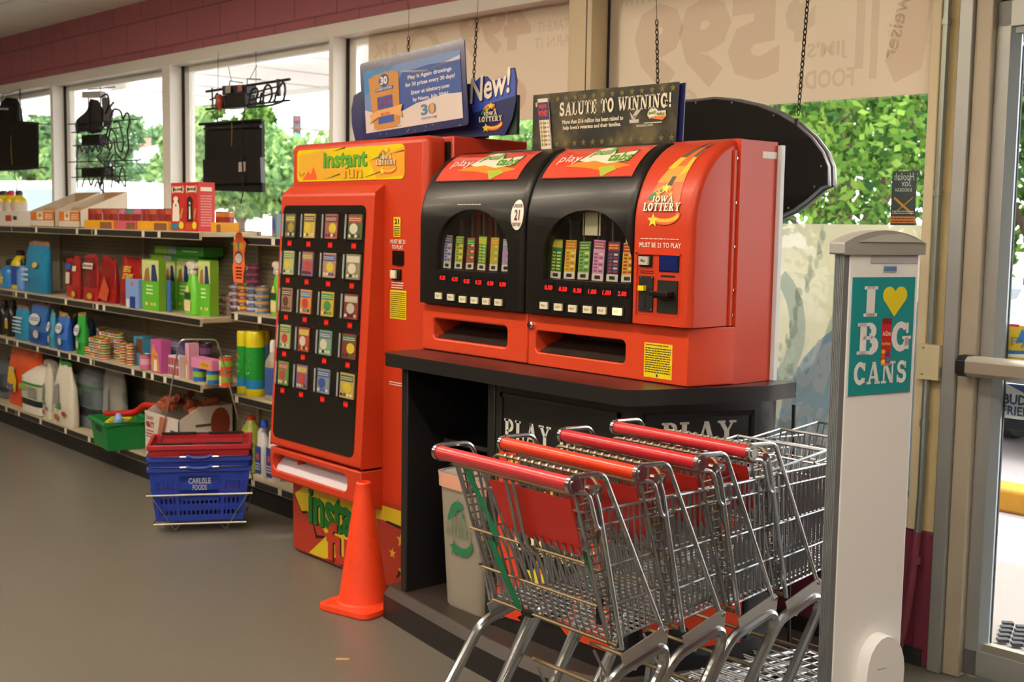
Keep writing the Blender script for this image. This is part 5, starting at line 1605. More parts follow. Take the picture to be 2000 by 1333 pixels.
b.text('B', f, px0 + .02, pz1 - .185, .066, .078, cw, slab=True, lift=.002); b.text('G', f, px0 + .128, pz1 - .18, .062, .074, cw, slab=True, lift=.002)
b.text('CANS', f, px0 + .014, pz0 + .024, .166, .056, cw, slab=True, lift=.002)
b.rect(f, px0 + .096, pz1 - .208, .03, .108, '#c8242c', .0022).rect(f, px0 + .096, pz1 - .112, .03, .014, '#8f1c28', .0024)
b.text('AriZona', f, px0 + .098, pz1 - .14, .026, .012, '#f0e2c0', .02, .0028); b.text('Fruit Punch', f, px0 + .098, pz1 - .163, .026, .008, '#f0d23a', .02, .0028)
for k in range(5): b.poly(arc(px0 + .103 + (k % 2) * .014, pz1 - .178 - k * .006, .007, .006, 0, 360, 8), f, ['#e8b82a', '#7a3a8a', '#e05a2a', '#4a7ac0', '#e8d23a'][k], .0026 + k * .0001)
b.rect(f, px0 + .096, pz1 - .212, .03, .006, '#b08a8a', .0028)
b.build('poster', gt, label='teal poster reading I heart BIG CANS')
b = B(); b.rect(f, .115, 1.405, .042, .014, '#8fb0d8', .001).lines(f, .117, 1.407, .038, .01, 2, '#3a5a9a', .002); b.build('small_sticker', gt)

# ================================================================ traffic cone
t = thing('traffic_cone', 'bright orange scuffed traffic cone in front of the instant machine', 'traffic cone', (-3.83, 2.60, 0), .25)
orange = M('cone_orange', '#f2441c', .42, noise=.06, nscale=14, coat=.1)
b = B()
w = .128
b.loft([(0, w, w, 7), (.006, w + .004, w + .004, 7), (.024, w + .002, w + .002, 7), (.03, w - .01, w - .01, 7)], lambda z, t: orange, 40)
b.build('base', t)
b = B(); b.lathe([(.11, .028), (.098, .036), (.095, .045), (.032, .475), (.031, .48), (.031, .495), (.027, .5), (.021, .5), (.02, .47)], orange, 40)
b.build('cone_body', t)
b = B()
r = random.Random(2)
scuff = M('scuff', '#a8361c', .6)
for i in range(14):
    a = r.uniform(-PI * .9, -PI * .1); z = r.uniform(.12, .3); L_ = r.uniform(.1, .35)
    R_ = lambda z: .095 - (z - .045) * (.063 / .43) + .0006
    vs = []
    for k in range(5):
        aa = a + L_ * k / 4
        for dz in (0, .0015 * math.sin(PI * (k + .3) / 5)):
            zz = z + dz + .008 * math.sin(k)
            vs.append((R_(zz) * math.cos(aa), R_(zz) * math.sin(aa), zz))
    b.add(vs, [(2 * k, 2 * k + 2, 2 * k + 3, 2 * k + 1) for k in range(4)], scuff)
b.build('scuff_marks', t)
# scrap of card on the floor
b = B(); q = onz(668, 1289, 0); b.T = Matrix.Translation((q.x, q.y, .0005)) @ Matrix.Rotation(.9, 4, 'Z')
b.prism([(-.022, -.01), (.024, -.012), (.026, .008), (-.02, .012)], lambda u, v, l: V((u, v, l)), 0, .002, M('tan_card', '#b08a5a', .8)); b.T = None
b.build('card_scrap', label='small torn piece of tan card lying on the floor', cat='litter')
# ================================================================ shelving
beige = M('beige_shelf_metal', '#b5a88c', .5, noise=.04, nscale=3)
rail_m = M('black_price_rail', '#1c1b1e', .25, coat=.3)
pegm = peg_mat('pegboard', '#8c836f', '#4a4438')
kick = M('black_kick', '#171516', .5)
SZ = [.14, .635, .985, 1.44]
def gondola(label, x0, x1, yf, yb, zs, seed):
    t = thing('gondola_shelving', label, 'shelving', ((x0 + x1) / 2, yb, 0))
    T_ = Matrix.Translation((-(x0 + x1) / 2, -yb, 0))
    b = B(T_); b.box(x0, yb, .1, x1, yb + .02, zs[3] + .005, pegm); b.build('back_panel', t)
    b = B(T_); b.box(x0, yb - .02, 0, x0 + .03, yb, zs[3], M('upright_metal', '#8f8672', .5)); b.build('upright', t)
    b = B(T_); b.box(x0, yf + .01, 0, x1, yf + .03, zs[0] - .03, kick); b.build('kick_plate', t)
    r = random.Random(seed)
    for z in zs:
        s = B(T_); s.box(x0 + .004, yf + .008, z - .028, x1 - .004, yb, z, beige)
        o = s.build('shelf', t, bevel=.003)
        s = B(T_); s.box(x0 + .006, yf - .004, z - .044, x1 - .006, yf + .008, z - .002, beige)
        s.box(x0 + .012, yf - .007, z - .039, x1 - .012, yf - .004, z - .007, rail_m)
        x = x0 + .05
        while x < x1 - .06:
            if r.random() < .5: s.box(x, yf - .0085, z - .039, x + .034, yf - .007, z - .006, M('price_card', '#dcd6c4', .6))
            x += r.uniform(.1, .3)
        s.build('price_rail', o)
    return t
YF_, YB_ = 2.93, 3.265
for i, (a, c) in enumerate(((-10.1, -8.68), (-8.68, -7.26), (-7.26, -5.83))):
    gondola(['beige gondola shelving bay at the left edge, mostly dark bottles and blue bags', 'middle beige gondola shelving bay with dog treat and litter bags', 'beige gondola shelving bay with green boxes, cat food cans and meat box'][i], a, c, YF_, YB_, SZ, i)
RZ_ = [.147, .573, 1.015, 1.42]
YR = 3.10
gondola('recessed beige gondola shelving bay beside the instant ticket machine', -5.826, -4.78, YR, YB_, RZ_, 9)

# ---- goods: px range on the shelf -> real place and size
def place(L, R, top, bot, y, z):
    a, c = at(L, bot, y), at(R, bot, y)
    h = at((L + R) / 2, top, y).z - z
    return a.x, c.x, h
def carton(label, L, R, top, y, z, depth, front, deco=None, side=None, bot=None, cat='box', name='carton', group=None, x=None, h=None, lift=0, full=True):
    bot = bot or 560
    if x: x0, x1 = x
    else:
        x0, x1, hh = place(L, R, top, bot, y, z + lift); h = h or hh
        if full: x1 = x0 + max((x1 - x0) * .45, x1 - x0 - 1.1 * depth)
    b = B(Matrix.Translation((-(x0 + x1) / 2, -y, -z - lift)))
    z += lift
    b.box(x0, y, z, x1, y + depth, z + h, side or front)
    b.box(x0 + .001, y - .001, z + .001, x1 - .001, y, z + h - .001, front)
    if deco: deco(b, plane((x0, y - .001, z), (1, 0, 0), (0, 0, 1)), x1 - x0, h)
    o = b.build(name, bevel=.0015, label=label, cat=cat, group=group)
    o.location = ((x0 + x1) / 2, y, z)
    return o
def pouch(label, L, R, top, y, z, c1, c2=None, deco=None, depth=.1, bot=560, lean=0, topcol=None, gloss=.25, cat='bag', group=None, square=False):
    depth *= .62
    x0, x1, h = place(L, R, top, bot, y, z)
    x1 = x0 + max((x1 - x0) * .5, x1 - x0 - .95 * depth)
    w = (x1 - x0) / 2
    m1_ = M('pouch_' + c1.strip('#'), c1, gloss, bump=.5, bscale=26)
    m2_ = M('pouch_' + (c2 or c1).strip('#'), c2 or c1, gloss, bump=.5, bscale=26)
    m3_ = M('pouch_' + (topcol or c1).strip('#'), topcol or c1, gloss, bump=.5, bscale=26)
    d = depth / 2
    b = B()
    prof = [(0, w * .93, d * .9, 5), (.02, w * .98, d, 4), (h * .3, w, d * 1.05, 3.2), (h * .6, w * .98, d * .9, 3, lean * .3), (h * .82, w * .96, d * .55, 3, lean * .7), (h * .93, w * .95, d * .18, 4, lean * .9), (h, w * .96, .003, 6, lean)]
    def mf(zf, t):
        return m3_ if zf > .8 else (m2_ if (.25 < zf < .8 and .56 < t < .94) else m1_)
    if square: prof = prof[:4] + [(h * .8, w * .8, d * .5, 3), (h * .93, w * .62, d * .2, 4), (h, w * .55, .003, 6)]
    b.loft(prof, mf, 36)
    from mathutils import noise as _n
    sd = V((x0 * 7, y * 5, h * 9))
    for i, p in enumerate(b.v):
        q = V(p); k = min(1, q.z / h * 2)
        nv = _n.noise_vector(q * 14 + sd) * .009 * k + _n.noise_vector(q * 40 + sd) * .003 * k
        if q.z > h * .9: nv += V((0, 0, _n.noise(V((q.x * 25, 0, 3)) + sd) * .022))
        b.v[i] = tuple(q + nv)
    f = lambda u, v, l=0: V((u - w + lean * max(0, v / h - .3) ** 1.0, -d * (1.06 if v < h * .5 else 1.06 - (v / h - .5) * 1.7) - l, v))
    if deco:
        g_ = f
        f = lambda u, v, l=0: g_(u, v, l + .006)
        deco(b, f, 2 * w, h)
    return b.build('pouch_bag' if not square else 'paper_bag', label=label, cat=cat, group=group, loc=((x0 + x1) / 2, y + d, z))
def bottle(label, L, R, top, y, z, body, cap, lab=None, bot=560, shape='square', cat='bottle', group=None, capf=.22, name='bottle', flat=.8, deco=None):
    x0, x1, h = place(L, R, top, bot, y, z)
    r = (x1 - x0) / 2 * .74
    t = thing(name, label, cat, ((x0 + x1) / 2 - r * .25, y + r * flat, z), group=group)
    b = B()
    n0 = h * (1 - capf)
    m_ = M('bottle_' + body.strip('#'), body, .28, coat=.2)
    lm = M('label_' + (lab or body).strip('#'), lab or body, .4)
    b.loft([(0, r * .9, r * flat * .9, 3.5), (.006, r, r * flat, 3.5), (n0 * .12, r, r * flat, 3.5), (n0 * .14, r * 1.004, r * flat * 1.004, 3.5), (n0 * .66, r * 1.004, r * flat * 1.004, 3.5), (n0 * .68, r, r * flat, 3.5), (n0 * .8, r * .95, r * flat * .95, 3), (n0 * .92, r * .55, r * flat * .6, 2.4), (n0, r * .36, r * .36, 2)],
           lambda zf, a: lm if .3 < zf < .58 else m_, 24)
    if deco: deco(b, plane((-r, -r * flat * 1.01, 0), (1, 0, 0), (0, 0, 1)), 2 * r, h)
    b.build('body', t)
    b = B(); b.lathe([(r * .42, 0), (r * .42, h * capf * .7), (r * .3, h * capf * .95), (r * .2, h * capf)], M('cap_' + cap.strip('#'), cap, .35), 18); b.build('cap', t, loc=(0, 0, n0 - .004))
    return t
_cans = {}
def can(x, y, z, r, h, body, rim, band=None, label='', group=None, key=None, cat='can', name='food_can'):
    k = (r, h, body, rim, band)
    if k in _cans:
        o = _cans[k].copy(); COL.objects.link(o)
    else:
        rm = M('can_rim_' + rim.strip('#'), rim, .25, .85)
        bm_ = M('can_body_' + body.strip('#'), body, .35); bd = M('can_band_' + (band or body).strip('#'), band or body, .35)
        b = B(); b.lathe([(r * .94, 0, rm), (r, .002, rm), (r, .005, bm_), (r, h * .35, bd), (r, h * .72, bm_), (r, h - .005, rm), (r, h - .001, rm), (r * .94, h, rm), (r * .93, h - .002, rm), (0.001, h - .0025, rm)], rm, 22)
        f = lambda u, v, l=0: V((r * math.sin(u / r) * (1 + l / r), -r * math.cos(u / r) * (1 + l / r), v))
        b.rect(f, -r * .5, h * .15, r * .42, h * .6, '#efe6cf', .0006); b.rect(f, r * .1, h * .4, r * .5, h * .25, band or '#c8503a', .0007)
        o = b.build(name, cat=cat); _cans[k] = o
    o.location = (x, y, z)
    o.rotation_euler.z = rnd.uniform(-.5, .5)
    o['label'] = label
    if group: o['group'] = group
    return o

# ---------- top shelf
z = SZ[3]
for k, (L, R) in enumerate(((-14, 3), (3, 18), (19, 34))):
    bottle('yellow oil bottle in the white tray, %s of the three at the left edge' % ['leftmost', 'middle', 'rightmost'][k], L, R, 371, 2.97, z + .045, '#d8b81c', '#2a2322' if k != 1 else '#b82a28', '#c8b8a8', 420, group='yellow oil bottles on the top shelf', capf=.16)
carton('white cardboard tray under the yellow oil bottles', -20, 56, 412, 2.945, z, .16, '#d9d3c8', lambda b, f, w, h: (b.rect(f, w * .55, h * .3, w * .2, h * .4, '#c0483a'), b.rect(f, w * .8, h * .4, w * .12, h * .25, '#3a3a3a')), bot=438, name='cardboard_tray')
def display(label, L, R, y=2.94):
    x0, x1, _ = place(L, R, 400, 438, y, z)
    w = x1 - x0; d = .31; h0, h1 = .105, .235
    t = thing('display_box', label, 'box', (x0, y, z))
    kraft = M('kraft_white', '#d8cab6', .7, noise=.05); brn = M('kraft_brown', '#a88558', .75, noise=.08)
    b = B()
    for xx in (0, w - .004): b.prism([(0, 0), (d, 0), (d, h1), (0, h0)], lambda u, v, l, xx=xx: V((xx + l, u, v)), 0, .004, kraft)
    b.box(0, 0, 0, w, .004, h0, kraft).box(0, d - .004, 0, w, d, h1, brn).box(0, 0, 0, w, d, .004, brn)
    f = plane((0, 0, 0), (1, 0, 0), (0, 0, 1))
    b.rect(f, .004, .042, w - .008, .058, '#e07a2a', .0008); b.rect(f, w * .28, .046, w * .26, .05, '#ece4d2', .0014); b.poly(arc(w * .41, .075, w * .08, .015, 0, 360, 10), f, '#c8a02a', .002); b.lines(f, w * .62, .05, w * .3, .038, 3, '#f2e6d2', .0014)
    b.build('body', t)
    b = B(); b.loft([(.005, w * .45, d * .42, 5), (.09, w * .44, d * .42, 4), (.13, w * .36, d * .36, 3)], lambda zf, a: M('brown_paper', '#a98a64', .6, bump=.4, bscale=20), 20, c=(w / 2, d / 2, 0)); b.build('paper_liner', t)
display('left of the two white display boxes with orange labels on the top shelf', 60, 106)
display('right of the two white display boxes with orange labels, crumpled liner inside', 115, 156)
def tray_jars(label, L, R, c_tray, n, cols, jl, top=406):
    x0, x1, h = place(L, R, top, 442, 2.95, z)
    carton(label, 0, 0, 0, 2.945, z, .1, c_tray, lambda b, f, w, hh: b.rect(f, w * .55, 0, w * .4, hh * .8, '#8a5a38', .0006), x=(x0, x1), h=.05, name='display_tray')
    for i in range(n):
        x = x0 + (x1 - x0) * (i + .5) / n
        can(x, 2.995, z + .008, (x1 - x0) / n * .42, h - .012, cols[i % len(cols)], '#b89a80', '#8a2a22', jl, group='treat jars standing in trays on the top shelf', name='treat_jar', cat='jar')
tray_jars('yellow display tray right of the white display boxes', 167, 223, '#e8a51f', 4, ['#a8342a', '#c0583a'], 'red treat jar in the yellow tray beside the display boxes')
tray_jars('pink display tray of treat jars in the middle of the top shelf', 225, 268, '#d85a6a', 3, ['#c86a8a', '#5f8a7a'], 'pink or green treat jar in the pink tray on the top shelf')
tray_jars('yellow display tray just left of the dog biscuit boxes', 270, 331, '#e8a51f', 4, ['#a8342a', '#c0583a'], 'red treat jar in the tray left of the dog biscuit boxes')
tray_jars('small yellow tray right of the dog biscuit boxes', 414, 434, '#e8a51f', 1, ['#c8702c'], 'orange treat jar right of the dog biscuit boxes', 412)
def dog(dark):
    def d(b, f, w, h):
        b.rect(f, w * .15, h * .8, w * .7, h * .12, '#e9dcc0'); b.poly(arc(w * .15, h * .86, w * .08, h * .085, 0, 360, 8), f, '#e9dcc0'); b.poly(arc(w * .85, h * .86, w * .08, h * .085, 0, 360, 8), f, '#e9dcc0')
        b.text('MILK-BONE', f, w * .18, h * .83, w * .64, h * .06, '#3a1a14', .03, .002)
        c = '#2a211e' if dark else '#efe4d4'
        b.poly([(w * .1, h * .2), (w * .14, h * .5), (w * .2, h * .68), (w * .5, h * .7), (w * .6, h * .5), (w * .62, h * .2)], f, c, .0016)
        b.poly(arc(w * .36, h * .62, w * .2, h * .1, 0, 360, 12), f, c, .0018); b.poly([(w * .14, h * .68), (w * .1, h * .52), (w * .24, h * .62)], f, '#4a3020', .002); b.poly([(w * .58, h * .68), (w * .66, h * .54), (w * .48, h * .62)], f, '#4a3020', .002)
        b.poly([(w * .3, h * .25), (w * .32, h * .6), (w * .42, h * .6), (w * .44, h * .25)], f, '#efe4d4', .0022); b.poly(arc(w * .37, h * .53, w * .05, h * .025, 0, 360, 8), f, '#1a1614', .0026)
        b.rect(f, 0, h * .03, w * .55, h * .12, '#3f7a9a' if not dark else '#c8502a', .0024); b.poly(arc(w * .75, h * .12, w * .18, h * .08, 0, 360, 12), f, '#e8d22a', .0026)
        b.poly([(w * .66, h * .28), (w * .8, h * .48), (w * .92, h * .46), (w * .76, h * .25)], f, '#c88a4a', .0022)
    return d
redb = '#c82a22'
carton('tall red dog biscuit box with a white dog, left of the pair', 335, 362, 357, 2.95, z, .06, redb, dog(False), bot=447, full=False)
def sidep(b, f, w, h):
    dog(True)(b, f, w, h)
    g = plane((w + f(0, 0).x + .0003, f(0, 0).y + .001, f(0, 0).z), (0, 1, 0), (0, 0, 1))
    b.rect(g, .015, h * .82, .065, h * .08, '#e9dcc0', .001); b.lines(g, .015, h * .1, .065, h * .65, 12, '#e09a90', .001, seed=4)
carton('tall red dog biscuit box with a dark dog, right of the pair', 363, 387, 356, 2.95, z, .098, redb, sidep, bot=447, full=False)
carton('small grey and blue carton on the top shelf beside the instant machine', 531, 552, 418, 3.13, RZ_[3], .06, '#6f8a94', lambda b, f, w, h: (b.poly(arc(w * .5, h * .5, w * .3, h * .35, 0, 360, 10), f, '#3a4fa0'), b.rect(f, w * .2, h * .15, w * .3, h * .15, '#d8502a', .002)), bot=450)
# ---------- second shelf
z = SZ[2]
bottle('blue bottle with black cap at the left edge of the second shelf', -6, 17, 505, 2.97, z, '#2f80c8', '#1a1a1c', '#2f80c8', 558, deco=lambda b, f, w, h: b.poly(star(w * .5, h * .3, w * .3), f, '#e8c82a', .002))
bottle('yellow bottle with black cap between two blue ones', 18, 36, 488, 3.0, z, '#d8c01c', '#1a1a1c', '#2a4aa0', 560, capf=.14)
bottle('light blue bottle with black cap beside the blue bag, second shelf', 30, 44, 504, 2.95, z, '#5a8fd8', '#1a1a1c', '#6a9ae0', 562)
pouch('shiny blue dog food bag with brown torn top on the second shelf', 44, 93, 472, 2.95, z, '#1f7fae', '#2388b8', lambda b, f, w, h: (b.lines(f, w * .06, h * .2, w * .3, h * .3, 3, '#bfe0ea', .004, seed=2), b.poly(arc(w * .65, h * .55, w * .12, h * .06, 0, 360, 10), f, '#d8b84a', .004)), .13, 563, .03, '#9a6a52')
pouch('small red and blue treat packet left of the dog treat bags', 128, 146, 506, 3.0, z, '#b02a26', '#8a2226', lambda b, f, w, h: (b.rect(f, w * .1, h * .72, w * .7, h * .15, '#3a5ab0', .003), b.rect(f, w * .2, h * .35, w * .5, h * .3, '#d8cab0', .003)), .04, 570)
pouch('narrow red dog treat bag, leftmost of the treat bags', 140, 157, 502, 2.95, z, '#9a2420', '#a82c24', lambda b, f, w, h: (b.rect(f, w * .2, h * .66, w * .6, h * .12, '#d8c8b0', .003), b.poly(arc(w * .5, h * .12, w * .3, h * .07, 0, 360, 10), f, '#c8a82a', .003)), .07, 574)
pouch('red dog treat bag with a white bone-shaped logo', 160, 192, 501, 2.95, z, '#a82426', '#7c1f20', lambda b, f, w, h: (b.rect(f, w * .15, h * .72, w * .7, h * .13, '#e0d4c0', .006), b.text('MILK-BONE', f, w * .2, h * .755, w * .6, h * .06, '#3a1a14', .03, .007), b.poly(arc(w * .7, h * .12, w * .2, h * .07, 0, 360, 10), f, '#c8a82a', .004)), .08, 577)
pouch('red dog treat bag with orange patch right of the bone logo bag', 192, 228, 504, 2.97, z, '#9c1f1c', '#8a1c1a', lambda b, f, w, h: (b.poly([(w * .1, h * .1), (w * .5, h * .6), (w * .9, h * .3), (w * .7, h * .05)], f, '#c8502c', .004),), .1, 582)
pouch('wide dark red treat bag with yellow lettering beside the green boxes', 229, 278, 504, 2.96, z, '#8c1618', '#a01c18', lambda b, f, w, h: (b.text('BEG', f, w * .35, h * .7, w * .35, h * .13, '#d8a83a', .04, .008), b.text('STRIPS', f, w * .35, h * .56, w * .5, h * .12, '#d8a83a', .04, .006)), .12, 584)
o = carton('pale blue carton leaning at an angle in front of the green boxes', 246, 279, 546, 2.935, z, .05, '#7fa0d8', lambda b, f, w, h: (b.rect(f, w * .35, 0, w * .4, h * .4, '#1f3a8a'), b.rect(f, w * .05, 0, w * .25, h * .3, '#d8dce4'), b.poly(arc(w * .5, h * .85, w * .1, h * .08, 0, 360, 8), f, '#e05a4a')), bot=590)
def pet(b, f, w, h):
    b.rect(f, 0, h * .58, w, h * .4, '#c8d08a'); b.poly([(w * .1, h * .56), (w * .2, h * .8), (w * .4, h * .85), (w * .5, h * .56)], f, '#9a6a42', .0014); b.poly([(w * .55, h * .58), (w * .6, h * .9), (w * .8, h * .9), (w * .95, h * .58)], f, '#20356a', .0014)
    b.rect(f, 0, 0, w, h * .57, '#5fb82a', .0016); b.lines(f, w * .25, h * .3, w * .4, h * .22, 3, '#e4f0c0', .002, seed=3)
    for i in range(4): b.poly(arc(w * (.25 + i * .17), h * .13, w * .06, h * .035, 0, 360, 8), f, ['#e8e0c0', '#c87a3a', '#e0c84a', '#c8d8a0'][i], .002)
gs = '#79a82a'
gx = [(279, 311, 507, 595, 2.945, 'front green pet pad box with a puppy, leftmost'), (322, 343, 509, 575, 3.09, 'green pet pad box standing behind the leftmost one'), (345, 372, 509, 572, 3.10, 'green pet pad box behind the front spray bottle'), (388, 411, 509, 590, 3.02, 'green pet pad box, rightmost of the row')]
for k, (L, R, tp, bt, y, lb) in enumerate(gx):
    carton(lb, L, R, tp, y, z, .042 if k == 0 else .05, '#6fae2a', pet, gs, bot=bt, full=False)
def flat_box(b, f, w, h): b.rect(f, w * .3, h * .1, w * .16, h * .8, '#a8b0b4'); b.text('SWIFFER', f, w * .6, h * .3, w * .3, h * .4, '#bfe08a', .02, .002); b.rect(f, w * .03, h * .1, w * .26, h * .8, '#8fc03a', .0008)
xa = at(296, 500, 3.12).x; xb = at(391, 500, 3.12).x
def fb(b, f, w, h): b.rect(f, w * .3, h * .1, w * .16, h * .8, '#a8b0b4'); b.lines(f, w * .6, h * .3, w * .3, h * .4, 1, '#bfe08a', .002); b.rect(f, w * .03, h * .1, w * .26, h * .8, '#8fc03a', .0008)
carton('long green box lying flat across the pet pad boxes', 0, 0, 0, 3.11, z + .262, .12, '#3f9a3a', fb, x=(xa, xb), h=.05)
carton('long green box lying flat, topmost of the stack', 0, 0, 0, 3.11, z + .313, .12, '#3f9a3a', fb, x=(xa + .06, xb + .06), h=.05)
o = carton('blue folded card between the green boxes', 326, 334, 548, 2.97, z, .01, '#3f6ab0', None, bot=590)
def spray(label, L, R, top, y, z, bot):
    x0, x1, h = place(L, R, top, bot, y, z)
    r = (x1 - x0) / 2 * .72
    t = thing('spray_bottle', label, 'spray bottle', ((x0 + x1) / 2, y + r, z))
    gm = M('green_spray', '#6cc83a', .3, coat=.2)
    b = B(); b.loft([(0, r * .9, r * .55, 3), (.005, r, r * .62, 3), (h * .3, r, r * .62, 3), (h * .5, r * .8, r * .5, 2.6), (h * .66, r * .62, r * .42, 2.4), (h * .76, r * .36, r * .36, 2)], lambda zf, a: gm, 22)
    f = plane((-r, -r * .64, 0), (1, 0, 0), (0, 0, 1))
    b.rect(f, r * .35, h * .08, r * 1.2, h * .2, '#e0cf9a', .001).rect(f, r * .4, h * .3, r * 1.1, h * .12, '#1c4a26', .001).poly([(r * .5, h * .43), (r * 1.4, h * .43), (r * 1.1, h * .55), (r * .8, h * .55)], f, '#d8cf7a', .001)
    b.build('body', t)
    b = B(); wt = M('trigger_white', '#d9cfc6', .4)
    b.lathe([(r * .4, h * .76), (r * .4, h * .82), (r * .25, h * .84)], wt, 16)
    b.prism([(-r * .9, h * .9), (-r * .9, h * .96), (-r * .5, h * 1.0), (r * .6, h * .96), (r * .7, h * .88), (r * .2, h * .84), (-r * .3, h * .86), (-r * .62, h * .76), (-r * .72, h * .77), (-r * .5, h * .88)], lambda u, v, l: V((u, l, v)), -r * .28, r * .28, wt)
    b.build('trigger', t, bevel=.002)
    b = B(); b.box(-r * 1.15, -r * .2, h * .905, -r * .9, r * .2, h * .965, '#e8502c'); b.build('nozzle', t, label='orange nozzle')
    return t
spray('green spray bottle with white trigger in front of the pet pad boxes', 346, 373, 511, 2.95, z, 603)
zr = RZ_[2]
spray('green spray bottle with white trigger right beside the instant machine', 517, 541, 511, 3.12, zr, 609)
# small cans by the orange tag
def stack(L0, pitch, ncol, rows, y, z, bot, r, h, pal, lab, grp):
    for c in range(ncol):
        x = at(L0 + pitch * c, bot, y).x
        for k in range(rows[c]):
            col, bd = pal[(c * 3 + k) % len(pal)] if len(pal) > ncol else pal[c % len(pal)]
            can(x, y, z + k * h, r, h - .0006, col, '#c0b8a8', bd, lab[c] if isinstance(lab, list) else lab, grp)
stack(431, 15, 2, [3, 3], 3.16, SZ[2], 590, .031, .037, [('#a84a3c', '#c8c0b0'), ('#b85a4a', '#7a9a8a')], 'small red and silver can in the short stacks left of the orange shelf tag', 'small red cans left of the orange shelf tag')
stack(460, 17.5, 4, [4, 4, 4, 4], 3.19, zr, 590, .036, .036, [('#8a5a9a', '#c8c8d0'), ('#b8403a', '#d8a83a'), ('#4a5fa8', '#c0c4cc'), ('#5a7ab8', '#c8a050')],
      ['small purple can in the stacked column behind the orange shelf tag', 'small red and gold can in the stacked column right of the orange tag', 'small dark blue can in the column second from the right spray bottle', 'small light blue can in the column nearest the right spray bottle'], 'small cans stacked beside the right spray bottle')
for k in range(3): can(at(494, 547, 3.2).x, 3.2, zr + .144 + k * .037, .034, .036, '#8a2f6a', '#b0a8a0', '#c86a9a', 'small magenta can in the tall column above the other small cans', 'small magenta cans topping the tall column')
# orange hanging tag
t_ = at(468, 500, 3.085)
b = B()
f = plane((t_.x, 3.08, 0), (1, 0, 0), (0, 0, 1))
zt, zb_ = at(468, 452, 3.08).z, at(468, 552, 3.08).z
H_ = zt - zb_
tg = [(-.055, 0), (.045, -.003), (.05, H_ * .2), (.066, H_ * .3), (.058, H_ * .55), (.08, H_ * .78), (.05, H_ * .84), (.035, H_ * .97), (.0, H_), (-.03, H_ * .95), (-.035, H_ * .85), (-.06, H_ * .78), (-.055, H_ * .4), (-.068, H_ * .3)]
g = lambda u, v, l=0: f(u, v + zb_, l)
b.prism(tg, g, -.0008, .0008, M('orange_card', '#ee6a34', .6))
b.poly(arc(.0, H_ * .48, .045, H_ * .13, 0, 360, 16), g, '#3a3a3e', .0012); b.poly(arc(.0, H_ * .47, .038, H_ * .1, 0, 360, 16), g, '#b8c0c4', .0018); b.poly(arc(.0, H_ * .5, .02, H_ * .05, 0, 360, 12), g, '#d8a890', .0024)
b.rect(g, -.045, H_ * .62, .035, H_ * .16, '#d8b02a', .0016); b.rect(g, .0, H_ * .64, .05, H_ * .14, '#d8b02a', .0016); b.rect(g, -.005, H_ * .62, .012, H_ * .18, '#4a7ab8', .002)
b.lines(g, -.03, H_ * .06, .065, H_ * .26, 4, '#3a1a12', .002, seed=7)
b.build('shelf_tag', label='orange bottle-shaped card tag hanging from the top shelf, handwriting on it', cat='sign')
# ---------- third shelf
z = SZ[1]
for k, (L, R) in enumerate(((-8, 6), (8, 22))):
    bottle('dark bottle with yellow label on the third shelf, %s edge pair' % ['cut by the picture', 'inner of the'][k], L, R, 585 + k, 2.97, z, '#1a1718', '#2a1f20', '#1a1718', 655, cat='bottle', capf=.15, deco=lambda b, f, w, h, k=k: (b.rect(f, w * .2, h * .22, w * .6, h * .2, '#c8a82a' if k else '#a83a2a', .003), b.rect(f, w * .3, h * .42, w * .4, h * .08, '#d8d0c0', .003)))
bl = [(26, 56, 598, 664, 2.95, '#2a86b0', '#2f90ba', 'blue dog food bag on the third shelf, leftmost', '#8a5a4a', 0), (54, 93, 592, 668, 2.95, '#234f9a', '#3a6ab0', 'dark blue dog food bag with a puppy on the third shelf', '#7a5a50', .02),
      (93, 108, 611, 672, 2.94, '#3a86a8', '#4a96b8', 'narrow teal treat bag between the dark blue bags', '#4a96b0', 0), (108, 135, 613, 678, 2.94, '#2a5fb8', '#3f6fc8', 'bright blue treat bag with white logo on the third shelf', '#b08a3a', 0),
      (134, 146, 616, 672, 3.05, '#1f3f7a', '#1f3f7a', 'dark navy bag tucked behind the bright blue treat bag', '#a8903a', 0), (145, 168, 614, 683, 2.94, '#2f9a3c', '#38a844', 'green treat bag with white logo on the third shelf', '#a89a3a', 0), (164, 180, 625, 680, 3.1, '#16305a', '#16305a', 'dark blue bag behind the green treat bag', None, 0)]
for k, (L, R, tp, bt, y, c1_, c2_, lb, tc_, ln_) in enumerate(bl):
    pouch(lb, L, R, tp, y, z, c1_, c2_, (lambda b, f, w, h, k=k: (b.poly(arc(w * .5, h * .6, w * .32, h * .14, 0, 360, 12), f, '#d8dce4', .008), b.lines(f, w * .25, h * .56, w * .5, h * .1, 2, '#5a6a7a', .0095, seed=k), b.poly(arc(w * .6, h * .25, w * .16, h * .1, 0, 360, 10), f, '#c8c0b0', .005))) if k not in (0, 4, 6) else ((lambda b, f, w, h: b.lines(f, w * .1, h * .2, w * .7, h * .5, 5, '#bfe0ea', .006)) if k == 0 else None), .1, bt, ln_, tc_)
zq = [(0, 6), (1, 5), (2, 4), (3, 3), (4, 1)]
r_, h_ = .036, .032
gl = 'gold-rimmed cat food can in the stepped pile left of the cat food boxes'
gg_ = 'gold-rimmed cat food cans piled in steps'
x_start = at(180, 690, 2.99).x
pal = [('#d8c89a', '#3f7a5a'), ('#e0cfa0', '#c8502c'), ('#d4c094', '#4a6ab0'), ('#dcc8a0', '#b04a6a')]
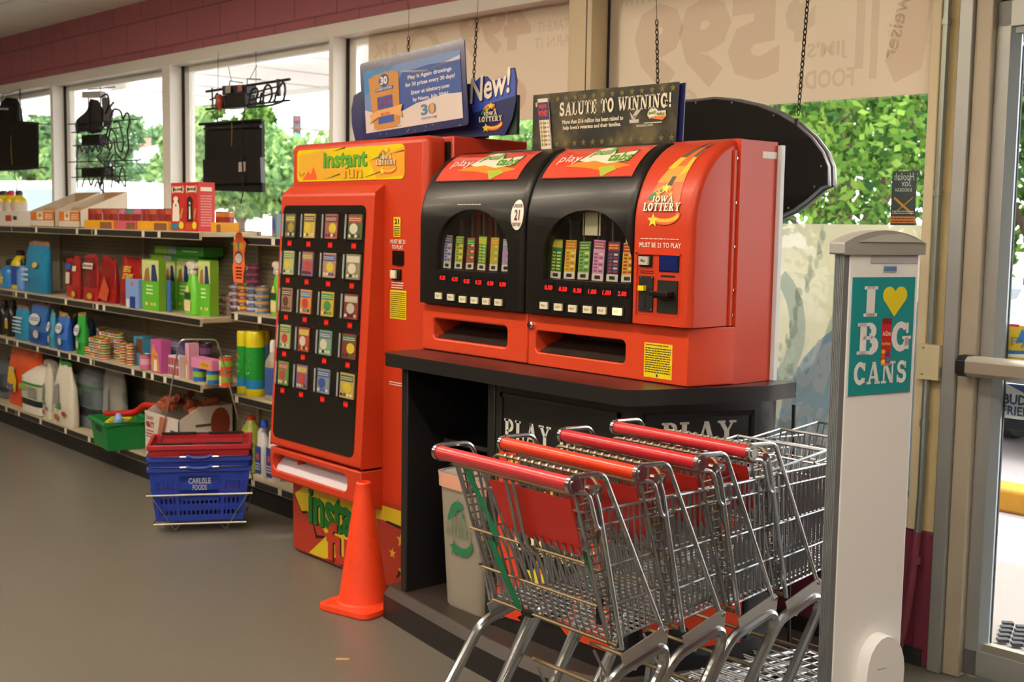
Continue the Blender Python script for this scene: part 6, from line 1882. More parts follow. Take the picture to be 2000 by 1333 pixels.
for row, y in enumerate((2.975, 3.06)):
    nlev = 4 if row == 0 else 5
    for lev in range(nlev):
        n = 4 - (lev // 2) if row == 0 else 4
        for k in range(n):
            x = x_start + .01 + k * .0755 + (.0 if row == 0 else .03)
            if row == 0: x += (lev // 2) * .0755
            c1_, c2_ = pal[(k + lev + row) % 4]
            can(x, y, z + lev * h_, r_, h_ - .0006, c1_, '#c8a84a', c2_, gl, gg_)
for k in range(3): can(at(197, 655, 3.14).x, 3.15, z + (k + 2) * h_ + .0, r_, h_ - .0006, '#d8b8a0', '#c8a84a', '#4a6ab0', 'gold-rimmed can on top of the leftmost column of the stepped pile', 'gold-rimmed cans of the tall back column')
for k in range(2): can(at(197, 655, 3.14).x, 3.15, z + k * h_, r_, h_ - .0006, '#d8b8a0', '#c8a84a', '#4a6ab0', 'gold-rimmed can on top of the leftmost column of the stepped pile', 'gold-rimmed cans of the tall back column')
for c_ in range(2):
    x = at(244 + c_ * 13, 706, 2.97).x
    for k in range(4): can(x, 2.965, z + k * .033, .023, .0325, '#e0cfa8', '#c8a84a', '#b8503a', 'small cream can in the twin columns beside the cat food boxes', 'small cream cans in twin columns')
def catface(b, f, w, h):
    b.poly([(w * .05, h * .05), (w * .1, h * .6), (w * .3, h * .9), (w * .42, h * .7), (w * .7, h * .6), (w * .9, h * .05)], f, '#d8924a', .0012)
    b.poly([(w * .3, h * .05), (w * .35, h * .4), (w * .6, h * .4), (w * .65, h * .05)], f, '#ece0cc', .0016); b.poly(arc(w * .35, h * .5, w * .05, h * .03, 0, 360, 8), f, '#3a2a1a', .002); b.poly(arc(w * .58, h * .48, w * .05, h * .03, 0, 360, 8), f, '#3a2a1a', .002)
carton('blue and pink cat food box with a brown open flap, third shelf', 262, 292, 660, 3.0, z, .08, '#3f8fb0', lambda b, f, w, h: (b.rect(f, w * .3, h * .45, w * .7, h * .5, '#6b4030'), b.rect(f, 0, h * .1, w * .3, h * .3, '#c84a8a')), bot=712)
can(at(287, 716, 2.96).x, 2.955, z, .035, .092, '#c86a8a', '#c8c0b8', '#e0a0b8', 'pink can with silver rim in front of the brown flap box')
carton('cat food box with an orange cat face, left one', 295, 325, 665, 2.94, z, .06, '#c0569a', catface, bot=726)
carton('lavender cat food carton behind the four-can pack', 327, 362, 668, 3.04, z + .0, .07, '#8a80b8', lambda b, f, w, h: (b.rect(f, w * .1, h * .4, w * .8, h * .25, '#4a6ab0'), b.lines(f, w * .1, h * .7, w * .8, h * .2, 2, '#d8c8e0')), bot=716)
carton('white and red four-can cat food pack on the third shelf', 329, 361, 697, 2.94, z, .06, '#d8c8c8', lambda b, f, w, h: [b.rect(f, w * (.05 + .24 * i), h * (.1 + .45 * j), w * .2, h * .36, '#b04a5a') for i in range(4) for j in range(2)], bot=730)
carton('cat food box with an orange cat face, right one', 362, 378, 672, 2.95, z, .06, '#d8a0b8', catface, bot=735)
for k in range(2): can(at(381 + 21 * k, 655, 3.12).x, 3.12, z + .09, .033, .09, '#6a3a7a', '#9a8aa0', '#a87ab0', 'purple can at the back of the third shelf above the pink pack', 'purple cans at the back of the third shelf')
for k in range(2): can(at(381 + 21 * k, 655, 3.12).x, 3.12, z, .033, .09, '#5a3a6a', '#9a8aa0', '#a87ab0', 'purple can standing low at the back, behind the blue cans', 'low purple cans behind the blue cans')
for k in range(2): can(at(388 + 27 * k, 738, 2.965).x, 2.97, z, .034, .078, '#2a6ac0', '#c8c0b0', '#8ab83a', 'blue and green can with a cat picture at the end of the third shelf', 'blue cat food cans at the shelf end')
carton('pink and yellow cat food pack resting on the blue cans', 373, 427, 676, 2.94, z, .065, '#d884b0', lambda b, f, w, h: (b.rect(f, w * .45, h * .15, w * .45, h * .6, '#d8a82a'), b.lines(f, w * .5, h * .3, w * .35, h * .3, 2, '#a83a4a')), bot=738, lift=.0785, h=.055)
for k in range(2): can(at(441, 738, 2.975).x, 2.975, z + k * .082, .034, .0815, '#d8582a', '#c8c0b8', '#8ab83a', ['lower', 'upper'][k] + ' orange can of the two stacked at the end of the third shelf')
zr = RZ_[1]
def aerosol(label, L, R, top, bot, y, cols):
    x0, x1, h = place(L, R, top, bot, y, zr)
    r = (x1 - x0) / 2 * .68
    t = thing('aerosol_can', label, 'spray can', ((x0 + x1) / 2, y + r, zr))
    q = [C(c, .3) for c in cols]
    b = B(); b.lathe([(r * .95, 0, q[0]), (r, .004, q[0]), (r, h * .12, q[1]), (r, h * .26, q[2]), (r, h * .76, q[3]), (r * .98, h * .8, q[3])], q[0], 24)
    f = lambda u, v, l=0: V((r * math.sin(u / r) * (1 + l / r), -r * math.cos(u / r) * (1 + l / r), v))
    b.poly(arc(0, h * .42, r * .55, h * .07, 0, 360, 12), f, '#e8e4d8', .0008); b.rect(f, -r * .5, h * .38, r, h * .04, '#2a2a2a', .0016); b.poly([(-r * .6, h * .62), (-r * .1, h * .6), (r * .5, h * .54), (r * .4, h * .58), (-r * .2, h * .67)], f, '#e85a2c', .001)
    b.build('body', t)
    b = B(); b.lathe([(r * .98, h * .8), (r * .99, h * .97), (r * .9, h), (.001, h)], C(cols[4], .3), 24); b.build('cap', t)
yl = '#e2d21c'
aerosol('yellow and green aerosol can, left of the front pair', 455, 474, 647, 762, 3.125, [yl, '#2a8ac8', '#1f9a38', yl, yl])
aerosol('yellow and green aerosol can, right of the front pair', 469, 496, 648, 764, 3.105, [yl, '#2a8ac8', '#1f9a38', yl, yl])
aerosol('yellow and blue aerosol can standing behind the green ones', 491, 511, 647, 756, 3.17, ['#8ab0c8', '#9ab8d0', '#3a8ac0', '#5aa8d8', yl])
bottle('clear squeeze bottle with blue and white cap beside the instant machine', 513, 536, 664, 3.12, zr, '#9a9484', '#dcd8d4', '#3a5a9a', 775, capf=.2)
# ---------- bottom shelf
z = SZ[0]
pouch('large orange cat litter bag with yellow print on the bottom shelf', 12, 80, 674, 2.99, z, '#d8481c', '#e0561f', lambda b, f, w, h: (b.poly([(w * .12, h * .25), (w * .16, h * .6), (w * .3, h * .62), (w * .45, h * .4), (w * .4, h * .22)], f, '#e0b82a', .008), b.text('25', f, w * .14, h * .22, w * .22, h * .12, '#3a4aa0', .05, .011), b.poly(arc(w * .32, h * .58, w * .05, h * .03, 0, 360, 8), f, '#a8b0b0', .011)), .16, 783)
def jug(label, L, R, top, y, body, band, bot, lid=None):
    x0, x1, h = place(L, R, top, bot, y, z)
    r = (x1 - x0) / 2 * .78
    t = thing('litter_jug', label, 'jug', ((x0 + x1) / 2, y + r * .7, z))
    m_ = M('jug_' + body.strip('#'), body, .35)
    b = B(); b.loft([(0, r * .9, r * .65, 5), (.008, r, r * .7, 5), (h * .72, r, r * .7, 5), (h * .8, r * .9, r * .62, 3), (h * .92, r * .5, r * .4, 2.5), (h * .95, r * .34, r * .3, 2)], lambda zf, a: m_, 28); b.build('body', t)
    b = B(); b.loft([(h * .18, r * 1.01, r * .71, 5), (h * .3, r * 1.01, r * .71, 5), (h * .58, r * 1.01, r * .71, 5), (h * .63, r * 1.01, r * .71, 5)], lambda zf, a: C(band[0]) if zf < .33 else (C(band[1]) if zf < .66 else C(band[2])), 28)
    f = plane((-r, -r * .715, 0), (1, 0, 0), (0, 0, 1)); b.lines(f, r * .9, h * .33, r * .8, h * .22, 5, '#4a4a48', .001); b.rect(f, r * .1, h * .46, r * .7, h * .1, '#8ab04a', .001)
    b.build('label_band', t)
    b = B(); b.tube(rounded([(-r * .5, 0, h * .86), (-r * .2, 0, h * 1.0), (r * .35, 0, h * .98), (r * .62, 0, h * .84)], .03), r * .14, m_, 8); b.build('carry_handle', t)
jug('white litter jug with black and green label bands in front of the orange bag', 31, 86, 712, 2.93, '#dcd6cc', ('#1f2222', '#b8b8ac', '#4a8a3a'), 800)
jug('grey-blue litter jug partly behind the white paper bags', 137, 193, 703, 3.02, '#6a7078', ('#1f2226', '#5f6a72', '#3f6a4a'), 792)
jug('dark grey jug at the left edge of the bottom shelf', -22, 14, 700, 3.02, '#5a6068', ('#2a2e34', '#4a545c', '#3a4a54'), 780)
wb = lambda b, f, w, h: (b.poly([(w * .2, h * .3), (w * .25, h * .6), (w * .45, h * .66), (w * .5, h * .35)], f, '#8a8a86', .004), b.poly(arc(w * .35, h * .12, w * .12, h * .05, 0, 360, 10), f, '#b0623a', .003), b.poly([(w * .25, h * .26), (w * .6, h * .36), (w * .55, h * .26)], f, '#4a9a3a', .003), b.poly(arc(w * .72, h * .2, w * .12, h * .04, 0, 360, 8), f, '#a84a3a', .003))
pouch('small white pet litter paper bag left of the larger one', 82, 103, 712, 2.95, z, '#cfc8b8', '#d4cdbd', wb, .1, 805, square=True, gloss=.5, topcol='#bdb6a6')
pouch('white pet litter paper bag with green folded top, bottom shelf', 100, 146, 708, 2.93, z, '#d4cdbd', '#d8d1c1', wb, .12, 818, square=True, gloss=.5, topcol='#3f8a3c')
pouch('grey translucent bag behind the green crate on the bottom shelf', 196, 243, 716, 3.05, z, '#8a8a86', '#908f8a', wb, .12, 792, gloss=.3)
# green crate jutting over the shelf edge
P = at(168, 850, 2.86)
def crate(label, name, loc, rz, W, D, H, col, cat):
    t = thing(name, label, cat, loc, rz)
    m_ = M('crate_' + col.strip('#'), col, .4, noise=.05)
    b = B(); k = .88
    for s in range(4):
        c, sn = [(0, 1), (1, 0), (0, -1), (-1, 0)][s]
    o0 = [(-W / 2 * k, -D / 2 * k), (W / 2 * k, -D / 2 * k), (W / 2 * k, D / 2 * k), (-W / 2 * k, D / 2 * k)]
    o1 = [(-W / 2, -D / 2), (W / 2, -D / 2), (W / 2, D / 2), (-W / 2, D / 2)]
    q = .006
    i0 = [(x * (1 - 2 * q / W), y * (1 - 2 * q / D)) for x, y in o0]; i1 = [(x * (1 - 2 * q / W), y * (1 - 2 * q / D)) for x, y in o1]
    vs = [(x, y, 0) for x, y in o0] + [(x, y, H) for x, y in o1] + [(x, y, H) for x, y in i1] + [(x, y, q) for x, y in i0]
    fs = [(3, 2, 1, 0)] + [(i, (i + 1) % 4, 4 + (i + 1) % 4, 4 + i) for i in range(4)] + [(4 + i, 4 + (i + 1) % 4, 8 + (i + 1) % 4, 8 + i) for i in range(4)] + [(8 + i, 8 + (i + 1) % 4, 12 + (i + 1) % 4, 12 + i) for i in range(4)] + [(12, 13, 14, 15)]
    b.add(vs, fs, m_); b.build('body', t, bevel=.004)
    b = B(); p = [(-W / 2, -D / 2), (W / 2, -D / 2), (W / 2, D / 2), (-W / 2, D / 2)]
    b.tube([(x * 1.01, y * 1.01, H - .012) for x, y in p], .012, m_, 6, closed=True); b.build('rim', t)
    for s in (-1, 1):
        b = B()
        f = plane((0, 0, 0), (s, 0, 0), (0, s * D * .06 / 1 * (-1) * 0, 1))
        b.box(-W * .16, s * D * .485 - .003, H * .6, W * .16, s * D * .485 + .003, H * .76, M('handle_slot_dark', '#123a1c', .6) if col == '#17803a' else gasket); b.build('handle_slot', t)
    return t
crate('dark green plastic crate jutting out over the bottom shelf', 'plastic_crate', (-6.92, 2.95, .142), math.radians(-8), .36, .28, .17, '#17803a', 'crate')
b = B(); b.T = Matrix.Translation((-6.96, 2.93, .27)) @ Matrix.Rotation(.2, 4, 'Z') @ Matrix.Rotation(.5, 4, 'X'); b.box(-.09, -.07, -.02, .09, .07, .01, '#d8c81c'); f = plane((-.09, -.07, .01), (1, 0, 0), (0, 1, 0)); b.lines(f, .02, .02, .14, .1, 5, '#8a7a1c', .001); b.T = None
b.build('packet', label='yellow packet lying in the green crate', cat='packet')
b = B(); b.tube(rounded([(-6.97, 2.87, .335), (-6.86, 2.92, .345), (-6.78, 2.98, .355), (-6.7, 3.0, .415), (-6.6, 3.04, .40)], .04), [.016] * 2 + [.02] * 14 + [.03] * 20, M('red_plastic', '#b8241c', .35), 10)
b.build('red_scoop', label='red plastic scoop handle sticking out of the green crate', cat='scoop')
b = B(); b.loft([(0, .03, .02, 3), (.06, .035, .025, 3), (.09, .012, .008, 3)], lambda zf, a: M('pale_blue_film', '#8ab0e0', .4), 14); b.build('packet', label='pale blue packet in the green crate', cat='packet', loc=(-6.85, 2.9, .26))
# meat snack box
t = thing('meat_display_box', 'white cardboard display box full of wrapped meat bones, bottom shelf', 'box', (-6.29, 2.91, .142))
wht_c = M('white_carton', '#cfc4ba', .6, noise=.03); mred = '#a82a2a'
W_, D_ = .43, .33
b = B()
b.prism([(0, 0), (D_, 0), (D_, .33), (.12, .33), (0, .26)], lambda u, v, l: V((l, u, v)), -W_ / 2, -W_ / 2 + .005, wht_c)
b.prism([(0, 0), (D_, 0), (D_, .33), (.12, .33), (0, .26)], lambda u, v, l: V((l, u, v)), W_ / 2 - .005, W_ / 2, wht_c)
b.box(-W_ / 2, 0, 0, W_ / 2, .005, .27, wht_c).box(-W_ / 2, D_ - .005, 0, W_ / 2, D_, .33, wht_c).box(-W_ / 2, 0, 0, W_ / 2, D_, .005, wht_c)
f = plane((-W_ / 2, 0, .06), (.83, 0, 0), (0, 0, 1))
b.text('CADET', f, .02, .165, .1, .02, mred, .03, .001); b.text('MEATY', f, .02, .12, .11, .035, mred, .05, .001); b.lines(f, .02, .06, .1, .05, 3, mred, .001); b.poly([(.15, .03), (.2, .2), (.3, .2), (.22, .02)], f, '#b06a58', .001)
g = plane((W_ / 2 + .001, 0, .06), (0, 1, 0), (0, 0, 1)); b.poly(arc(.25, .17, .06, .09, 0, 360, 16), g, '#8a3a2c', .001); b.rect(g, .04, .06, .1, .07, mred, .001); b.rect(g, .1, .16, .09, .014, '#4a4644', .001); b.rect(f, .32, .02, .1, .04, mred, .001); b.rect(f, .33, .13, .07, .012, '#4a4644', .001); b.poly(arc(.4, .09, .016, .02, 0, 360, 10), f, '#6a2a5a', .0016)
b.build('body', t)
bone = M('wrapped_bone', '#a8563c', .25, noise=.3, nscale=18, coat=.5)
r = random.Random(11)
for i in range(20):
    x, y = r.uniform(-.16, .16), r.uniform(.05, .28)
    b = B(); a = r.uniform(0, PI); k = r.uniform(.04, .07)
    d = V((math.cos(a), math.sin(a), r.uniform(-.2, .3)))
    p = V((x, y, .285 + r.uniform(0, .065)))
    b.tube([p - d * k, p - d * k * .7, p, p + d * k * .7, p + d * k], [.016, .024, .019, .024, .015], bone, 9)
    b.build('wrapped_bone', label='film-wrapped brown meat bone heaped in the white display box', cat='dog chew', group='wrapped meat bones in the display box', loc=(-6.29, 2.91, .142))
zr = RZ_[0]
bottle('clear bottle of yellow-green cleaner with red cap on the bottom shelf', 465, 493, 812, 3.13, zr, '#a8b04a', '#c8382c', '#b0b450', 915, capf=.08)
def toilet(label, L, R, top, bot, y):
    x0, x1, h = place(L, R, top, bot, y, zr)
    r = (x1 - x0) / 2 * .78
    t = thing('toilet_cleaner', label, 'bottle', ((x0 + x1) / 2, y + r, zr))
    wm = M('white_hdpe', '#dcd8dc', .35)
    b = B(); b.loft([(0, r * .8, r * .55, 3), (.006, r * .86, r * .6, 3), (h * .5, r * .86, r * .6, 3), (h * .62, r * .8, r * .5, 3), (h * .78, r * .5, r * .4, 2.4, -r * .4), (h * .88, r * .36, r * .32, 2, r * .1)], lambda zf, a: wm, 22)
    f = plane((-r * .8, -r * .62, 0), (1, 0, 0), (0, 0, 1)); b.rect(f, 0, h * .06, r * 1.2, h * .48, '#22408a', .001); b.poly(arc(r * .6, h * .36, r * .35, h * .06, 0, 360, 10), f, '#c8483a', .002); b.lines(f, r * .1, h * .12, r, h * .14, 3, '#d8dce8', .002)
    b.build('body', t)
    b = B(); b.lathe([(r * .42, 0), (r * .4, h * .08), (r * .25, h * .13)], C('#1f4fc8'), 16); b.build('cap', t, loc=(r * .15, 0, h * .87))
toilet('white angled-neck cleaner bottle with blue cap, left of two', 488, 511, 822, 922, 3.12)
toilet('white angled-neck cleaner bottle with blue cap, nearest the instant machine', 510, 533, 822, 928, 3.115)

# ================================================================ basket stand with hand baskets
SC = V((-5.39, 2.70, 0))
sa = math.radians(41.2)
SR = PI / 2 - sa + .2      # local +x runs along the picture plane
st = thing('basket_stand', 'chromed wire stand holding stacked hand baskets', 'rack', SC, SR)
wr = M('stand_wire', '#b9b5a8', .3, .9)
def basket(label, z, col, group=None):
    t = thing('shopping_basket', label, 'shopping basket', (SC.x, SC.y, z), SR, group)
    m_ = M('basket_' + col.strip('#'), col, .42, noise=.04)
    W0, W1, D0, D1, H = .2, .232, .13, .155, .255
    b = B()
    def wall(s, axis):
        # slatted wall with openings, on a slightly flared plane
        L0, L1 = (W0, W1) if axis == 'x' else (D0, D1)
        o0, o1 = (D0, D1) if axis == 'x' else (W0, W1)
        def f(u, v, l):
            k = v / H
            wd = (L0 + (L1 - L0) * k); of = o0 + (o1 - o0) * k
            a = u * wd; c = (of + l) * s
            return V((a, c, v)) if axis == 'x' else V((c, a, v))
        for v0, v1 in ((0, .03), (.07, .085), (.115, .155), (.195, .255)): b.prism([(-1, v0), (1, v0), (1, v1), (-1, v1)], f, -.0025, .0025, m_)
        b.prism([(-.42, .14), (.42, .14), (.42, .225), (-.42, .225)], f, -.0025, .0025, m_)
        b.prism([(-.42, .1), (.42, .1), (.42, .15), (-.42, .15)], f, -.002, .0025, m_)
        n = 21 if axis == 'x' else 13
        for i in range(n):
            u = -1 + 2 * i / (n - 1)
            b.prism([(u - .018, .02), (u + .018, .02), (u + .018, .22), (u - .018, .22)], f, -.002, .002, m_)
        for u in (-.97, -.5, .5, .97): b.prism([(u - .04, 0), (u + .04, 0), (u + .04, H), (u - .04, H)], f, -.002, .0035, m_)
    for s in (-1, 1): wall(s, 'x'); wall(s, 'y')
    b.box(-W0, -D0, 0, W0, D0, .004, m_)
    b.build('body', t)
    b = B()
    ring = lambda w, d, z: [(-w, -d, z), (w, -d, z), (w, d, z), (-w, d, z)]
    vs = ring(W1 + .012, D1 + .012, .243) + ring(W1 + .012, D1 + .012, .268) + ring(W1 - .004, D1 - .004, .268) + ring(W1 - .004, D1 - .004, .243)
    b.add(vs, [(4 * r + i, 4 * r + (i + 1) % 4, 4 * ((r + 1) % 4) + (i + 1) % 4, 4 * ((r + 1) % 4) + i) for r in range(4) for i in range(4)], m_)
    b.build('rim', t, bevel=.004)
    return t
bk1 = basket('lower blue hand basket lettered CARLISLE FOODS in the wire stand', .055, '#223fae')
b = B(); f = lambda u, v, l=0: V((u, -(.13 + .025 * v / .255) - .0035 - l, v))
b.text('CARLISLE', f, -.052, .185, .104, .028, '#c8ccd4', .015, .001); b.text('FOODS', f, -.033, .152, .066, .028, '#c8ccd4', .015, .001); b.build('lettering', bk1)
bk2 = basket('upper blue hand basket nested in the lettered one', .105, '#223fae')
bk3 = basket('red hand basket on top of the blue ones', .163, '#b02430')
for i, (bk, zz) in enumerate(((bk1, .272), (bk2, .272))):
    b = B()
    for s in (-1, 1):
        b.tube(rounded([(-.245, s * .03, zz), (-.245, s * .168, zz - .002), (-.03, s * .172, zz - .002), (.03, s * .172, zz - .002), (.245, s * .168, zz - .002), (.245, s * .03, zz)], .03), .003, M('handle_wire_dark', '#3a3c44', .35, .8), 6)
        b.tube([(-.09, s * .174, zz - .002), (-.04, s * .174, zz - .002)], .0045, wr, 6).tube([(.04, s * .174, zz - .002), (.09, s * .174, zz - .002)], .0045, wr, 6)
        b.tube(rounded([(-.06, s * .172, zz + .004), (-.03, s * .172, zz - .008), (.03, s * .172, zz - .008), (.06, s * .172, zz + .004)], .01), .008, M('basket_223fae', '#223fae'), 8)
    b.build('carry_handle', bk)
for s in (-1, 1): b = B(); b.box(-.2, s * .152 - .008, .268, -.03, s * .152 + .008, .276, gasket).box(.03, s * .152 - .008, .268, .2, s * .152 + .008, .276, gasket).box(-.03, s * .152 - .004, .27, .03, s * .152 + .004, .273, gasket); b.build('folded_handle', bk3)
b = B()
for z_, w_, d_ in ((.045, .215, .15), (.19, .245, .17)):
    b.tube([(-w_, -d_, z_), (w_, -d_, z_), (w_, d_, z_), (-w_, d_, z_)], .004, wr, 7, closed=True)
for s in (-1, 1):
    for q in (-1, 1):
        b.tube(rounded([(q * .225, s * .172, .19), (q * .12, s * .12, .006), (q * .09, s * .15, .045)], .01), .003, wr, 6)
for q in (-1, 1): b.tube([(q * .215, 0, .045), (q * .245, 0, .19)], .003, wr, 6)
b.build('base_frame', st)
b = B(); b.tube(rounded([(-.245, .165, .19), (-.2, .15, .4), (-.105, .12, .91), (.075, .12, .91), (.2, .15, .4), (.245, .165, .19)], .03), .0038, wr, 7)
b.tube([(-.105, .12, .90), (-.12, .122, .86)], .002, wr, 6).tube([(.075, .12, .90), (.08, .122, .86)], .002, wr, 6)
b.build('loop_handle', st)

# ================================================================ neon signs in the windows
neon = M('unlit_neon_tube', '#1e1c1d', .35)
nwire = M('neon_wire_frame', '#242224', .5)
nbox = M('black_sign_box', '#0c0b0c', .45, spec=.3)
def nf(px, py, off): u, z = onwall(px, py, off); return V((u, off, z))
def pxpoly(pts, off): return [nf(x, y, off) for x, y in pts]
def neon_thing(label, name='neon_sign'): return thing(name, label, 'neon sign', P0, WA)
OFF = -.06
# second window: horse rider script
t = neon_thing('unlit neon sign with script tubing and horse cutout in the second window')
b = B()
for a_, c_ in (((133, 243), (268, 233)), ((140, 259), (240, 249)), ((143, 285), (245, 277)), ((134, 317), (270, 313)), ((148, 330), (240, 325)), ((140, 347), (250, 344)), ((172, 175), (225, 170))): b.tube(pxpoly([a_, c_], OFF), .0045, nwire, 6)
for a_, c_ in (((151, 235), (151, 368)), ((173, 180), (173, 320)), ((196, 170), (197, 366)), ((225, 300), (225, 366))): b.tube(pxpoly([a_, c_], OFF + .01), .004, nwire, 6)
b.build('wire_frame', t)
b = B()
rr = random.Random(21)
def squig(pts, r=.0065): b.tube(rounded(pxpoly(pts, OFF - .02), .03, 3), r, neon, 7)
squig([(150, 355), (150, 300), (156, 280), (160, 300), (165, 285), (170, 303), (176, 283), (180, 300), (186, 280), (192, 300), (196, 285)], .005)
squig([(215, 232), (222, 212), (236, 216), (240, 236), (246, 220), (252, 222), (254, 240), (248, 255), (252, 290), (242, 315), (226, 300), (222, 270)])
squig([(222, 240), (232, 235), (242, 280), (238, 300), (230, 290), (226, 262), (216, 250), (210, 280), (216, 300)])
squig([(200, 250), (215, 236), (205, 275), (214, 296), (220, 282), (205, 262)])
squig([(178, 196), (175, 215), (150, 235), (152, 262), (165, 250), (180, 262), (196, 245)])
squig([(197, 190), (210, 182), (214, 202), (205, 225), (214, 210), (222, 200)])
squig([(200, 330), (215, 345), (232, 358), (225, 340), (235, 350), (246, 368), (243, 330), (236, 328), (232, 360)], .005)
squig([(160, 366), (165, 348), (172, 344), (178, 366), (182, 350), (190, 345), (196, 366), (205, 340), (214, 352), (222, 330)], .005)
squig([(185, 366), (190, 352), (196, 366)], .005)
for _ in range(7):
    x = rr.uniform(198, 225); y = rr.uniform(240, 340)
    squig([(x, y), (x + rr.uniform(-12, 12), y + 18), (x + rr.uniform(-12, 12), y + 30), (x + rr.uniform(-6, 10), y + 46)], .005)
b.build('glass_tubing', t)
def plate_px(name, parent, pts, off, th, mat):
    q = pxpoly(pts, off)
    b = B(); n = len(q)
    b.add([p for p in q] + [p + V((0, th, 0)) for p in q], [tuple(range(n)), tuple(reversed(range(n, 2 * n)))] + [(i, n + i, n + (i + 1) % n, (i + 1) % n) for i in range(n)], mat)
    return b.build(name, parent)
plate_px('horse_cutout', t, [(176, 193), (190, 196), (200, 215), (198, 258), (180, 262), (165, 256), (150, 262), (146, 245), (158, 228), (170, 215)], OFF + .02, .008, M('dark_cutout', '#2d2a2c', .5))
plate_px('rider_cutout', t, [(198, 192), (208, 190), (220, 222), (216, 250), (202, 248), (200, 215)], OFF + .03, .006, M('grey_cutout', '#6a6a70', .5))
plate_px('transformer_box', t, [(160, 179), (196, 178), (196, 190), (160, 191)], OFF, .04, M('white_transformer', '#b8b4ae', .5))
plate_px('transformer_box', t, [(159, 264), (194, 262), (194, 284), (159, 286)], OFF, .06, nbox)
plate_px('transformer_box', t, [(159, 328), (205, 326), (205, 345), (159, 347)], OFF, .06, nbox)
# first window
t = neon_thing('black backed neon sign hanging in the leftmost window')
plate_px('sign_box', t, [(-30, 236), (50, 237), (71, 239), (71, 330), (50, 332), (-30, 336)], OFF, .02, nbox)
plate_px('upper_backing', t, [(-10, 232), (2, 200), (12, 190), (22, 192), (30, 212), (34, 240), (-10, 246)], OFF - .005, .05, nbox)
b = B(); b.tube(pxpoly([(-10, 240), (95, 243)], OFF), .004, nwire, 6).tube(pxpoly([(0, 325), (95, 328)], OFF), .004, nwire, 6)
for x in (38, 40): b.tube(pxpoly([(x, 176), (x, 236)], OFF), .003, nwire, 5)
b.tube(pxpoly([(4, 195), (5, 184), (18, 182), (40, 174)], OFF), .003, nwire, 5)
b.tube(rounded(pxpoly([(26, 198), (34, 202), (39, 235)], OFF), .02), .003, nwire, 5); b.build('wire_frame', t)
b = B(); b.tube(rounded(pxpoly([(28, 332), (30, 350), (34, 358), (32, 374)], OFF), .03), .0035, nbox, 6); b.build('power_cord', t)
b = B(); b.tube(pxpoly([(21, 264), (22, 300), (24, 322)], OFF - .01), .0025, M('brass_pull_chain', '#9a7a3a', .35, .9), 5).tube(pxpoly([(-5, 213), (15, 213)], OFF - .012), .008, M('white_clip', '#c9cdd0', .4), 6); b.build('pull_chain', t)
# third window
t = neon_thing('long unlit neon script sign with black transformer in the third window')
b = B()
b.tube(pxpoly([(403, 179), (566, 155)], OFF), .008, nwire, 6).tube(pxpoly([(402, 214), (566, 196)], OFF), .007, nwire, 6).tube(pxpoly([(482, 175), (483, 154), (510, 155)], OFF), .003, nwire, 6).tube(pxpoly([(448, 168), (449, 158), (474, 162)], OFF), .003, nwire, 6)
b.tube(pxpoly([(414, 172), (416, 214)], OFF), .006, nwire, 6).tube(pxpoly([(543, 155), (545, 188)], OFF), .012, nwire, 6)
b.tube(pxpoly([(446, 130), (452, 158)], OFF), .002, nwire, 5).tube(pxpoly([(502, 128), (488, 154)], OFF), .002, nwire, 5)
b.build('wire_frame', t)
b = B()
squig([(486, 205), (490, 178), (500, 170), (505, 180), (498, 200), (508, 205), (510, 180), (516, 190), (512, 203)])
squig([(515, 200), (514, 178), (522, 164), (530, 170), (532, 190), (524, 200), (536, 200), (540, 180), (546, 170), (554, 158), (558, 175), (554, 198), (540, 203), (528, 206), (500, 209), (484, 210)])
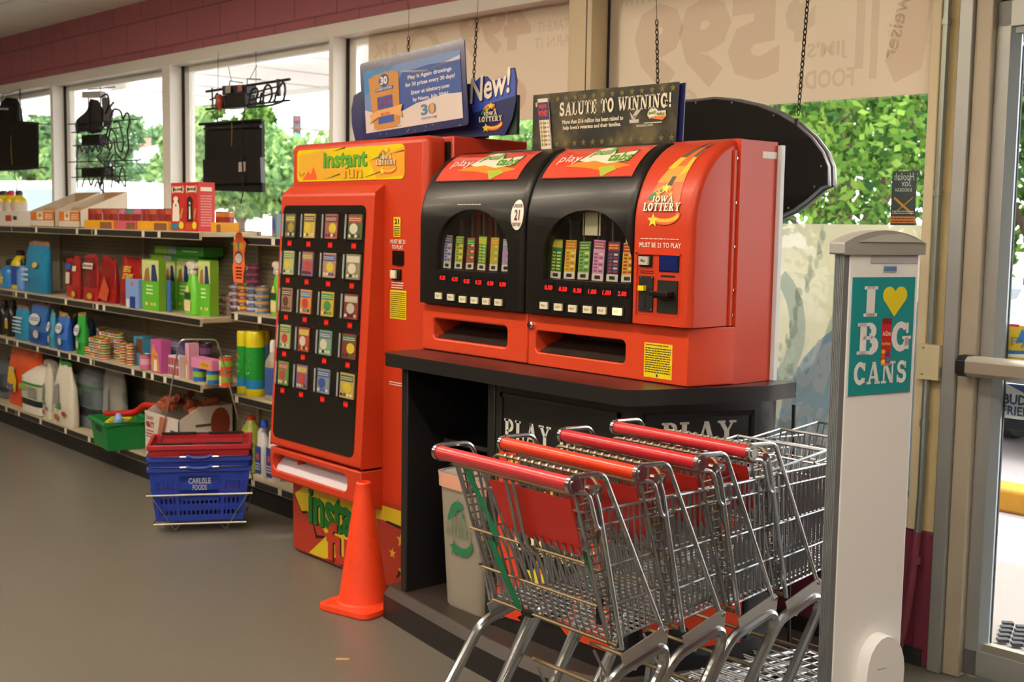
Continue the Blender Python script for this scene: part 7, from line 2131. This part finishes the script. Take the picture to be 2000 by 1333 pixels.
squig([(484, 185), (500, 180), (530, 172), (548, 168)], .005); squig([(488, 196), (520, 186), (545, 180)], .005); squig([(420, 190), (425, 180), (430, 200), (436, 184), (440, 208)], .005); squig([(410, 195), (424, 190), (420, 212), (432, 216)], .005)
b.build('glass_tubing', t)
plate_px('transformer_box', t, [(432, 187), (478, 183), (480, 209), (432, 213)], OFF - .02, .07, nbox)
plate_px('transformer_box', t, [(434, 168), (482, 165), (482, 182), (434, 186)], OFF - .01, .06, M('black_box_side', '#2a2629', .5))
plate_px('warning_label', t, [(440, 169), (450, 168), (450, 181), (440, 182)], OFF - .03, .002, M('label_grey', '#a89a94', .6)); plate_px('warning_label', t, [(464, 168), (472, 167), (472, 178), (464, 179)], OFF - .03, .002, M('label_red', '#b8625a', .6))
b = B(); b.lathe([(.006, -.05), (.02, -.03), (.024, .0), (.02, .03), (.008, .045)], M('red_bulb', '#a8483c', .3), 12); q = nf(429, 199, OFF - .03); b.build('bulb', t, loc=q)
b = B(); b.tube(rounded(pxpoly([(478, 212), (474, 240), (472, 300), (476, 372), (470, 398)], OFF - .04), .05), .004, nbox, 6); b.build('power_cord', t)
t = thing('menu_light_box', 'black back of a hanging light box in the third window', 'light box', P0, WA)
plate_px('body', t, [(400, 240), (511, 236), (512, 376), (400, 372)], OFF, .02, nbox)
plate_px('lower_body', t, [(396, 312), (508, 307), (510, 357), (397, 360)], OFF - .03, .03, M('black_box_front', '#171518', .25, coat=.2))
b = B(); b.tube(pxpoly([(390, 243), (512, 235)], OFF - .01), .009, nbox, 8).tube(pxpoly([(400, 252), (510, 247)], OFF - .01), .01, M('black_box_front'), 8); b.build('top_rail', t)
plate_px('rating_label', t, [(466, 317), (479, 316), (479, 335), (466, 336)], OFF - .034, .002, M('label_grey')); 
b = B(); b.tube(pxpoly([(453, 240), (453, 262), (452, 286)], OFF - .045), .002, M('brass_pull_chain'), 5); b.build('pull_chain', t)
b = B(); b.tube(pxpoly([(511, 250), (515, 376)], OFF + .02), .008, M('box_edge_light', '#d8dde0', .3), 6); b.build('edge_strip', t)
b = B()
for px_ in (426, 500): b.tube([nf(px_, 238, OFF), nf(px_, 100, OFF)], .0015, nwire, 5)
b.build('hanging_wire', t)
